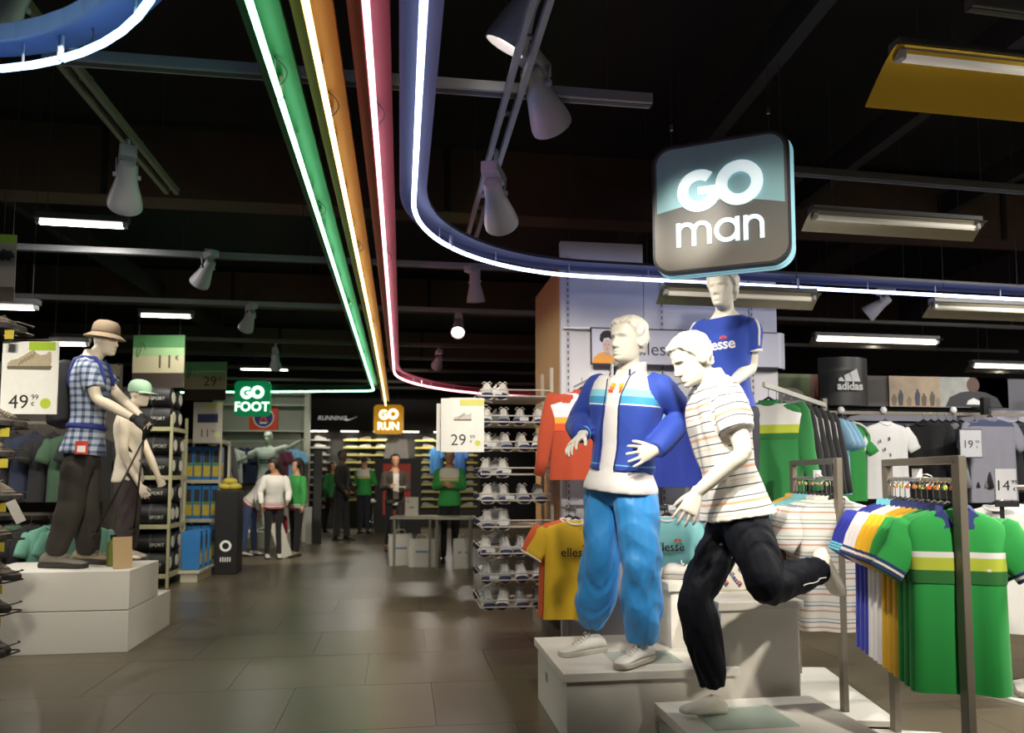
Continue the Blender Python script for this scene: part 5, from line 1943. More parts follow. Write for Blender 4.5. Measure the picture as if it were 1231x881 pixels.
def gloss_mat():
    m = bpy.data.materials.new('sign face gradient')
    m.use_nodes = True
    nt = m.node_tree
    b = nt.nodes['Principled BSDF']
    tc = nt.nodes.new('ShaderNodeTexCoord')
    sp = nt.nodes.new('ShaderNodeSeparateXYZ')
    nt.links.new(tc.outputs['Object'], sp.inputs[0])
    mr = nt.nodes.new('ShaderNodeMapRange')
    mr.inputs['From Min'].default_value = -.35
    mr.inputs['From Max'].default_value = .35
    nt.links.new(sp.outputs['Z'], mr.inputs['Value'])
    rp = nt.nodes.new('ShaderNodeValToRGB')
    for e, (p, c) in zip(rp.color_ramp.elements, ((0, '77726a'), (1, '4d555f'))):  # face colour runs from warm grey below to slate above
        e.position = p
        e.color = lin(c) + (1,)
    nt.links.new(mr.outputs[0], rp.inputs['Fac'])
    nt.links.new(rp.outputs['Color'], b.inputs['Base Color'])
    b.inputs['Roughness'].default_value = .45
    return m
MB().prism(rrect(W_, W_, .10, 8), .05, Matrix.Translation((0, -.05, 0))).build('sign_body', M('sign body dark', '1d232b', rough=.5), gm, bevel=.004)
MB().prism(rrect(W_ - .03, W_ - .03, .09, 8), .004, Matrix.Translation((0, -.054, 0))).build('sign_face', gloss_mat(), gm)
for y0, w2, em in ((.0, W_ + .002, 1.2), (.036, W_ + .010, 1.2)):     # lit acrylic rims behind the face
    MB().prism(rrect(w2, w2, .10, 8), .010, Matrix.Translation((0.004 + y0 * .2, y0, -.004))).build('lit_rim', M('rim lit', '9fd6e6', rough=.3, emit=.5, ecol='9fd6e6'), gm)
    MB().prism(rrect(w2 - .008, w2 - .008, .10, 8), .026, Matrix.Translation((0.003, y0 + .012, -.003))).build('rim_spacer', M('spacer grey', '4a4945', rough=.6), gm)
# glossy upper field with a curved lower edge
up_ = [(x, z) for x, z in rrect(W_ - .055, W_ - .055, .08, 8) if z > 0.02]
arc = [(-(W_ - .055) / 2 + (W_ - .055) * i / 14, -.02 + .045 * math.sin(PI * i / 14) - .02 * (i / 14)) for i in range(15)]
MB().prism(up_ + [p for p in arc], .0015, Matrix.Translation((0, -.0558, 0))).build('gloss_field', M('gloss teal', '9ccbd6', rough=.35, var=.05, scale=2), gm)
lm = M('sign letters lit', 'e8f6fa', rough=.4, emit=.55, ecol='dff4fb')
go_letters(gm, .225, -.066, lm, .075)
def man_letters(root, y, mat, cx, z0, h, st):
    """geometric lower-case m a n; h = x-height"""
    def arch(x0, x1):
        r1 = (x1 - x0) / 2
        c = (x0 + x1) / 2
        ring_mesh(c, z0 + h - r1, r1 - st, r1, 0, 180, 20, y=y).build('letter', mat, root, smooth='auto')
        for x in (x0 + st / 2, x1 - st / 2):
            MB().box((x, y + .003, z0 + (h - r1) / 2), (st, .006, h - r1)).build('letter_stem', mat, root)
    wd = h * .80
    x = cx - (wd * 2 - st + h * .10 + h + h * .12 + wd) / 2
    arch(x, x + wd)
    arch(x + wd - st, x + 2 * wd - st)
    MB().box((x + st / 2, y + .003, z0 + h / 2), (st, .006, h)).build('letter_stem', mat, root)
    x += 2 * wd - st + h * .10
    ring_mesh(x + h / 2, z0 + h / 2, h / 2 - st, h / 2, 0, 360, 36, y=y).build('letter', mat, root, smooth='auto')
    MB().box((x + h - st / 2, y + .003, z0 + h / 2), (st, .006, h)).build('letter_stem', mat, root)
    x += h + h * .14
    arch(x, x + wd)
    MB().box((x + st / 2, y + .003, z0 + h / 2), (st, .006, h)).build('letter_stem', mat, root)
man_letters(gm, -.0665, lm, 0.0, -.215, .128, .023)
for s in (-1, 1):
    MB().tube([V((s * .25, 0, W_ / 2)), V((s * .25, 0, ZC - 2.75))], .002, 5).build('suspension_wire', M('wire', '3c3c40'), gm)
    MB().box((s * .25, 0, W_ / 2 + .12), (.014, .014, .03)).build('wire_clamp', M('steel', 'a8a8a8'), gm)
# ================================================================== GARMENT RACKS
steel = M('rack steel', '7d766a', rough=.42, metal=.25)

def frame_rack(label, a, b, h, tubew=.034, hang=1.30, base=True, ext=.30):
    """inverted-U rack between floor points a (near) and b (far); white base plates"""
    a, b = V(a), V(b)
    c = (a + b) / 2
    r = thing('clothes_rack', label, 'clothes rack', c)
    for p in (a, b):
        MB().bar(V((p.x, p.y, 0.03)), V((p.x, p.y, h)), tubew, tubew * 1.3, 0, up=V((0, 1, 0))).build('post', steel, r, c, bevel=.003)
    MB().bar(V((a.x, a.y, h - tubew / 2)), V((b.x, b.y, h - tubew / 2)), tubew * 1.25, tubew).build('top_bar', steel, r, c, bevel=.003)
    # twisted wire hanging bar
    q0, q1 = V((a.x, a.y, hang)), V((b.x, b.y, hang))
    n = 60
    d = (q1 - q0)
    sd = d.normalized().cross(Zv)
    for ph in (0, PI):
        pts = [q0 + d * (i / n) + sd * (.006 * math.cos(i * 1.1 + ph)) + Zv * (.006 * math.sin(i * 1.1 + ph)) for i in range(n + 1)]
        MB().tube(pts, .0065, 6).build('hanging_bar', M('bar wire', 'c2c0b8', rough=.3, metal=.8), r, c, smooth=True)
    # spiral ornament in the middle of the bar
    m_ = q0.lerp(q1, .45) + Zv * -.008
    sp = [m_ + sd * ((.006 + .0042 * i * .35) * math.cos(i * .5)) * .75 + Zv * ((.006 + .0042 * i * .35) * math.sin(i * .5)) * .7 for i in range(30)]
    MB().tube([p - FH * .03 for p in sp], .0035, 5).build('spiral', M('bar wire', 'c2c0b8'), r, c, smooth=True)
    if base:
        d2 = d.normalized()
        MB().box(c + V((0, 0, -c.z + .04)), (.44, d.length + ext, .035), 0, Matrix((sd, d2, Zv)).transposed()).build('base_plate', whitep, r, c, bevel=.004)
        MB().box(c + V((0, 0, -c.z + .012)), (.36, d.length + ext - .1, .022), 0, Matrix((sd, d2, Zv)).transposed()).build('base_foot', M('foot dark', '22201d', rough=.7), r, c)
    return r, q0, q1

def line_up(items, q0, q1, zdrop=.115, f0=.05, f1=.95, jit=.05, rz=None):
    d = (q1 - q0)
    ang = math.atan2(d.y, d.x) - PI / 2
    for i, o in enumerate(items):
        f = f0 + (f1 - f0) * i / max(1, len(items) - 1)
        p = q0 + d * f
        o.location = (p.x, p.y, p.z - zdrop)
        o.rotation_euler = (0, 0, (rz if rz is not None else ang) + random.uniform(-jit, jit))

def fam(proto, n, label, group, table=None):
    out = []
    for i in range(n):
        c = copy_tree(proto, label=label, group=group)
        if table:
            recolor(c, table)
        out.append(c)
    return out

# --- near rack: polos
NA, NB = P(1158, 700, 2.98), P(1071, 700, 3.84)
NA.z = NB.z = 0
rk, q0, q1 = frame_rack('tall grey metal rack of coloured polo shirts', NA, NB, 1.415, .034, 1.315, ext=.05)
green, limeb, dgreen = cloth('green', '1f9640'), cloth('lime', 'b3bf3a'), cloth('dark green', '216a2c')
gp = hang_garment('polo_shirt', 'green polo shirt with white, lime and dark green chest bands at the rack front', 'polo shirt', w_=.37, L=.72, sleeve=.20, body_mat=green, trim_mat=[navy, wht, navy], collar_mat=navy, seed=12, droop=.60,
                  bands=[(-.165, -.188, wht), (-.188, -.238, limeb), (-.238, -.29, dgreen)])
MB().ell((.10, -.058, -.235), (.012, .002, .007), n=6).build('badge', M('badge pale', 'e0d8c8'), gp)
pl = hang_garment('polo_shirt', 'x', 'polo shirt', w_=.37, L=.72, sleeve=.20, body_mat=green, trim_mat=[navy, wht, navy], collar_mat=navy, seed=13, droop=.60)
GR1 = 'polo shirts on the near rack'
pl['label'] = 'plain green polo shirt hanging behind the banded green one'
pl['group'] = GR1
yel = cloth('polo yellow', 'e0ae18')
wpo = cloth('polo white', 'e3dfe0')
roy = cloth('polo royal', '2230a0')
aqua = cloth('aqua trim', '6fc3d6')
items = [gp, pl] + fam(pl, 1, 'plain green polo shirt hanging behind the banded green one', GR1)
items += fam(pl, 3, 'yellow polo shirt with navy sleeve trim on the polo rack', GR1, {'garment_body': yel, 'sleeve': yel, 'placket': yel})
items += fam(pl, 3, 'white polo shirt with navy sleeve trim on the polo rack', GR1, {'garment_body': wpo, 'sleeve': wpo, 'placket': wpo})
items += fam(pl, 3, 'royal blue polo shirt with aqua sleeve trim on the polo rack', GR1, {'garment_body': roy, 'sleeve': roy, 'sleeve_trim': aqua, 'collar': aqua})
line_up(items, q0, q1, .118, .07, .95, .05)
# coloured size beads
for i in range(9):
    f = .1 + .8 * i / 8
    p = q0.lerp(q1, f)
    b = tag(MB().tube([V((0, -.006, 0)), V((0, .006, 0))], .010, 10).build('size_bead', M('bead %d' % (i % 3), ('d8602c', 'b8c23a', 'd88a30')[i % 3], rough=.4), None), 'small round size bead on a hanger hook of the polo rack', 'bead', 'size beads on the polo rack')
    b.location = (p.x + .012, p.y, p.z - .032)

# --- middle rack: striped shirts
MA, MBk = P(1011, 700, 4.16), P(957, 700, 4.95)
MA.z = MBk.z = 0
rk2, r0, r1 = frame_rack('grey metal rack of striped shirts on a white base', MA, MBk, 1.43, .032, 1.315)
strp = ramp_mat('striped cotton', ('axis', 'Z', -1.0, 0.0), [(0, 'cfcbc6'), (.30, 'b58d74'), (.40, 'cfcbc6'), (.63, '6f7d92'), (.70, 'cfcbc6'), (.85, '93a68f'), (.92, 'cfcbc6')], period=.09)
st = hang_garment('striped_polo', 'white polo shirt with thin coloured stripes on the middle rack', 'polo shirt', 'striped polos on the middle rack', w_=.42, L=.72, sleeve=.22, body_mat=strp, seed=15, droop=.6)
G2_ = 'striped polos on the middle rack'
items = [st] + fam(st, 4, st['label'], G2_)
tq = cloth('rack turquoise', '74b8bd')
ye2 = cloth('rack yellow', 'c9a040')
plp = fam(pl, 4, 'turquoise polo shirt on the middle rack behind the striped ones', 'turquoise polos on the middle rack', {'garment_body': tq, 'sleeve': tq, 'collar': tq, 'sleeve_trim': tq, 'placket': tq})
plq = fam(pl, 2, 'pale yellow polo shirt at the back of the middle rack', 'yellow polos on the middle rack', {'garment_body': ye2, 'sleeve': ye2, 'collar': ye2, 'sleeve_trim': ye2, 'placket': ye2})
line_up(items + plp + plq, r0, r1, .118, .06, .95, .06)
for i in range(6):
    p = r0.lerp(r1, .1 + .8 * i / 5)
    b = tag(MB().tube([V((0, -.006, 0)), V((0, .006, 0))], .010, 10).build('size_bead', M('bead %d' % (i % 3), '808080'), None), 'small round size bead on a hanger hook of the striped shirt rack', 'bead', 'size beads on the middle rack')
    b.location = (p.x + .012, p.y, p.z - .032)
for q, lab in ((q0.lerp(q1, .52), 'small white ticket clipped above the polo rack bar'), (r0.lerp(r1, .42), 'small white ticket clipped above the striped shirt rack bar')):
    b = tag(MB().box((0, 0, 0), (.05, .003, .045)).build('rack_ticket', M('ticket', 'c8c8ce'), None), lab, 'ticket')
    b.location = (q.x, q.y, q.z + .028)

# --- far-right rack of white shirts with a price sign
FA, FB = P(1206, 700, 4.55), P(1300, 700, 4.9)
FA.z = FB.z = 0
fr_ = thing('clothes_rack', 'rack with a curved foot holding white sports shirts', 'clothes rack', FA)
d_ = (FB - FA)
MB().tube([V((0.12, -.12, .02)), V((.03, -.02, .05)), V((0, 0, .14)), V((0, 0, 1.28))], .018, 10).build('post', steel, fr_, smooth=True)
MB().tube([V((0, 0, 1.26)), d_ + V((0, 0, 1.26))], .016, 8).build('hanging_bar', steel, fr_, smooth=True)
MB().box(d_ * .5 + V((0, 0, .012)), (.9, .4, .024), 0, Matrix.Rotation(math.atan2(d_.y, d_.x), 3, 'Z')).build('base_plate', whitep, fr_)
wt = hang_garment('sports_shirt', 'white sports shirt on the rack with the curved foot', 'shirt', 'white shirts on the curved-foot rack', w_=.44, L=.74, sleeve=.22, body_mat=wht, polo=False, seed=18)
ws = [wt] + fam(wt, 5, wt['label'], wt['group'])
line_up(ws, FA + V((0, 0, 1.26)), FB + V((0, 0, 1.26)), .115, -.05, .95, .1, rz=math.atan2(d_.y, d_.x) - .9)
_c14 = card('small grey price card reading 14 on the curved-foot rack', P(1209, 582, 4.4), .115, .18, -.25, lines=(('14', .085, -.02, -.01, '222226'), ('99', .032, .045, .012, '222226'), ('€', .026, .045, -.03, '222226')), band=(0, -.115, .135, .035, '161618'), mat=M('card grey', 'b8b8bc', rough=.5))
MB().bar(V((-.02, .012, -.1)), V((-.02, .012, -.35)), .02, .012).build('card_stem', M('stem black', '161618', rough=.5), _c14)
MB().bar(V((-.02, .012, -.17)), V((-.02, .30, -.17)), .012, .012).build('card_stem', M('stem black', '161618'), _c14)


# ================================================================== SPORTSWEAR WALL (right, behind)
AX0, AX1, AY = 3.15, 7.9, 6.85
aw = thing('sportswear_wall', 'dark sportswear wall with a grey top strip and hanging rails', 'display wall', (AX0, AY, 0))
AL = AX1 - AX0
MB().box((AL / 2, .05, 1.16), (AL, .1, 2.32)).build('wall_panel', M('sport wall grey', '4a4a52', rough=.7, var=.05, scale=3), aw)
MB().box((AL / 2, -.02, 1.93), (AL, .05, .12)).build('top_strip', M('top strip', '8b8a96', rough=.6), aw)
for z in (1.92, 0.88):
    MB().bar((0, -.34, z), (AL, -.34, z), .025, .03).build('hanging_rail', steel, aw)
for x in (0.05, 1.2, 2.4, 3.6):
    for z in (1.92, .88):
        MB().bar((x, 0, z), (x, -.34, z), .02, .02).build('rail_bracket', steel, aw)
# banner: curved printed panel made of picture panels
bn = thing('photo_banner', 'long curved photo banner above the sportswear wall', 'banner', (AX0 + .1, AY - .18, 2.0))
x = 0.0
L_ = PYY(1172, 470, AY - .18).x - AX0 - .1
pan = [('banner_panel', 0, .62, '3d4a24', 'olive field'), ('banner_panel', .62, .95, '4a2a1e', 'dark red figure'), ('banner_panel', 1.45, 2.0, '9c8a72', 'warm street'), ('banner_panel', 2.0, 2.75, '8e8f8a', 'grey court'), ('banner_panel', 2.75, L_ - .06, 'a9a9a4', 'pale court')]
for nm, x0, x1, c, t in pan:
    MB().box(((x0 + x1) / 2, 0, .15), (x1 - x0, .02, .30)).build(nm, M('banner ' + t, c, rough=.6, var=.35, scale=9), bn)
MB().box((1.2, .012, .15), (2.4, .01, .30)).build('banner_back', M('banner back', '3b3530', rough=.6), bn)
rg = []
for i in range(9):
    a = PI / 2 * i / 8
    rg.append([V((L_ - .06 + .1 * math.sin(a), .09 - .1 * math.cos(a), z)) for z in (0, .3)] + [V((L_ - .06 + .09 * math.sin(a), .09 - .09 * math.cos(a), z)) for z in (.3, 0)])
MB().rings(rg).build('curved_end', M('banner pale court', 'a9a9a4'), bn, smooth='auto')
def bprint(nm, pts, col, y=-.0115):
    MB().prism(pts, .001, Matrix.Translation((0, y, 0))).build(nm, M('bprint ' + col, col, rough=.6, var=.1), bn)
bprint('printed_shirt', [(2.05, .005), (2.10, .10), (2.22, .15), (2.36, .17), (2.50, .15), (2.62, .10), (2.68, .005)], '1d1d22')
bprint('printed_head', blob(2.36, .225, .07, .075, 0), '4a2f26', -.0125)
bprint('printed_logo', [(2.28, .03), (2.30, .07), (2.36, .095), (2.42, .07), (2.44, .03)], 'c9c9c9', -.0125)
bprint('printed_ball', blob(.42, .08, .14, .085, 0), '8e8e86')
bprint('printed_figure', blob(.78, .12, .10, .10, 0, wob=.1), '8a4a30')
for i, (xx, hh, cc_) in enumerate(((1.50, .12, '6b5d50'), (1.57, .16, '3a3d46'), (1.66, .10, '7a6a58'), (1.75, .17, '30344e'), (1.82, .13, '5a4a3a'), (1.91, .15, '4a4640'), (1.97, .09, '7d6f60'))):
    bprint('printed_passer_by', [(xx - .02, .01), (xx - .030, hh * .55), (xx - .022, hh * .80), (xx - .010, hh * .86), (xx - .012, hh), (xx + .008, hh * 1.04), (xx + .014, hh * .88), (xx + .028, hh * .76), (xx + .026, hh * .5), (xx + .018, .01)], cc_)
bprint('printed_bicycle', blob(3.0, .10, .07, .07, 0), '565656')
# three-bar sign panel, standing proud of the banner
sx = PYY(1020, 460, AY - .34)
asn = thing('brand_sign', 'black curved sign panel with three white slanted bars above the sportswear wall', 'sign', (sx.x, AY - .34, 1.99))
rg = []
for i in range(11):
    a = -.5 + i / 10
    rg.append([V((a * .50, .10 * (a * 2) ** 2 - .02, z)) for z in (0, .46)] + [V((a * .50, .10 * (a * 2) ** 2 + .0, z)) for z in (.46, 0)])
MB().rings(rg).build('sign_panel', M('sign black', '211f1c', rough=.45), asn, smooth='auto')
MB().box((0, .16, .2), (.1, .24, .3)).build('sign_bracket', steel, asn)
wl_ = M('logo white', 'e8e6e0', rough=.5, emit=.15, ecol='e8e6e0')
for (x0, wq, hb, ht) in ((-.115, .055, .0, .045), (-.045, .062, .0, .09), (.03, .066, .0, .135)):
    MB().prism([(x0, .225), (x0 + wq + .01, .225), (x0 + wq - ht * .0 + .012 - .035, .225 + ht * .9), (x0 - ht * .35 + .02, .225 + ht * .62)], .004, Matrix.Translation((0, -.026, 0))).build('slanted_bar', wl_, asn)
text('adidas', .105, wl_, Matrix.Translation((0, -.026, .178)), parent=asn, bold=.003, ext=.002)

# garments on the wall
def wall_hang(o, px, py, y=AY - .40, rz=0.0):
    dangle(o, px, py, y, rz)
    if y > AY - .5:
        o.location.z = 1.83
    return o
wg = cloth('sport green', '2a8c3e')
g1 = hang_garment('polo_shirt', 'green sports polo with white shoulder stripes hung on the sportswear wall', 'polo shirt', w_=.46, L=.74, sleeve=.23, body_mat=wg, seed=20, droop=.45)
for s in (-1, 1):
    MB().tube([V((s * .075, -.03, .0)), V((s * .15, -.04, -.022)), V((s * .205, -.045, -.058)), V((s * .235, -.05, -.12))], .011, 6).build('shoulder_stripe', wht, g1, smooth=True)
wall_hang(g1, 1013, 500, AY - .345)
g2 = hang_garment('t_shirt', 'white printed T-shirt hung beside the green sports polo', 'T-shirt', w_=.44, L=.72, sleeve=.21, body_mat=wht, polo=False, seed=21, droop=.6)
for i in range(5):
    MB().prism(blob(random.uniform(-.12, .1), random.uniform(-.5, -.12), .009, .018, 0, n=8, wob=.4), .001, Matrix.Translation((0, -.066, 0))).build('printed_spot', M('print grey', '5a4a4e', rough=.7), g2)
wall_hang(g2, 1064, 505, AY - .345)
blk = cloth('black', '151518')
jt = hang_garment('track_jacket', 'black track jacket hung in the row beside the white printed T-shirt', 'jacket', 'black jackets on the sportswear wall', w_=.42, L=.72, sleeve=.55, body_mat=blk, seed=22, polo=False)
gs = cloth('silver', '77777a')
js = [jt] + fam(jt, 5, jt['label'], jt['group'])
for i, o in enumerate(js):
    wall_hang(o, 1110 + i * 9, 503, AY - .36, -.9 + random.uniform(-.1, .1))
    if i % 2:
        recolor(o, {'sleeve': gs})
        o['label'] = 'black track jacket with silver-grey sleeves hung on the sportswear wall'
        o['group'] = 'black jackets with silver sleeves'
g3 = hang_garment('sports_shirt', 'grey sports shirt with dark blue shoulders hung beyond the black jackets', 'shirt', w_=.50, L=.78, sleeve=.23, body_mat=cloth('heather', '7f7f8a'), bands=[(-.012, -.075, cloth('slate', '3c4362'))], polo=False, seed=23)
wall_hang(g3, 1190, 503, AY - .60)
MB().box((0, .05, .12), (.07, .05, .16)).build('bust_neck', blk, g3)
_c19 = card('white price card reading 19 in front of the sportswear wall', PYY(1167, 533, AY - .75), .20, .245, -.1, lines=(('19', .10, -.03, -.01, '26262a'), ('99', .04, .06, .012, '26262a'), ('€', .03, .055, -.035, '26262a')), border=M('card edge', '2a2a2e', rough=.5), mat=M('card grey', 'b8b8bc'))
MB().bar(V((0, .005, .125)), V((0, .40, .14)), .012, .012).build('card_stem', M('stem black', '161618'), _c19)
# darker row below
lowp = hang_garment('sports_shirt', 'dark sports top on the lower rail of the sportswear wall', 'shirt', 'dark tops on the lower wall rail', w_=.42, L=.66, sleeve=.22, body_mat=blk, seed=24, polo=False)
cols = [cloth('low %d' % i, c) for i, c in enumerate(('1b1b20', '23232a', '15181f', '2b2b33', '1d2a4a', '3a3a40'))]
lows = [lowp] + fam(lowp, 23, lowp['label'], lowp['group'])
for i, o in enumerate(lows):
    o.location = (AX0 + .25 + i * .16, AY - .36, .80)
    o.rotation_euler = (0, 0, -.8 + random.uniform(-.1, .1))
    recolor(o, {'garment_body': cols[i % 6], 'sleeve': cols[(i + 1) % 6], 'collar': cols[i % 6]})
ups_ = fam(lowp, 5, 'dark sports top on the upper rail of the sportswear wall', 'dark tops on the upper wall rail')
for i, o in enumerate(ups_):
    px = 1224 + 26 * (i - 3) if i < 5 else 1030 + 22 * (i - 5)
    o.location = PYY(px, 505, AY - .34)
    o.location.z = 1.83
    o.rotation_euler = (0, 0, -.8)
    recolor(o, {'garment_body': cols[i % 6], 'sleeve': cols[(i + 2) % 6]})
# price bobbles on the rail
for px in (1011, 1062, 1146):
    b = tag(MB().ell((0, 0, 0), (.035, .02, .035), n=8).build('size_marker', M('marker white', 'c9c9c9', rough=.5), None, smooth=True), 'round white size marker on the upper rail of the sportswear wall', 'marker', 'size markers on the wall rail')
    b.location = PYY(px, 493, AY - .36) 

# jackets on the projecting rail at the end of the white wall
J0, J1_ = P(918, 462, 5.25), P(992, 487, 6.5)
jr = thing('hanging_rail', 'white perforated arm rail carrying track jackets beside the white wall', 'rail', J0)
dj = J1_ - J0
MB().bar(V((0, 0, 0)), dj, .02, .035).build('arm', M('rail white', 'c9c6bd', rough=.4), jr)
hl_ = MB()
n_ = int(dj.length / .05)
for i in range(n_):
    hl_.box(dj * ((i + .5) / n_) + V((-.011, -.002, 0)), (.003, .018, .012))
tag(hl_.build('hole_row', M('slot dark', '18181a'), jr), kind='stuff')
MB().box(dj + V((0, .02, -.02)), (.04, .04, .16)).build('wall_bracket', steel, jr)
gj = hang_garment('track_jacket', 'green track jacket with white shoulders and lime band on the arm rail', 'jacket', w_=.46, L=.74, sleeve=.56, body_mat=cloth('jacket green', '23763a'), seed=30, polo=False, bands=[(-.02, -.17, wht), (-.17, -.23, limeb), (-.23, -.27, dgreen)])
bj = hang_garment('track_jacket', 'black track jacket with three white sleeve stripes on the arm rail', 'jacket', 'black striped jackets on the arm rail', w_=.44, L=.74, sleeve=.58, body_mat=blk, seed=31, polo=False)
for s in (-1, 1):
    for j in range(3):
        MB().tube([V((s * (.17 + .012 * j), -.034, -.03 - .010 * j)), V((s * (.205 + .009 * j), -.036, -.10)), V((s * (.225 + .014 * j), -.05, -.35)), V((s * (.235 + .014 * j), -.075, -.60))], .0045, 5).build('sleeve_stripe', wht, bj, smooth=True)
lb = cloth('rail pale blue', '7fa9c4')
items = [gj, bj] + fam(bj, 4, bj['label'], bj['group'])
items += fam(lowp, 3, 'pale blue sports top at the far end of the arm rail', 'pale blue tops on the arm rail', {'garment_body': lb, 'sleeve': lb, 'collar': lb})
line_up(items, J0, J1_, .112, .06, .95, .05, rz=-YAW - .42)
# ================================================================== LEFT SIDE
# stacked white plinths under the outdoor mannequins
lp = thing('plinth', 'lower white block of the stacked outdoor plinth', 'plinth', (-2.6, 6.64, 0))
MB().box((0, 0, .155), (1.12, 1.05, .31)).build('plinth_body', whitep, lp, bevel=.004)
up2 = thing('plinth', 'upper white block of the stacked outdoor plinth with mannequins on it', 'plinth', (-2.6, 6.46, .31))
MB().box((0, 0, .003), (1.10, .67, .006)).build('shadow_gap', M('gap dark', '4a463f', rough=.8), up2)
MB().box((0, 0, .153), (1.12, .69, .294)).build('plinth_body', whitep, up2, bevel=.004)
bk = thing('book', 'thin tan book standing on the outdoor plinth', 'book', PZ(147, 683, .612), .5)
R_ = Matrix.Rotation(-.22, 3, 'X')
MB().box(V((0, .02, .12)), (.13, .02, .24), 0, R_).build('pages', M('pages', 'd8cdb0', rough=.8), bk)
MB().box(V((0, .007, .12)), (.135, .004, .245), 0, R_).build('cover', M('cover tan', 'a98f66', rough=.7), bk)
bt = thing('bottle', 'olive flask standing beside the tan book', 'bottle', PZ(135, 680, .612))
MB().lathe([(0, 0), (.04, 0), (.043, .02), (.043, .16), (.035, .19), (.02, .20), (.02, .215), (0, .215)], 18, cap=False).build('flask_body', M('flask olive', '6d7432', rough=.5), bt, smooth='auto')
MB().lathe([(0, .215), (.022, .215), (.022, .245), (0, .245)], 14, cap=False).build('flask_cap', M('grip black', '131313'), bt)

# hiking shoe rack at the edge
RC = P(8, 650, 4.3)
hr = thing('shoe_rack', 'dark wire rack of hiking shoes with yellow shelf tags', 'shoe rack', (RC.x - .12, RC.y, 0), -.15)
dkw = M('rack dark wire', '4a4238', rough=.45, metal=.5)
MB().tube([V((-.18, .06, 0)), V((-.18, .06, 2.2))], .022, 10).build('post', M('post black', '1b1a19', rough=.5), hr, smooth=True)
MB().lathe([(0, 0), (.14, 0), (.14, .03), (.05, .05), (0, .05)], 24, 0, Matrix.Translation((-.18, .06, 0)), cap=False).build('base', M('post black', '1b1a19'), hr, smooth='auto')
boot = thing('hiking_shoe', 'grey-brown hiking shoe on the dark wire rack', 'shoe', (0, 0, 0), 0, 'hiking shoes on the dark wire rack')
shoe(boot, V((0, 0, 0)), V((0, -1, 0)), 1.05, 0, M('hiker upper', '6b6157', rough=.85, var=.3, scale=40), M('hiker sole', '2a2724', rough=.8), M('hiker lace', '8d8474', rough=.8), (0, 0, 0), .28, name='upper')
bcol = [M('hiker ' + c, c, rough=.85, var=.3, scale=40) for c in ('6b6157', '57514a', '7a6c63', '4d4a47', '82776a')]
fb_ = True
for i, py in enumerate((402, 515, 551, 602, 648, 697, 735, 784)):
    z = P(20, py, 4.3).z
    m = MB()
    loop = [V((-.20, -.13, z)), V((.17, -.13, z)), V((.20, -.10, z)), V((.20, .05, z)), V((.17, .08, z)), V((-.20, .08, z))]
    m.tube(loop, .005, 6)
    m.tube([p + V((0, 0, .05)) for p in loop[1:5]], .004, 6)
    for x in (-.15, -.07, .01, .09):
        m.tube([V((x, -.13, z)), V((x, .08, z))], .003, 5)
    sh_ = m.build('wire_shelf', dkw, hr)
    sh_['kind'] = 'stuff'
    MB().box((.185, -.136, z - .03), (.05, .003, .05)).build('shelf_tag', M('tag yellow', 'b8a83a', rough=.6), hr)
    rr = Matrix.Rotation(-.15, 3, 'Z')
    for j in range(2):
        b = boot if fb_ else copy_tree(boot)
        fb_ = False
        lp_ = rr @ V((-.01 + .03 * (i % 2), -.065 + j * .11, 0))
        b.location = V((RC.x - .12, RC.y, z + .006)) + lp_
        b.rotation_euler = (0, 0, PI / 2 - .15 - .45 + random.uniform(-.15, .15))
        recolor(b, {'upper': random.choice(bcol)})
        on_ = ('top', 'seventh', 'sixth', 'fifth', 'fourth', 'third', 'second', 'lowest')[i]
        b['label'] = 'grey-brown hiking shoe on the %s shelf of the dark wire rack' % on_
        b['group'] = 'hiking shoes on the %s shelf' % on_
b_ = thing('paper_ticket', 'white paper price ticket dangling from the hiking shoe rack', 'ticket', P(19, 615, 4.12), .2)
MB().box((0, 0, 0), (.05, .002, .13), 0, Matrix.Rotation(-.45, 3, 'Y')).build('ticket', M('ticket paper', 'c9c5bb', rough=.7), b_)
cc = P(36, 454, 4.33)
c49 = card('large white price card with a shoe picture reading 49', cc, .315, .425, -.05 - YAW * .2, lines=(('49', .115, -.055, -.145, '2d2b28'), ('99', .042, .035, -.115, '2d2b28'), ('€', .034, .025, -.155, '2d2b28')), band=(.065, .185, .15, .05, 'a9c83a'), badge=(.095, -.15, .03, 'b5c83c'), shoepic=(-.005, .06, .24, 'b3a68c'))
MB().tube([V((-.18, .012, .225)), V((.17, .012, .225))], .006, 8).build('card_rail', dkw, c49, smooth=True)
MB().tube([V((-.17, .012, .225)), V((-.17, .10, .225))], .006, 8).build('card_rail', dkw, c49, smooth=True)
hb = card('hanging picture board with a green top edge at the shop corner', P(2, 322, 4.6), .16, .42, .0, lines=(), band=(0, .185, .16, .055, '7aa03a'), mat=M('board dull', '8f8a86', rough=.6), name='picture_board')
MB().box((0, -.006, -.165), (.16, .002, .09)).build('lower_band', M('board brown', '4b423c', rough=.7), hb)
MB().prism(blob(0.02, .08, .05, .035, 0, wob=.25), .001, Matrix.Translation((0, -.006, 0))).build('printed_glasses', M('print dark', '3a3436', rough=.6), hb)
for s in (-.06, .06):
    MB().tube([V((s, 0, .21)), V((s, 0, ZC - hb.location.z))], .002, 4).build('suspension_wire', M('wire', '3c3c40'), hb)

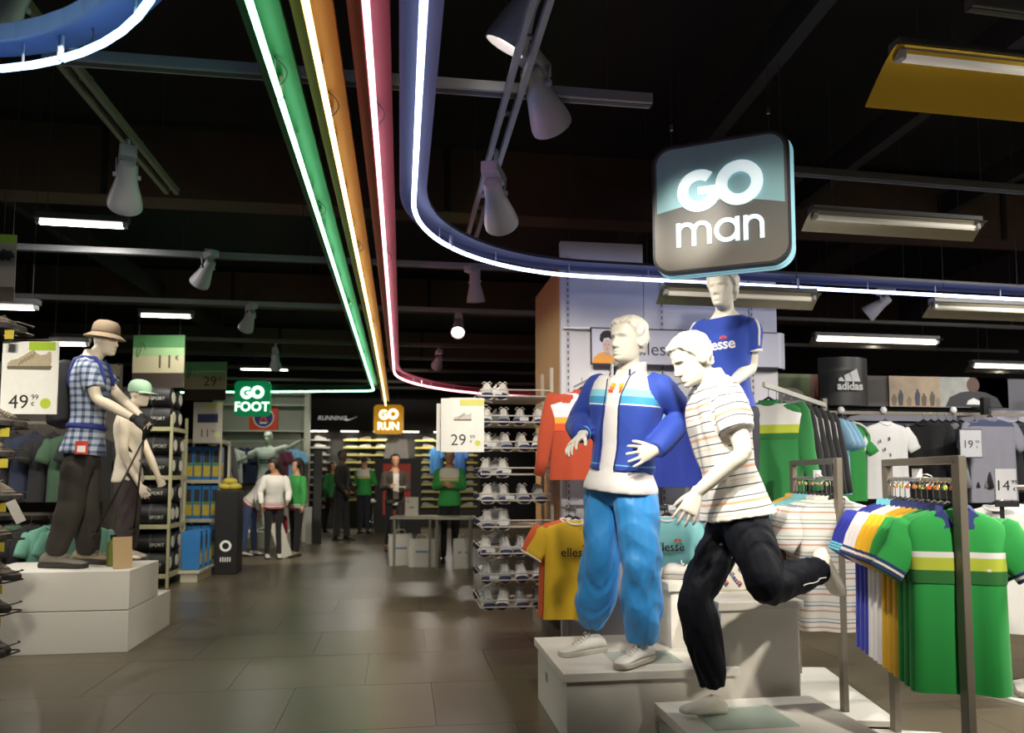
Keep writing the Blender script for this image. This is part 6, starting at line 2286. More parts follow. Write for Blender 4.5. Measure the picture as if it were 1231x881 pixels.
# outdoor clothing wall behind
OX0, OX1, OY = -6.6, -2.95, 8.35
ow = thing('outdoor_wall', 'dull outdoor clothing wall behind the hiking mannequins', 'display wall', (OX0, OY, 0))
MB().box(((OX1 - OX0) / 2, .04, 1.25), (OX1 - OX0, .08, 2.5)).build('wall_panel', M('outdoor wall', '4c463f', rough=.8, var=.1, scale=2), ow)
MB().box(((OX1 - OX0) / 2, -.05, 2.42), (OX1 - OX0, .12, .12)).build('top_fascia', M('outdoor fascia', '6b6354', rough=.7), ow)
for z in (1.85, .95):
    MB().bar((0.05, -.33, z), (OX1 - OX0 - .05, -.33, z), .025, .03).build('hanging_rail', steel, ow)
    for x in (.1, 1.8, 3.5):
        MB().bar((x, 0, z), (x, -.33, z), .02, .02).build('rail_bracket', steel, ow)
oc = [('mint', '6fa894'), ('mint', '6fa894'), ('sage', '55806e'), ('plum', '5c586c'), ('coal', '1d1d20'), ('coal', '1d1d20'), ('navy fleece', '20283e'), ('coal', '1d1d20'), ('moss', '3e5a44'), ('coal', '1d1d20')]
for zi, z in enumerate((1.78, .88)):
    for i in range(20):
        nm, cl_ = oc[(i + 3 * zi) % 10]
        o = copy_tree(lowp, label='%s outdoor top on the %s rail of the outdoor wall' % (nm, ('upper', 'lower')[zi]), group='%s outdoor tops %s rail' % (nm, ('upper', 'lower')[zi]))
        mt = cloth('outdoor ' + nm, cl_)
        recolor(o, {'garment_body': mt, 'sleeve': mt, 'collar': mt})
        o.location = (OX0 + .25 + i * .172, OY - .34, z - .05)
        o.rotation_euler = (0, 0, .75 + random.uniform(-.1, .1))

# hanging price boards
def hboard(label, px0, px1, py0, py1, d, num, rz=-.15):
    a, b = P(px0, py0, d), P(px1, py1, d)
    c = (a + b) / 2
    w_, h_ = (b - a).length * .0 + (P(px1, py0, d) - a).length, a.z - b.z
    r = thing('price_board', label, 'price board', c, rz)
    MB().box((0, 0, 0), (w_, .02, h_)).build('board', M('board cream', 'a9a284', rough=.65), r)
    MB().box((0, -.0105, h_ * .38), (w_, .002, h_ * .24)).build('green_band', M('board green', '417545', rough=.65, var=.15, scale=6), r)
    MB().box((0, -.0105, h_ * .18), (w_, .002, h_ * .16)).build('pale_green_band', M('board pale green', '86a577', rough=.65, var=.1, scale=6), r)
    MB().box((0, -.0105, -h_ * .36), (w_, .002, h_ * .28)).build('brown_band', M('board dark brown', '2f241b', rough=.7), r)
    text(num, h_ * .36, M('ink olive', '3b3d26', rough=.6), Matrix.Translation((w_ * .12, -.013, -h_ * .02)), parent=r, ext=.001)
    text('€', h_ * .12, M('ink olive', '3b3d26'), Matrix.Translation((w_ * .36, -.013, h_ * .06)), parent=r, ext=.001)
    cv = [V((-w_ * .36 + w_ * .10 * math.cos(t) * (1 - t / 9), -.013, h_ * .22 + h_ * .14 * math.sin(t * 1.3))) for t in [i * .35 for i in range(22)]]
    MB().tube(cv, .005, 5).build('printed_flourish', M('ink green', '2f5a2c', rough=.6), r)
    for s in (-1, 1):
        MB().tube([V((s * w_ * .4, 0, h_ / 2)), V((s * w_ * .4, 0, ZC - c.z))], .003, 4).build('suspension_wire', M('wire', '3c3c40'), r)
    return r
hboard('hanging price board reading 11 above the sports bags', 160, 222, 403, 466, 9.2, '11')
hboard('hanging price board reading 29 above the boxed goods', 222, 272, 435, 481, 10.6, '29')

# sports bag gondola
def gondola(label, c, w_, dep, zs, top, mat, edge=None, back=True, cat='shelf unit'):
    r = thing('shelf_unit', label, cat, c)
    for x in (-w_ / 2, w_ / 2):
        for y in (-dep / 2, dep / 2):
            MB().box((x, y, top / 2), (.03, .03, top)).build('upright', mat, r)
    for z in zs:
        s = MB().box((0, 0, z), (w_, dep, .025)).build('shelf', mat, r)
        MB().box((0, -dep / 2 - .006, z), (w_, .008, .05)).build('edge_strip', edge or mat, s)
        MB().box((w_ / 2 + .006, 0, z), (.008, dep, .05)).build('edge_strip', edge or mat, s)
    return r
SX, SY = -3.12, 9.75
zsb = [.14, .72, 1.30, 1.88]
gondola('cream shelf unit stacked with black sports bags', (SX, SY, 0), .78, .62, zsb, 2.05, M('shelf cream', '9c9a78', rough=.6))
bag = thing('sports_bag', 'black roll-shaped sports bag with white end patch', 'sports bag', (0, 0, 0), 0, 'black sports bags on the cream shelf unit')
blkb = M('bag black', '121315', rough=.6, var=.15, scale=20)
prof = [(0, -.34), (.08, -.34), (.115, -.325), (.125, -.29), (.125, .29), (.115, .325), (.08, .34), (0, .34)]
MB().lathe(prof, 20, 0, Matrix.Rotation(PI / 2, 4, 'Y') , cap=False).build('bag_body', blkb, bag, smooth='auto')
MB().lathe([(0, .341), (.07, .341), (.07, .345), (0, .345)], 18, 0, Matrix.Rotation(PI / 2, 4, 'Y'), cap=False).build('end_patch', M('patch white', 'c4c2b8', rough=.6), bag)
for x in (-.12, .12):
    MB().lathe([(.1265, x - .012), (.129, x - .012), (.129, x + .012), (.1265, x + .012)], 20, 0, Matrix.Rotation(PI / 2, 4, 'Y'), cap=False).build('strap', M('bag strap', '3a3a3c', rough=.7), bag)
text('SPORT', .055, M('print pale', 'b9b8b0', rough=.6), Matrix.Translation((.2, -.128, -.02)), name='bag_lettering', parent=bag)
k_ = True
for z in zsb:
    for lv in range(2):
        for row in range(2):
            b = bag if k_ else copy_tree(bag)
            k_ = False
            b.location = (SX + .03 + random.uniform(-.02, .02), SY - .17 + row * .29 + lv * .02, z + .145 + lv * .245)
            b.rotation_euler = (random.uniform(-.2, .2), 0, random.uniform(-.03, .03))
            wh_ = (('lowest', 'second', 'third', 'top')[zsb.index(z)], ('lower', 'upper')[lv])
            b['label'] = 'black roll-shaped sports bag in the %s layer on the %s cream shelf' % (wh_[1], wh_[0])
            b['group'] = 'sports bags %s layer %s shelf' % (wh_[1], wh_[0])
# boxed goods
BX, BY = -2.86, 11.0
BX = P(247, 600, 10.7).x
BY = P(247, 600, 10.7).y
zbx = [.14, .70, 1.24]
gondola('white shelf unit holding blue picture boxes', (BX, BY, 0), .50, .52, zbx + [1.80], 1.82, M('shelf pale', 'bdb8a4', rough=.6))
bx = thing('boxed_set', 'tall blue box with yellow and green picture print', 'box', (0, 0, 0), 0, 'blue picture boxes on the white shelf unit')
MB().box((0, 0, .235), (.108, .22, .47)).build('carton', M('carton blue', '2f74b4', rough=.45), bx)
MB().box((0, -.1105, .13), (.09, .001, .15)).build('printed_panel', M('print yellow', 'c9b23a', rough=.5, var=.3, scale=30), bx)
MB().box((0, -.1105, .33), (.07, .001, .17)).build('printed_panel', M('print dark', '2a2c38', rough=.5, var=.4, scale=40), bx)
MB().box((.0, -.1105, .235), (.10, .001, .03)).build('printed_panel', M('print green', '5f9a4a', rough=.5), bx)
MB().box((.0545, 0, .15), (.001, .18, .2)).build('side_print', M('print yellow', 'c9b23a'), bx)
k_ = True
for z in zbx:
    for i in range(4):
        b = bx if k_ else copy_tree(bx)
        k_ = False
        b.location = (BX - .18 + .12 * i, BY - .1, z + .014)
        b['label'] = 'tall blue picture box on the %s white shelf under the board reading 29' % ('lowest', 'middle', 'top')[zbx.index(z)]
        b['group'] = 'blue boxes on the %s white shelf' % ('lowest', 'middle', 'top')[zbx.index(z)]
        b.rotation_euler = (0, 0, random.uniform(-.04, .04))
for i in range(3):
    b = copy_tree(bx, label='blue picture box standing low beside the sports bags', group='blue boxes beside the sports bags')
    b.location = (SX + .52, SY + .22 + .24 * i, .155)
    b.rotation_euler = (0, 0, 1.57)
st_ = thing('low_stand', 'low pale stand for the blue boxes beside the sports bags', 'stand', (SX + .52, SY + .46, 0))
MB().box((0, 0, .13), (.26, .76, .03)).build('stand_top', M('shelf pale', 'bdb8a4'), st_)
MB().box((0, 0, .06), (.2, .7, .115)).build('stand_body', M('shelf pale', 'bdb8a4'), st_)
c11 = card('white price card with a blue picture reading 11 on the boxed goods shelf', P(250, 508, 10.2), .40, .56, -.15, lines=(('11', .15, -.04, -.15, '2d2b28'), ('99', .05, .07, -.12, '2d2b28')), band=(.08, .24, .20, .06, 'a9b86a'), badge=(.13, -.17, .04, 'b5c07c'), mat=M('card grey warm', 'a9a49a', rough=.6))
MB().box((0, -.006, .06), (.28, .002, .12)).build('printed_picture', M('print blue dark', '22284e', rough=.6), c11)
MB().tube([V((0, .01, -.28)), V((0, .05, -.30)), V((0, .45, -.34))], .012, 8).build('card_stem', steel, c11)

# dark bin with yellow goods
bn_ = P(275, 640, 10.3)
db = thing('display_bin', 'black display bin with a white round emblem', 'bin', (bn_.x, bn_.y, 0), .0)
MB().box((0, 0, .56), (.30, .34, 1.12)).build('bin_body', M('bin black', '17171a', rough=.55), db, bevel=.01)
ring_mesh(0, .38, .045, .075, 0, 360, y=-.172, t=.002).build('emblem_ring', M('logo white', 'e8e6e0'), db)
for i in range(5):
    MB().box((-.06 + .03 * i, -.1715, .20), (.012, .002, .06)).build('emblem_letter', M('logo white', 'e8e6e0'), db)
for i, (dx, dz) in enumerate(((-.05, .05), (.06, .05), (.0, .12))):
    y_ = tag(MB().ell((0, 0, 0), (.10, .10, .055), n=8).build('yellow_ball', M('ball yellow', 'c9b84a', rough=.6), None, smooth=True), 'yellow soft goods piled on the black bin', 'yellow goods', 'yellow goods on the black bin')
    y_.location = (bn_.x + dx, bn_.y, 1.12 + dz)
co_ = hang_garment('long_coat', 'long black coat hanging beside the boxed goods', 'coat', w_=.40, L=1.1, sleeve=.6, body_mat=blk, seed=60, polo=False)
co_.location = P(266, 535, 11.0)
co_.rotation_euler = (0, 0, .9)
cs_ = thing('coat_stand', 'slim dark stand holding the long black coat', 'stand', (co_.location.x, co_.location.y + .02, 0))
MB().tube([V((0, .05, 0)), V((0, .05, co_.location.z + .10)), V((0, 0, co_.location.z + .115))], .014, 8).build('pole', steel, cs_)
MB().lathe([(0, 0), (.16, 0), (.16, .02), (0, .03)], 20, cap=False).build('base', steel, cs_)

# ================================================================== BACK OF THE SHOP
def go_sign(label, c, W, word, paint, glow, rz=0.0):
    r = thing('hanging_sign', label, 'sign', c, rz)
    MB().prism(rrect(W, W, W * .14, 6), .08, Matrix.Translation((0, 0, 0))).build('sign_body', M('sign box ' + paint, paint, rough=.4, emit=.35, ecol=paint), r)
    lt_ = M('sign letters ' + glow, glow, rough=.4, emit=2.2, ecol=glow)
    go_letters(r, W * .34, -.012, lt_, W * .16)
    text(word, W * .36, lt_, Matrix.Translation((0, -.006, -W * .24)), parent=r, bold=.004, ext=.003)
    for s in (-1, 1):
        MB().tube([V((s * W * .3, .04, W / 2)), V((s * W * .3, .04, ZC - c[2]))], .004, 5).build('suspension_wire', M('wire', '3c3c40'), r)
    return r
go_sign('glowing green rounded sign reading GO FOOT', P(303, 479, 13.0), .62, 'FOOT', '0f9a5c', 'dcffee', -.12)
go_sign('glowing amber rounded sign reading GO RUN', P(467, 504, 16.0), .63, 'RUN', 'd99a1c', 'fff6cc', -.1)

# football partition with shirts and a crest poster
FX0, FX1, FY = -3.75, -1.95, 15.6
fw_ = thing('football_wall', 'pale shelving wall of football shirts behind the green sign', 'display wall', (FX0, FY, 0))
FL = FX1 - FX0
MB().box((FL / 2, .04, 1.5), (FL, .08, 3.0)).build('wall_panel', M('foot wall', '8a8880', rough=.7), fw_)
for z in (2.95, 2.72, 2.2):
    MB().box((FL / 2, -.08, z), (FL, .2, .03)).build('shelf', M('foot shelf', 'a9a89e', rough=.6), fw_)
MB().box((FL + .05, -.06, 1.5), (.10, .24, 3.0)).build('pillar', M('pillar white', 'b9b7ac', rough=.6), fw_)
MB().bar((0, -.3, 1.95), (FL, -.3, 1.95), .03, .03).build('hanging_rail', steel, fw_)
pp = thing('crest_poster', 'red poster with a round blue crest and white tower emblem', 'poster', P(317, 503, 15.0), -.1)
MB().box((0, 0, 0), (.56, .02, .52)).build('poster', M('poster red', 'c93a1e', rough=.55), pp)
MB().lathe([(0, 0), (.20, 0), (.20, .003), (0, .003)], 28, 0, Matrix.Translation((0, -.010, .02)) @ Matrix.Rotation(PI / 2, 4, 'X'), cap=False).build('crest_disc', M('crest blue', '1d2f6e', rough=.5), pp)
ring_mesh(0, .02, .185, .205, 0, 360, y=-.016, t=.003).build('crest_ring', M('crest white', 'd6d4d0', rough=.5), pp)
MB().prism([(-.10, -.10), (-.03, .03), (-.012, .16), (.012, .16), (.03, .03), (.10, -.10), (.05, -.10), (0, .0), (-.05, -.10)], .002, Matrix.Translation((0, -.016, .02))).build('crest_tower', M('crest red', 'c8322a', rough=.5), pp)
MB().box((0, -.0155, -.09), (.14, .002, .03)).build('crest_cradle', M('crest white', 'd6d4d0'), pp)
for s in (-.2, .2):
    MB().tube([V((s, 0, .26)), V((s, 0, ZC - pp.location.z))], .003, 4).build('suspension_wire', M('wire', '3c3c40'), pp)
fcol = [('white football', 'd2d2cf', 4), ('navy football', '1d2242', 4), ('claret football', '5a1f38', 3), ('pale blue football', '6fa0c8', 2)]
i_ = 0
for nm, cl_, n_ in fcol:
    for j in range(n_):
        o = copy_tree(lowp, label='%s shirt hung on the football wall rail' % nm, group='%s shirts' % nm)
        mt = cloth(nm, cl_)
        recolor(o, {'garment_body': mt, 'sleeve': mt, 'collar': mt})
        o.location = (FX0 + .12 + i_ * .125, FY - .31, 1.83)
        o.rotation_euler = (0, 0, random.uniform(-.5, -.2))
        i_ += 1

# running shoe wall at the back
nw = thing('running_wall', 'black running shoe wall with white lettering on its fascia', 'display wall', (-2.40, YB - .02, 0))
NW = 4.4
MB().box((NW / 2, -.03, 1.2), (NW, .06, 2.4)).build('wall_panel', M('run wall', '3c3b38', rough=.7), nw)
fs = MB().box((NW / 2, -.20, 2.82), (NW, .40, .80)).build('fascia', M('fascia black', '161616', rough=.55), nw)
text('RUNNING', .15, M('fascia letters', 'cfcfcf', rough=.5, emit=.45, ecol='cfcfcf'), Matrix.Translation((PYY(399, 503, YB - .42).x + 2.40, -.405, 2.72)), parent=fs, shear=.25, bold=.002)
sw = [(0, 0), (.03, -.05), (.08, -.055), (.16, -.02), (.34, .07), (.16, .0), (.09, -.012), (.055, .0), (.05, .05)]
MB().prism(sw, .003, Matrix.Translation((PYY(414, 503, YB - .42).x + 2.40, -.404, 2.71))).build('swoosh_mark', M('fascia letters', 'cfcfcf'), fs)
for x in (.35, 1.1, 1.9, 2.6, 3.4):
    MB().box((x, -.26, 2.405), (.42, .10, .02)).build('fascia_light', M('fascia light', 'fff4e0', emit=5, ecol='fff4e0'), fs)
ld = bpy.data.lights.new('fascia_light', 'AREA')
ld.shape = 'RECTANGLE'
ld.size, ld.size_y, ld.energy, ld.color = 4.0, .1, 70, (1, .94, .82)
lo = link('fascia_wash', ld, fs)
lo.location = (NW / 2, -.45, 2.38)
lo.rotation_euler = (-.35, 0, 0)
ysm = M('shelf strip yellow', 'b9b05a', rough=.5)
def far_shoe(col, sole):
    m = MB()
    rg = []
    for y, hw, h in ((-.12, .02, .05), (-.10, .034, .085), (-.04, .036, .095), (.03, .038, .075), (.09, .042, .05), (.14, .04, .042), (.158, .016, .03)):
        rg.append([V((y, hw * math.copysign(abs(math.cos(a)) ** .7, math.cos(a)), .02 + (h - .02) * (.5 + .5 * math.sin(a)))) for a in [2 * PI * j / 10 for j in range(10)]])
    m.rings(rg, 0)
    m.box((.02, 0, .012), (.285, .076, .024), 1)
    o = m.build('running_shoe', [M('far shoe ' + col, col, rough=.6, var=.2, scale=30), M('far sole ' + sole, sole, rough=.6)], None, smooth='auto')
    return o
fsh = [far_shoe(c, s) for c, s in (('d8d4d0', 'c9c5c0'), ('b83a2c', 'e0dcd6'), ('3a3d46', 'd6d2cc'), ('b9bcc4', 'd8a23c'))]
used = set()
for (x0, x1, lab, rows) in ((.10, .62, 'red and white column', range(10)), (.95, 2.05, 'yellow-edged middle shelves', range(9)), (2.72, 3.35, 'yellow-edged shelves beside the red poster', range(10)), (3.45, 4.3, 'end shelves', range(10))):
    for r_ in rows:
        z = 2.20 - .185 * r_
        s_ = MB().box(((x0 + x1) / 2, -.13, z), (x1 - x0, .22, .016)).build('shelf', M('run shelf', '5e5c54', rough=.6), nw)
        MB().box(((x0 + x1) / 2, -.243, z - .012), (x1 - x0, .006, .04)).build('edge_strip', ysm if lab != 'red and white column' else M('shelf strip grey', '8f8d88', rough=.6), s_)
        n_ = int((x1 - x0) / .33)
        for i in range(max(1, n_)):
            k_ = random.choice((0, 0, 1, 2, 3)) if lab == 'red and white column' else random.choice((0, 2, 3, 0))
            src = fsh[k_]
            o = src if k_ not in used else src.copy()
            if k_ in used:
                COL.objects.link(o)
            used.add(k_)
            cn = ('white', 'red', 'dark', 'silver')[k_]
            tag(o, '%s running shoe on the shelves of the black back wall' % cn, 'shoe', '%s shoes on the back wall' % cn)
            o.location = (-2.40 + x0 + (x1 - x0) * (i + .5) / max(1, n_), YB - .15, z + .008)
            o.rotation_euler = (0, 0, random.uniform(-.2, .2) + (PI if i % 2 else 0))
rp = thing('poster_panel', 'black panel with a red poster and white square beside the stool', 'poster', P(478, 595, 17.0), -.1)
rpz = rp.location.z
rp.location.z = 0
MB().box((0, .03, .85), (1.05, .05, 1.7)).build('panel', M('panel black', '171719', rough=.6), rp)
MB().box((-.02, 0, 1.0), (.62, .012, 1.15)).build('poster', M('poster scarlet', 'b83426', rough=.55), rp)
MB().box((.02, -.008, 1.22), (.30, .006, .36)).build('poster_picture', M('poster white', 'cfc9c0', rough=.55), rp)
lsh = hang_garment('long_sleeve_shirt', 'white long-sleeved running shirt hung below the amber sign', 'shirt', w_=.42, L=.62, sleeve=.60, body_mat=wht, polo=False, seed=61, droop=.12)
lsh.location = P(477, 527, 17.2)
lsh.rotation_euler = (0, 0, -.1)
lp2 = thing('shirt_pole', 'slim pole holding the white running shirt', 'pole', (lsh.location.x, lsh.location.y + .08, 0))
MB().tube([V((0, .03, 0)), V((0, .03, lsh.location.z + .10)), V((0, -.08, lsh.location.z + .115))], .014, 8).build('pole', steel, lp2)
MB().lathe([(0, 0), (.18, 0), (.18, .02), (0, .03)], 20, cap=False).build('base', steel, lp2)
for px, c in ((524, '2a6ea8'), (553, '2a5a98')):
    o = copy_tree(lowp, label='blue sports top hung at the end of the back wall', group='blue tops at the back wall')
    mt = cloth('back blue ' + c, c)
    recolor(o, {'garment_body': mt, 'sleeve': mt, 'collar': mt})
    o.location = PYY(px, 538, YB - .35)

# stool
so = PZ(449, 641, 0)
stl = thing('bar_stool', 'white round stool with chrome legs beside the red poster', 'stool', (so.x, so.y, 0))
MB().lathe([(0, .70), (.17, .70), (.19, .72), (.19, .75), (.17, .765), (0, .765)], 24, cap=False).build('seat', M('stool white', 'd2d0c6', rough=.4), stl, smooth='auto')
for a in (0.4, 2.5, 4.6):
    MB().tube([V((.10 * math.cos(a), .10 * math.sin(a), .70)), V((.19 * math.cos(a), .19 * math.sin(a), 0))], .014, 8).build('leg', M('rail chrome', 'b8b8ba'), stl, smooth=True)
MB().tube([V((.15 * math.cos(a), .15 * math.sin(a), .25)) for a in [i * PI / 8 for i in range(17)]], .010, 6).build('foot_ring', M('rail chrome', 'b8b8ba'), stl, smooth=True)

# counter tables with carrier bags
for (px0, px1, d0, lab) in ((470, 521, 10.9, 'narrow grey table standing over white carrier bags'), (521, 569, 10.75, 'narrow grey table in front of the green jacket assistant')):
    a, b = P(px0, 622, d0), P(px1, 623, d0)
    c = (a + b) / 2
    w_ = (b - a).length
    t_ = thing('table', lab, 'table', (c.x, c.y, 0), math.atan2(b.y - a.y, b.x - a.x))
    zt = .71
    MB().box((0, .22, zt), (w_ + .02, .50, .035)).build('table_top', M('table grey', '9a9788', rough=.5), t_, bevel=.003)
    for x in (-w_ / 2 + .05, w_ / 2 - .05):
        for y in (.02, .42):
            MB().box((x, y, zt / 2 - .01), (.035, .035, zt - .02)).build('leg', M('table leg', '7d7a70', rough=.45), t_)
sg = card('small white notice standing on the grey table', P(495, 609, 11.05) , .19, .28, -.1, lines=(), mat=M('notice white', 'b9b6aa', rough=.6))
MB().box((0, .02, -.145), (.16, .10, .012)).build('notice_foot', steel, sg)
MB().box((.0, -.0048, -.01), (.08, .0012, .022)).build('printed_bar', M('notice print', '7d776a', rough=.6), sg)
MB().box((-.055, -.0048, .075), (.025, .0012, .025)).build('printed_bar', M('notice print', '7d776a'), sg)
def carrier(label, c, rz, w_, h_, d_, seed):
    r = thing('carrier_bag', label, 'carrier bag', c, rz)
    rg_ = np.random.default_rng(seed)
    m = MB()
    rings_ = []
    for z, kx, ky in ((0, 1, 1), (.25, 1.02, .95), (.6, 1, .75), (.9, .98, .4), (1.0, .98, .25)):
        ring = []
        for j in range(20):
            a = 2 * PI * j / 20
            ca, sa = math.cos(a), math.sin(a)
            ring.append(V((w_ / 2 * kx * math.copysign(abs(ca) ** .45, ca) + rg_.normal() * .006, d_ / 2 * ky * math.copysign(abs(sa) ** .45, sa) + rg_.normal() * .008 + .05 * z * 0, z * h_ + rg_.normal() * .004)))
        rings_.append(ring)
    rings_[0] = [V((p.x, p.y, 0)) for p in rings_[0]]
    m.rings(rings_).build('bag_body', M('carrier white', 'c9c6bc', rough=.55, var=.06, scale=9), r, smooth='auto')
    MB().box((0, -d_ * .42, h_ * .55), (w_ * .5, .003, .03), 0, Matrix.Rotation(-.06, 3, 'X')).build('printed_line', M('carrier print', '6f86b0', rough=.6), r)
    for s in (-1, 1):
        MB().tube([V((-w_ * .2, s * d_ * .08, h_)), V((-w_ * .15, s * d_ * .08, h_ + .06)), V((w_ * .15, s * d_ * .08, h_ + .06)), V((w_ * .2, s * d_ * .08, h_))], .006, 6).build('handle', M('carrier white', 'c9c6bc'), r, smooth=True)
    return r
f1 = PZ(481, 681, 0)
carrier('white carrier bag standing upright under the grey table', (f1.x, f1.y + .2, 0), .1, .36, .46, .18, 1)
f2 = PZ(508, 683, 0)
carrier('slumped white carrier bag leaning under the grey table', (f2.x, f2.y + .22, 0), -.25, .42, .40, .18, 2)
f3 = PZ(556, 684, 0)
carrier('white carrier bag by the table beside the wire shoe rack', (f3.x, f3.y + .1, 0), .1, .26, .42, .16, 3)
pd = P(330, 660, 11.8)
plinth('small white plinth behind the shoppers under the football mannequin', P(322, 560, 14.0).x - .45, P(322, 560, 14.0).x + .45, P(322, 560, 14.0).y - .35, P(322, 560, 14.0).y + .35, 0, .30, .03)
lb_ = thing('leaning_panel', 'white panel leaning behind the shopper in the striped jacket', 'panel', (P(336, 660, 12.1).x, P(336, 660, 12.1).y, 0), -.1)
MB().box((.02, 0, .29), (.20, .03, .58), 0, Matrix.Rotation(-.32, 3, 'Y')).build('panel', M('leaning white', 'c2bfb4', rough=.6), lb_)
dp = thing('detector_post', 'tall dark post beside the shopper in green', 'post', (P(381, 640, 14.6).x, P(381, 640, 14.6).y, 0))
MB().box((0, 0, .9), (.16, .10, 1.8)).build('post', M('post black', '1b1a19'), dp, bevel=.01)
MB().box((-.16, .05, .35), (.12, .08, .7)).build('side_panel', M('post pale', '8d8c86', rough=.5), dp)

# ================================================================== FOOTBALL MANNEQUIN AND PEOPLE
skinm = M('skin', 'b98a6c', rough=.55, var=.06)
skind = M('skin dark', '4a3226', rough=.55, var=.06)

def hair_long(J, k, mat, root, o, length=.30, vol=.03, seed=0):
    up, f = J['hup'].normalized(), J['face'].normalized()
    f = (f - up * f.dot(up)).normalized()
    l = up.cross(f)
    c = J['chin'] + up * .14 * k
    m = MB()
    m.ell(c + up * .02 * k - f * .018 * k, ((.092 + vol) * k, (.082 + vol) * k, (.09 + vol) * k), n=9, R=Matrix((f, l, up)).transposed())
    if length:
        b = c - f * .075 * k
        m.tube([b + up * .03 * k, b - up * .08 * k, b - up * length * .6 * k - f * .01, b - up * length * k], [(.06 * k, (.085 + vol) * k), (.055 * k, (.095 + vol) * k), (.05 * k, (.10 + vol) * k), (.02 * k, .05 * k)], 14, side=f)
    me = remesh(m, .014, 2, origin=o)
    # open the face: pull front vertices back behind the hairline
    co, no = vget(me)
    cc_ = np.array(c - o)
    rel = co - cc_
    fr = rel @ np.array(f)
    uu = rel @ np.array(up)
    lim = np.where(uu > .06 * k, .10 * k, .035 * k)
    sh = np.where(fr > lim, lim - fr, 0)
    co = co + np.outer(sh, np.array(f))
    me.vertices.foreach_set('co', co.ravel())
    folds(me, .010, 60, seed, axis=tuple(up), squeeze=4)
    return put(me, 'hair', mat, root)

def person(label, J, k, top, legs, shoes, hair, skin=None, top_kw=None, leg_rs=(.098, .092, .078, .066, .062, .056, .050), name='person', cat='person', voxel=.011, extra=None, curl=.4, toe=None, hairkw=None, zt=0.0, hands=True, leg_fold=.006):
    o = V(((J['anL'].x + J['anR'].x) / 2, (J['anL'].y + J['anR'].y) / 2, zt))
    r = thing(name, label, cat, o)
    put(body(J, k, simple_hands(J, k, curl) if hands else None, voxel=voxel, legk=.8 if legs else 1.0, hair=0.0, origin=o, nu=36, nv=48), 'body', skin or skinm, r)
    kw = dict(e=.02, t0=-.05, t1=1.10, voxel=.012, fold=.008, freq=18, seed=random.randint(0, 999), origin=o)
    kw.update(top_kw or {})
    tp = put(top_mesh(J, k, **kw), 'jacket', top, r)
    if legs:
        put(trousers(J, k, leg_rs, top=.12, fold=leg_fold, seed=random.randint(0, 999), origin=o, voxel=.012), 'trousers', legs, r)
    hc, sc, up, s0, s1 = torso_frame(J)
    d = toe or s0.cross(V((0, 0, 1)))
    if shoes:
        for s in 'LR':
            sl = V((0, 0, zt)) if J['an' + s].z - zt < .16 else V((0, 0, J['an' + s].z - .09))
            shoe(r, J['an' + s], d, .95, sl.z, shoes, M('person sole', '2a2826', rough=.8), None, o, .27)
    if hair:
        hair_long(J, k, hair, r, o, **(hairkw or {}))
    if extra:
        extra(r, J, k, o)
    return r
hdk = M('hair dark', '1d1512', rough=.6, var=.3, scale=60)
hbr = M('hair brown', '33211a', rough=.6, var=.3, scale=60)
blackt = cloth('trouser black', '131316')
def ang(px, d, toward):
    """world heading in degrees: toward = degrees from facing the camera, positive to the viewer's right"""
    v = -FH
    base = math.degrees(math.atan2(v.y, v.x))
    return base + toward

def at_floor(px, py, z=0.0):
    q = PZ(px, py, z)
    return V((q.x, q.y, z))

# football mannequin, arms spread
L6 = V((P(322, 560, 14.0).x, P(322, 560, 14.0).y, .30))
J, k = pose(L6, ang(0, 0, -10), 1.84, armL=((.04, .27, .06), (.08, .50, .17)), armR=((.0, -.25, -.13), (.05, -.47, -.22)), stepL=.08, stepR=-.1)
fm_ = person('white mannequin with spread arms in a pale football kit', J, k, cloth('football pale', 'd6d7d4'), None, M('shoe pale', 'b9b6b0', rough=.6), None, skin=M('mannequin pale', 'c9cdc4', rough=.5), name='mannequin', cat='mannequin', top_kw=dict(sleeve=.75, e=.03), voxel=.009, zt=.30, curl=.2)
hc, sc, up, s0, s1 = torso_frame(J)
fwd6 = s1.cross(up)
tt = [c for c in fm_.children if c.name.startswith('jacket')][0]
tt.name = 'football_shirt'
bv6 = bvh_of(tt.data)
for bw_, bh_, t in ((.24, .040, .66), (.20, .035, .57)):
    q = MB().rings([[V((-bw_ / 2 + bw_ * i / 12, 0, z_)) for z_ in (-bh_ / 2, bh_ / 2)] for i in range(13)], cap=False, close=False).mesh()
    decal(q, Matrix.Translation(hc - fm_.location + (sc - hc) * t + fwd6 * .4) @ Matrix((s1, -fwd6, up)).transposed().to_4x4(), bv6, -fwd6, .004)
    put(q, 'shirt_print', M('print slate', '6b7080', rough=.6), tt, False)
sho = trousers(J, k, (.11, .115, .115, .07, .07, .06, .05), top=.12, fold=.006, seed=3, origin=fm_.location, voxel=.012)
bm = bmesh.new()
bm.from_mesh(sho)
bmesh.ops.bisect_plane(bm, geom=bm.verts[:] + bm.edges[:] + bm.faces[:], plane_co=(0, 0, .56), plane_no=(0, 0, -1), clear_outer=True)
bm.to_mesh(sho)
bm.free()
put(sho, 'shorts', cloth('football pale', 'd6d7d4'), fm_)

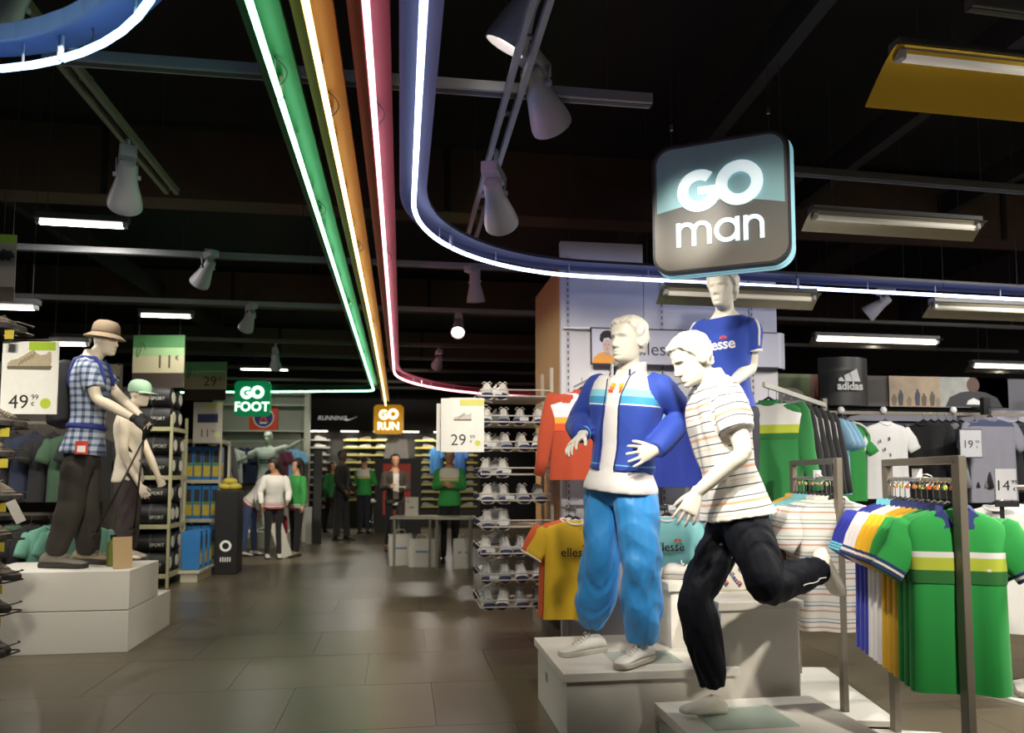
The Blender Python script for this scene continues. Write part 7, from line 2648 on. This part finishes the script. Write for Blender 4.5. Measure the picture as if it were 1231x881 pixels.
# shoppers at the left
gr = ramp_mat('green track top', ('attr', 'pv'), [(0, 'c9c9c4'), (.02, '2d8a3e'), (.05, 'c9c9c4'), (.08, '2d8a3e')])
J, k = pose(at_floor(355, 668), ang(0, 0, -35), 1.58, armL=((.05, .10, -.27), (.10, .14, -.52)), armR=((-.02, -.12, -.26), (.10, -.16, -.48)), stepL=.05, stepR=-.04, head_yaw=-15)
def w3(r, J, k, o):
    me = top_mesh(J, k, e=.012, t0=-.14, t1=.1, arms='', voxel=.012, fold=0, origin=o)
    put(me, 'pink_shirt', cloth('hot pink', 'c2305c'), r)
person('woman shopper in a green track top with a pink hem and black trousers', J, k, gr, blackt, M('shoe tan', '8a7a66', rough=.6), hdk, hairkw=dict(length=.34, vol=.03, seed=4), extra=w3)
RBAG = J['wrR'] + V((0, 0, -.04))
J, k = pose(at_floor(328, 671), ang(0, 0, 25), 1.60, lean=8, armL=((.10, .06, -.26), (.28, .02, -.40)), armR=((.06, -.08, -.27), (.20, -.06, -.46)), stepL=.04, stepR=-.05, head_yaw=-60, head_pitch=18)
wst = ramp_mat('white striped top', ('attr', 'pv'), [(0, 'c9626e'), (.03, 'd2cfca'), (.08, 'b94a5a'), (.11, 'd2cfca'), (.15, '5a5f86'), (.17, 'd2cfca')])
person('woman shopper in a white jacket with striped hem and black trousers', J, k, wst, blackt, M('shoe pale', 'b9b6b0', rough=.6), hdk, hairkw=dict(length=.36, vol=.03, seed=5))
J, k = pose(at_floor(299, 668), ang(0, 0, 80), 1.66, lean=40, armL=((.10, .05, -.26), (.26, .04, -.44)), armR=((.12, -.05, -.26), (.30, -.04, -.42)), stepL=.05, stepR=-.06, head_pitch=10)
wst2 = ramp_mat('white hoodie', ('attr', 'pv'), [(0, '8a2f48'), (.06, 'd6d3ce'), (.12, 'c0606a'), (.15, 'd6d3ce')])
person('woman shopper bending forward in a white hooded top and blue jeans', J, k, wst2, cloth('denim', '33466b'), M('shoe pale', 'b9b6b0'), hdk, hairkw=dict(length=.25, vol=.03, seed=6))
def bagx(r, J, k, o):
    pass
rb = thing('tote_bag', 'red tote bag carried by the shopper in green', 'bag', RBAG - V((0, 0, .23)))
MB().tube([V((0, 0, -.24)), V((0, 0, -.22)), V((0, 0, .02)), V((0, 0, .06))], [(.10, .05), (.13, .06), (.12, .04), (.09, .02)], 14, side=RT).build('bag_body', cloth('bag red', '9c2434'), rb, smooth=True)
MB().tube([V((-.06, 0, .05)), V((-.04, 0, .22)), V((.04, 0, .22)), V((.06, 0, .05))], .008, 6).build('bag_strap', cloth('bag red', '9c2434'), rb, smooth=True)

# man in a black suit
J, k = pose(at_floor(410, 650), ang(0, 0, 75), 1.82, armL=((.02, .07, -.28), (.16, .05, -.48)), armR=((.02, -.07, -.28), (.18, -.05, -.46)), stepL=.08, stepR=-.06)
def suit(r, J, k, o):
    me = top_mesh(J, k, e=.035, t0=-.15, t1=.3, arms='', voxel=.014, fold=.004, origin=o, flare=.03)
    put(me, 'jacket_skirt', cloth('suit black', '070708'), r)
person('man in a black suit standing in the aisle with his side turned', J, k, cloth('suit black', '070708'), cloth('suit black', '070708'), M('shoe black', '0c0c0c', rough=.4), M('hair black', '0d0b0a', rough=.7), skin=skind, hairkw=dict(length=0, vol=.0, seed=7), extra=suit, leg_rs=(.10, .098, .085, .075, .072, .07, .066))

ast = ramp_mat('assistant top', ('attr', 'pv'), [(0, '2d9444'), (.68, 'a9b23a'), (.73, 'd9d8cc'), (.765, 'c9b84a'), (.80, 'd9d8cc')], mask='arm', mask_col='2d9444')
# assistant behind the table
J, k = pose(at_floor(540, 676), ang(0, 0, 0), 1.72, armL=((.06, .05, -.26), (.24, -.10, -.24)), armR=((.06, -.05, -.26), (.24, .10, -.22)))
person('shop assistant in a green and white jacket with hands joined behind the table', J, k, ast, blackt, M('shoe black', '0c0c0c'), M('hair black', '0d0b0a'), hairkw=dict(length=0, vol=.002, seed=8))
# woman walking with papers
J, k = pose(at_floor(474, 664), ang(0, 0, 18), 1.68, armL=((.02, .06, -.27), (.20, -.04, -.30)), armR=((.06, -.06, -.26), (.24, .06, -.24)), stepL=.16, stepR=-.30, liftR=.06, kneeL=.05, kneeR=.06)
def wb(r, J, k, o):
    hc, sc, up, s0, s1 = torso_frame(J)
    f = s1.cross(up)
    MB().box((J['wrL'] + J['wrR']) / 2 + f * .10 - o + Zv * .02, (.24, .17, .012)).build('papers', M('paper white', 'c9c6c0', rough=.7), r)
    me = top_mesh(J, k, e=.008, t0=-.12, t1=1.0, arms='', voxel=.012, fold=.003, origin=o, scale=.98)
    put(me, 'white_top', cloth('inner white', 'c9c5bd'), r)
cg = ramp_mat('brown cardigan', ('attr', 'pv'), [(0, '3a322a'), (.99, '3f362d')])
jk_ = person('woman in a brown cardigan walking past the table with papers', J, k, cg, blackt, M('shoe brown', '4a2a1e', rough=.5), hbr, hairkw=dict(length=.10, vol=.01, seed=9), extra=wb)
for c in jk_.children:
    if c.name.startswith('jacket'):
        c.name = 'cardigan'
        hc, sc, up, s0, s1 = torso_frame(J)
        f = s1.cross(up)
        bm = bmesh.new()
        bm.from_mesh(c.data)
        dl = [x for x in bm.faces if (x.calc_center_median() + jk_.location - hc).dot(f) > .03 and abs((x.calc_center_median() + jk_.location - hc).dot(s1)) < .05]
        bmesh.ops.delete(bm, geom=dl, context='FACES')
        bm.to_mesh(c.data)
        bm.free()
# people further back
J, k = pose(at_floor(437, 642), ang(0, 0, 165), 1.74, armL=((.08, .06, -.26), (.24, .02, -.34)), armR=((.08, -.06, -.26), (.24, -.02, -.34)))
person('shop assistant seen from behind in a green and white jacket beside the stool', J, k, ast, cloth('dark jeans', '1c2230'), M('shoe black', '0c0c0c'), hbr, hairkw=dict(length=0, vol=.004, seed=10))
J, k = pose(at_floor(399, 640), ang(0, 0, 40), 1.62, stepL=.2, stepR=-.2)
person('woman in a green top walking behind the man in the suit', J, k, cloth('far green', '2c7a3c'), blackt, M('shoe black', '0c0c0c'), hbr, hairkw=dict(length=.3, vol=.02, seed=11))
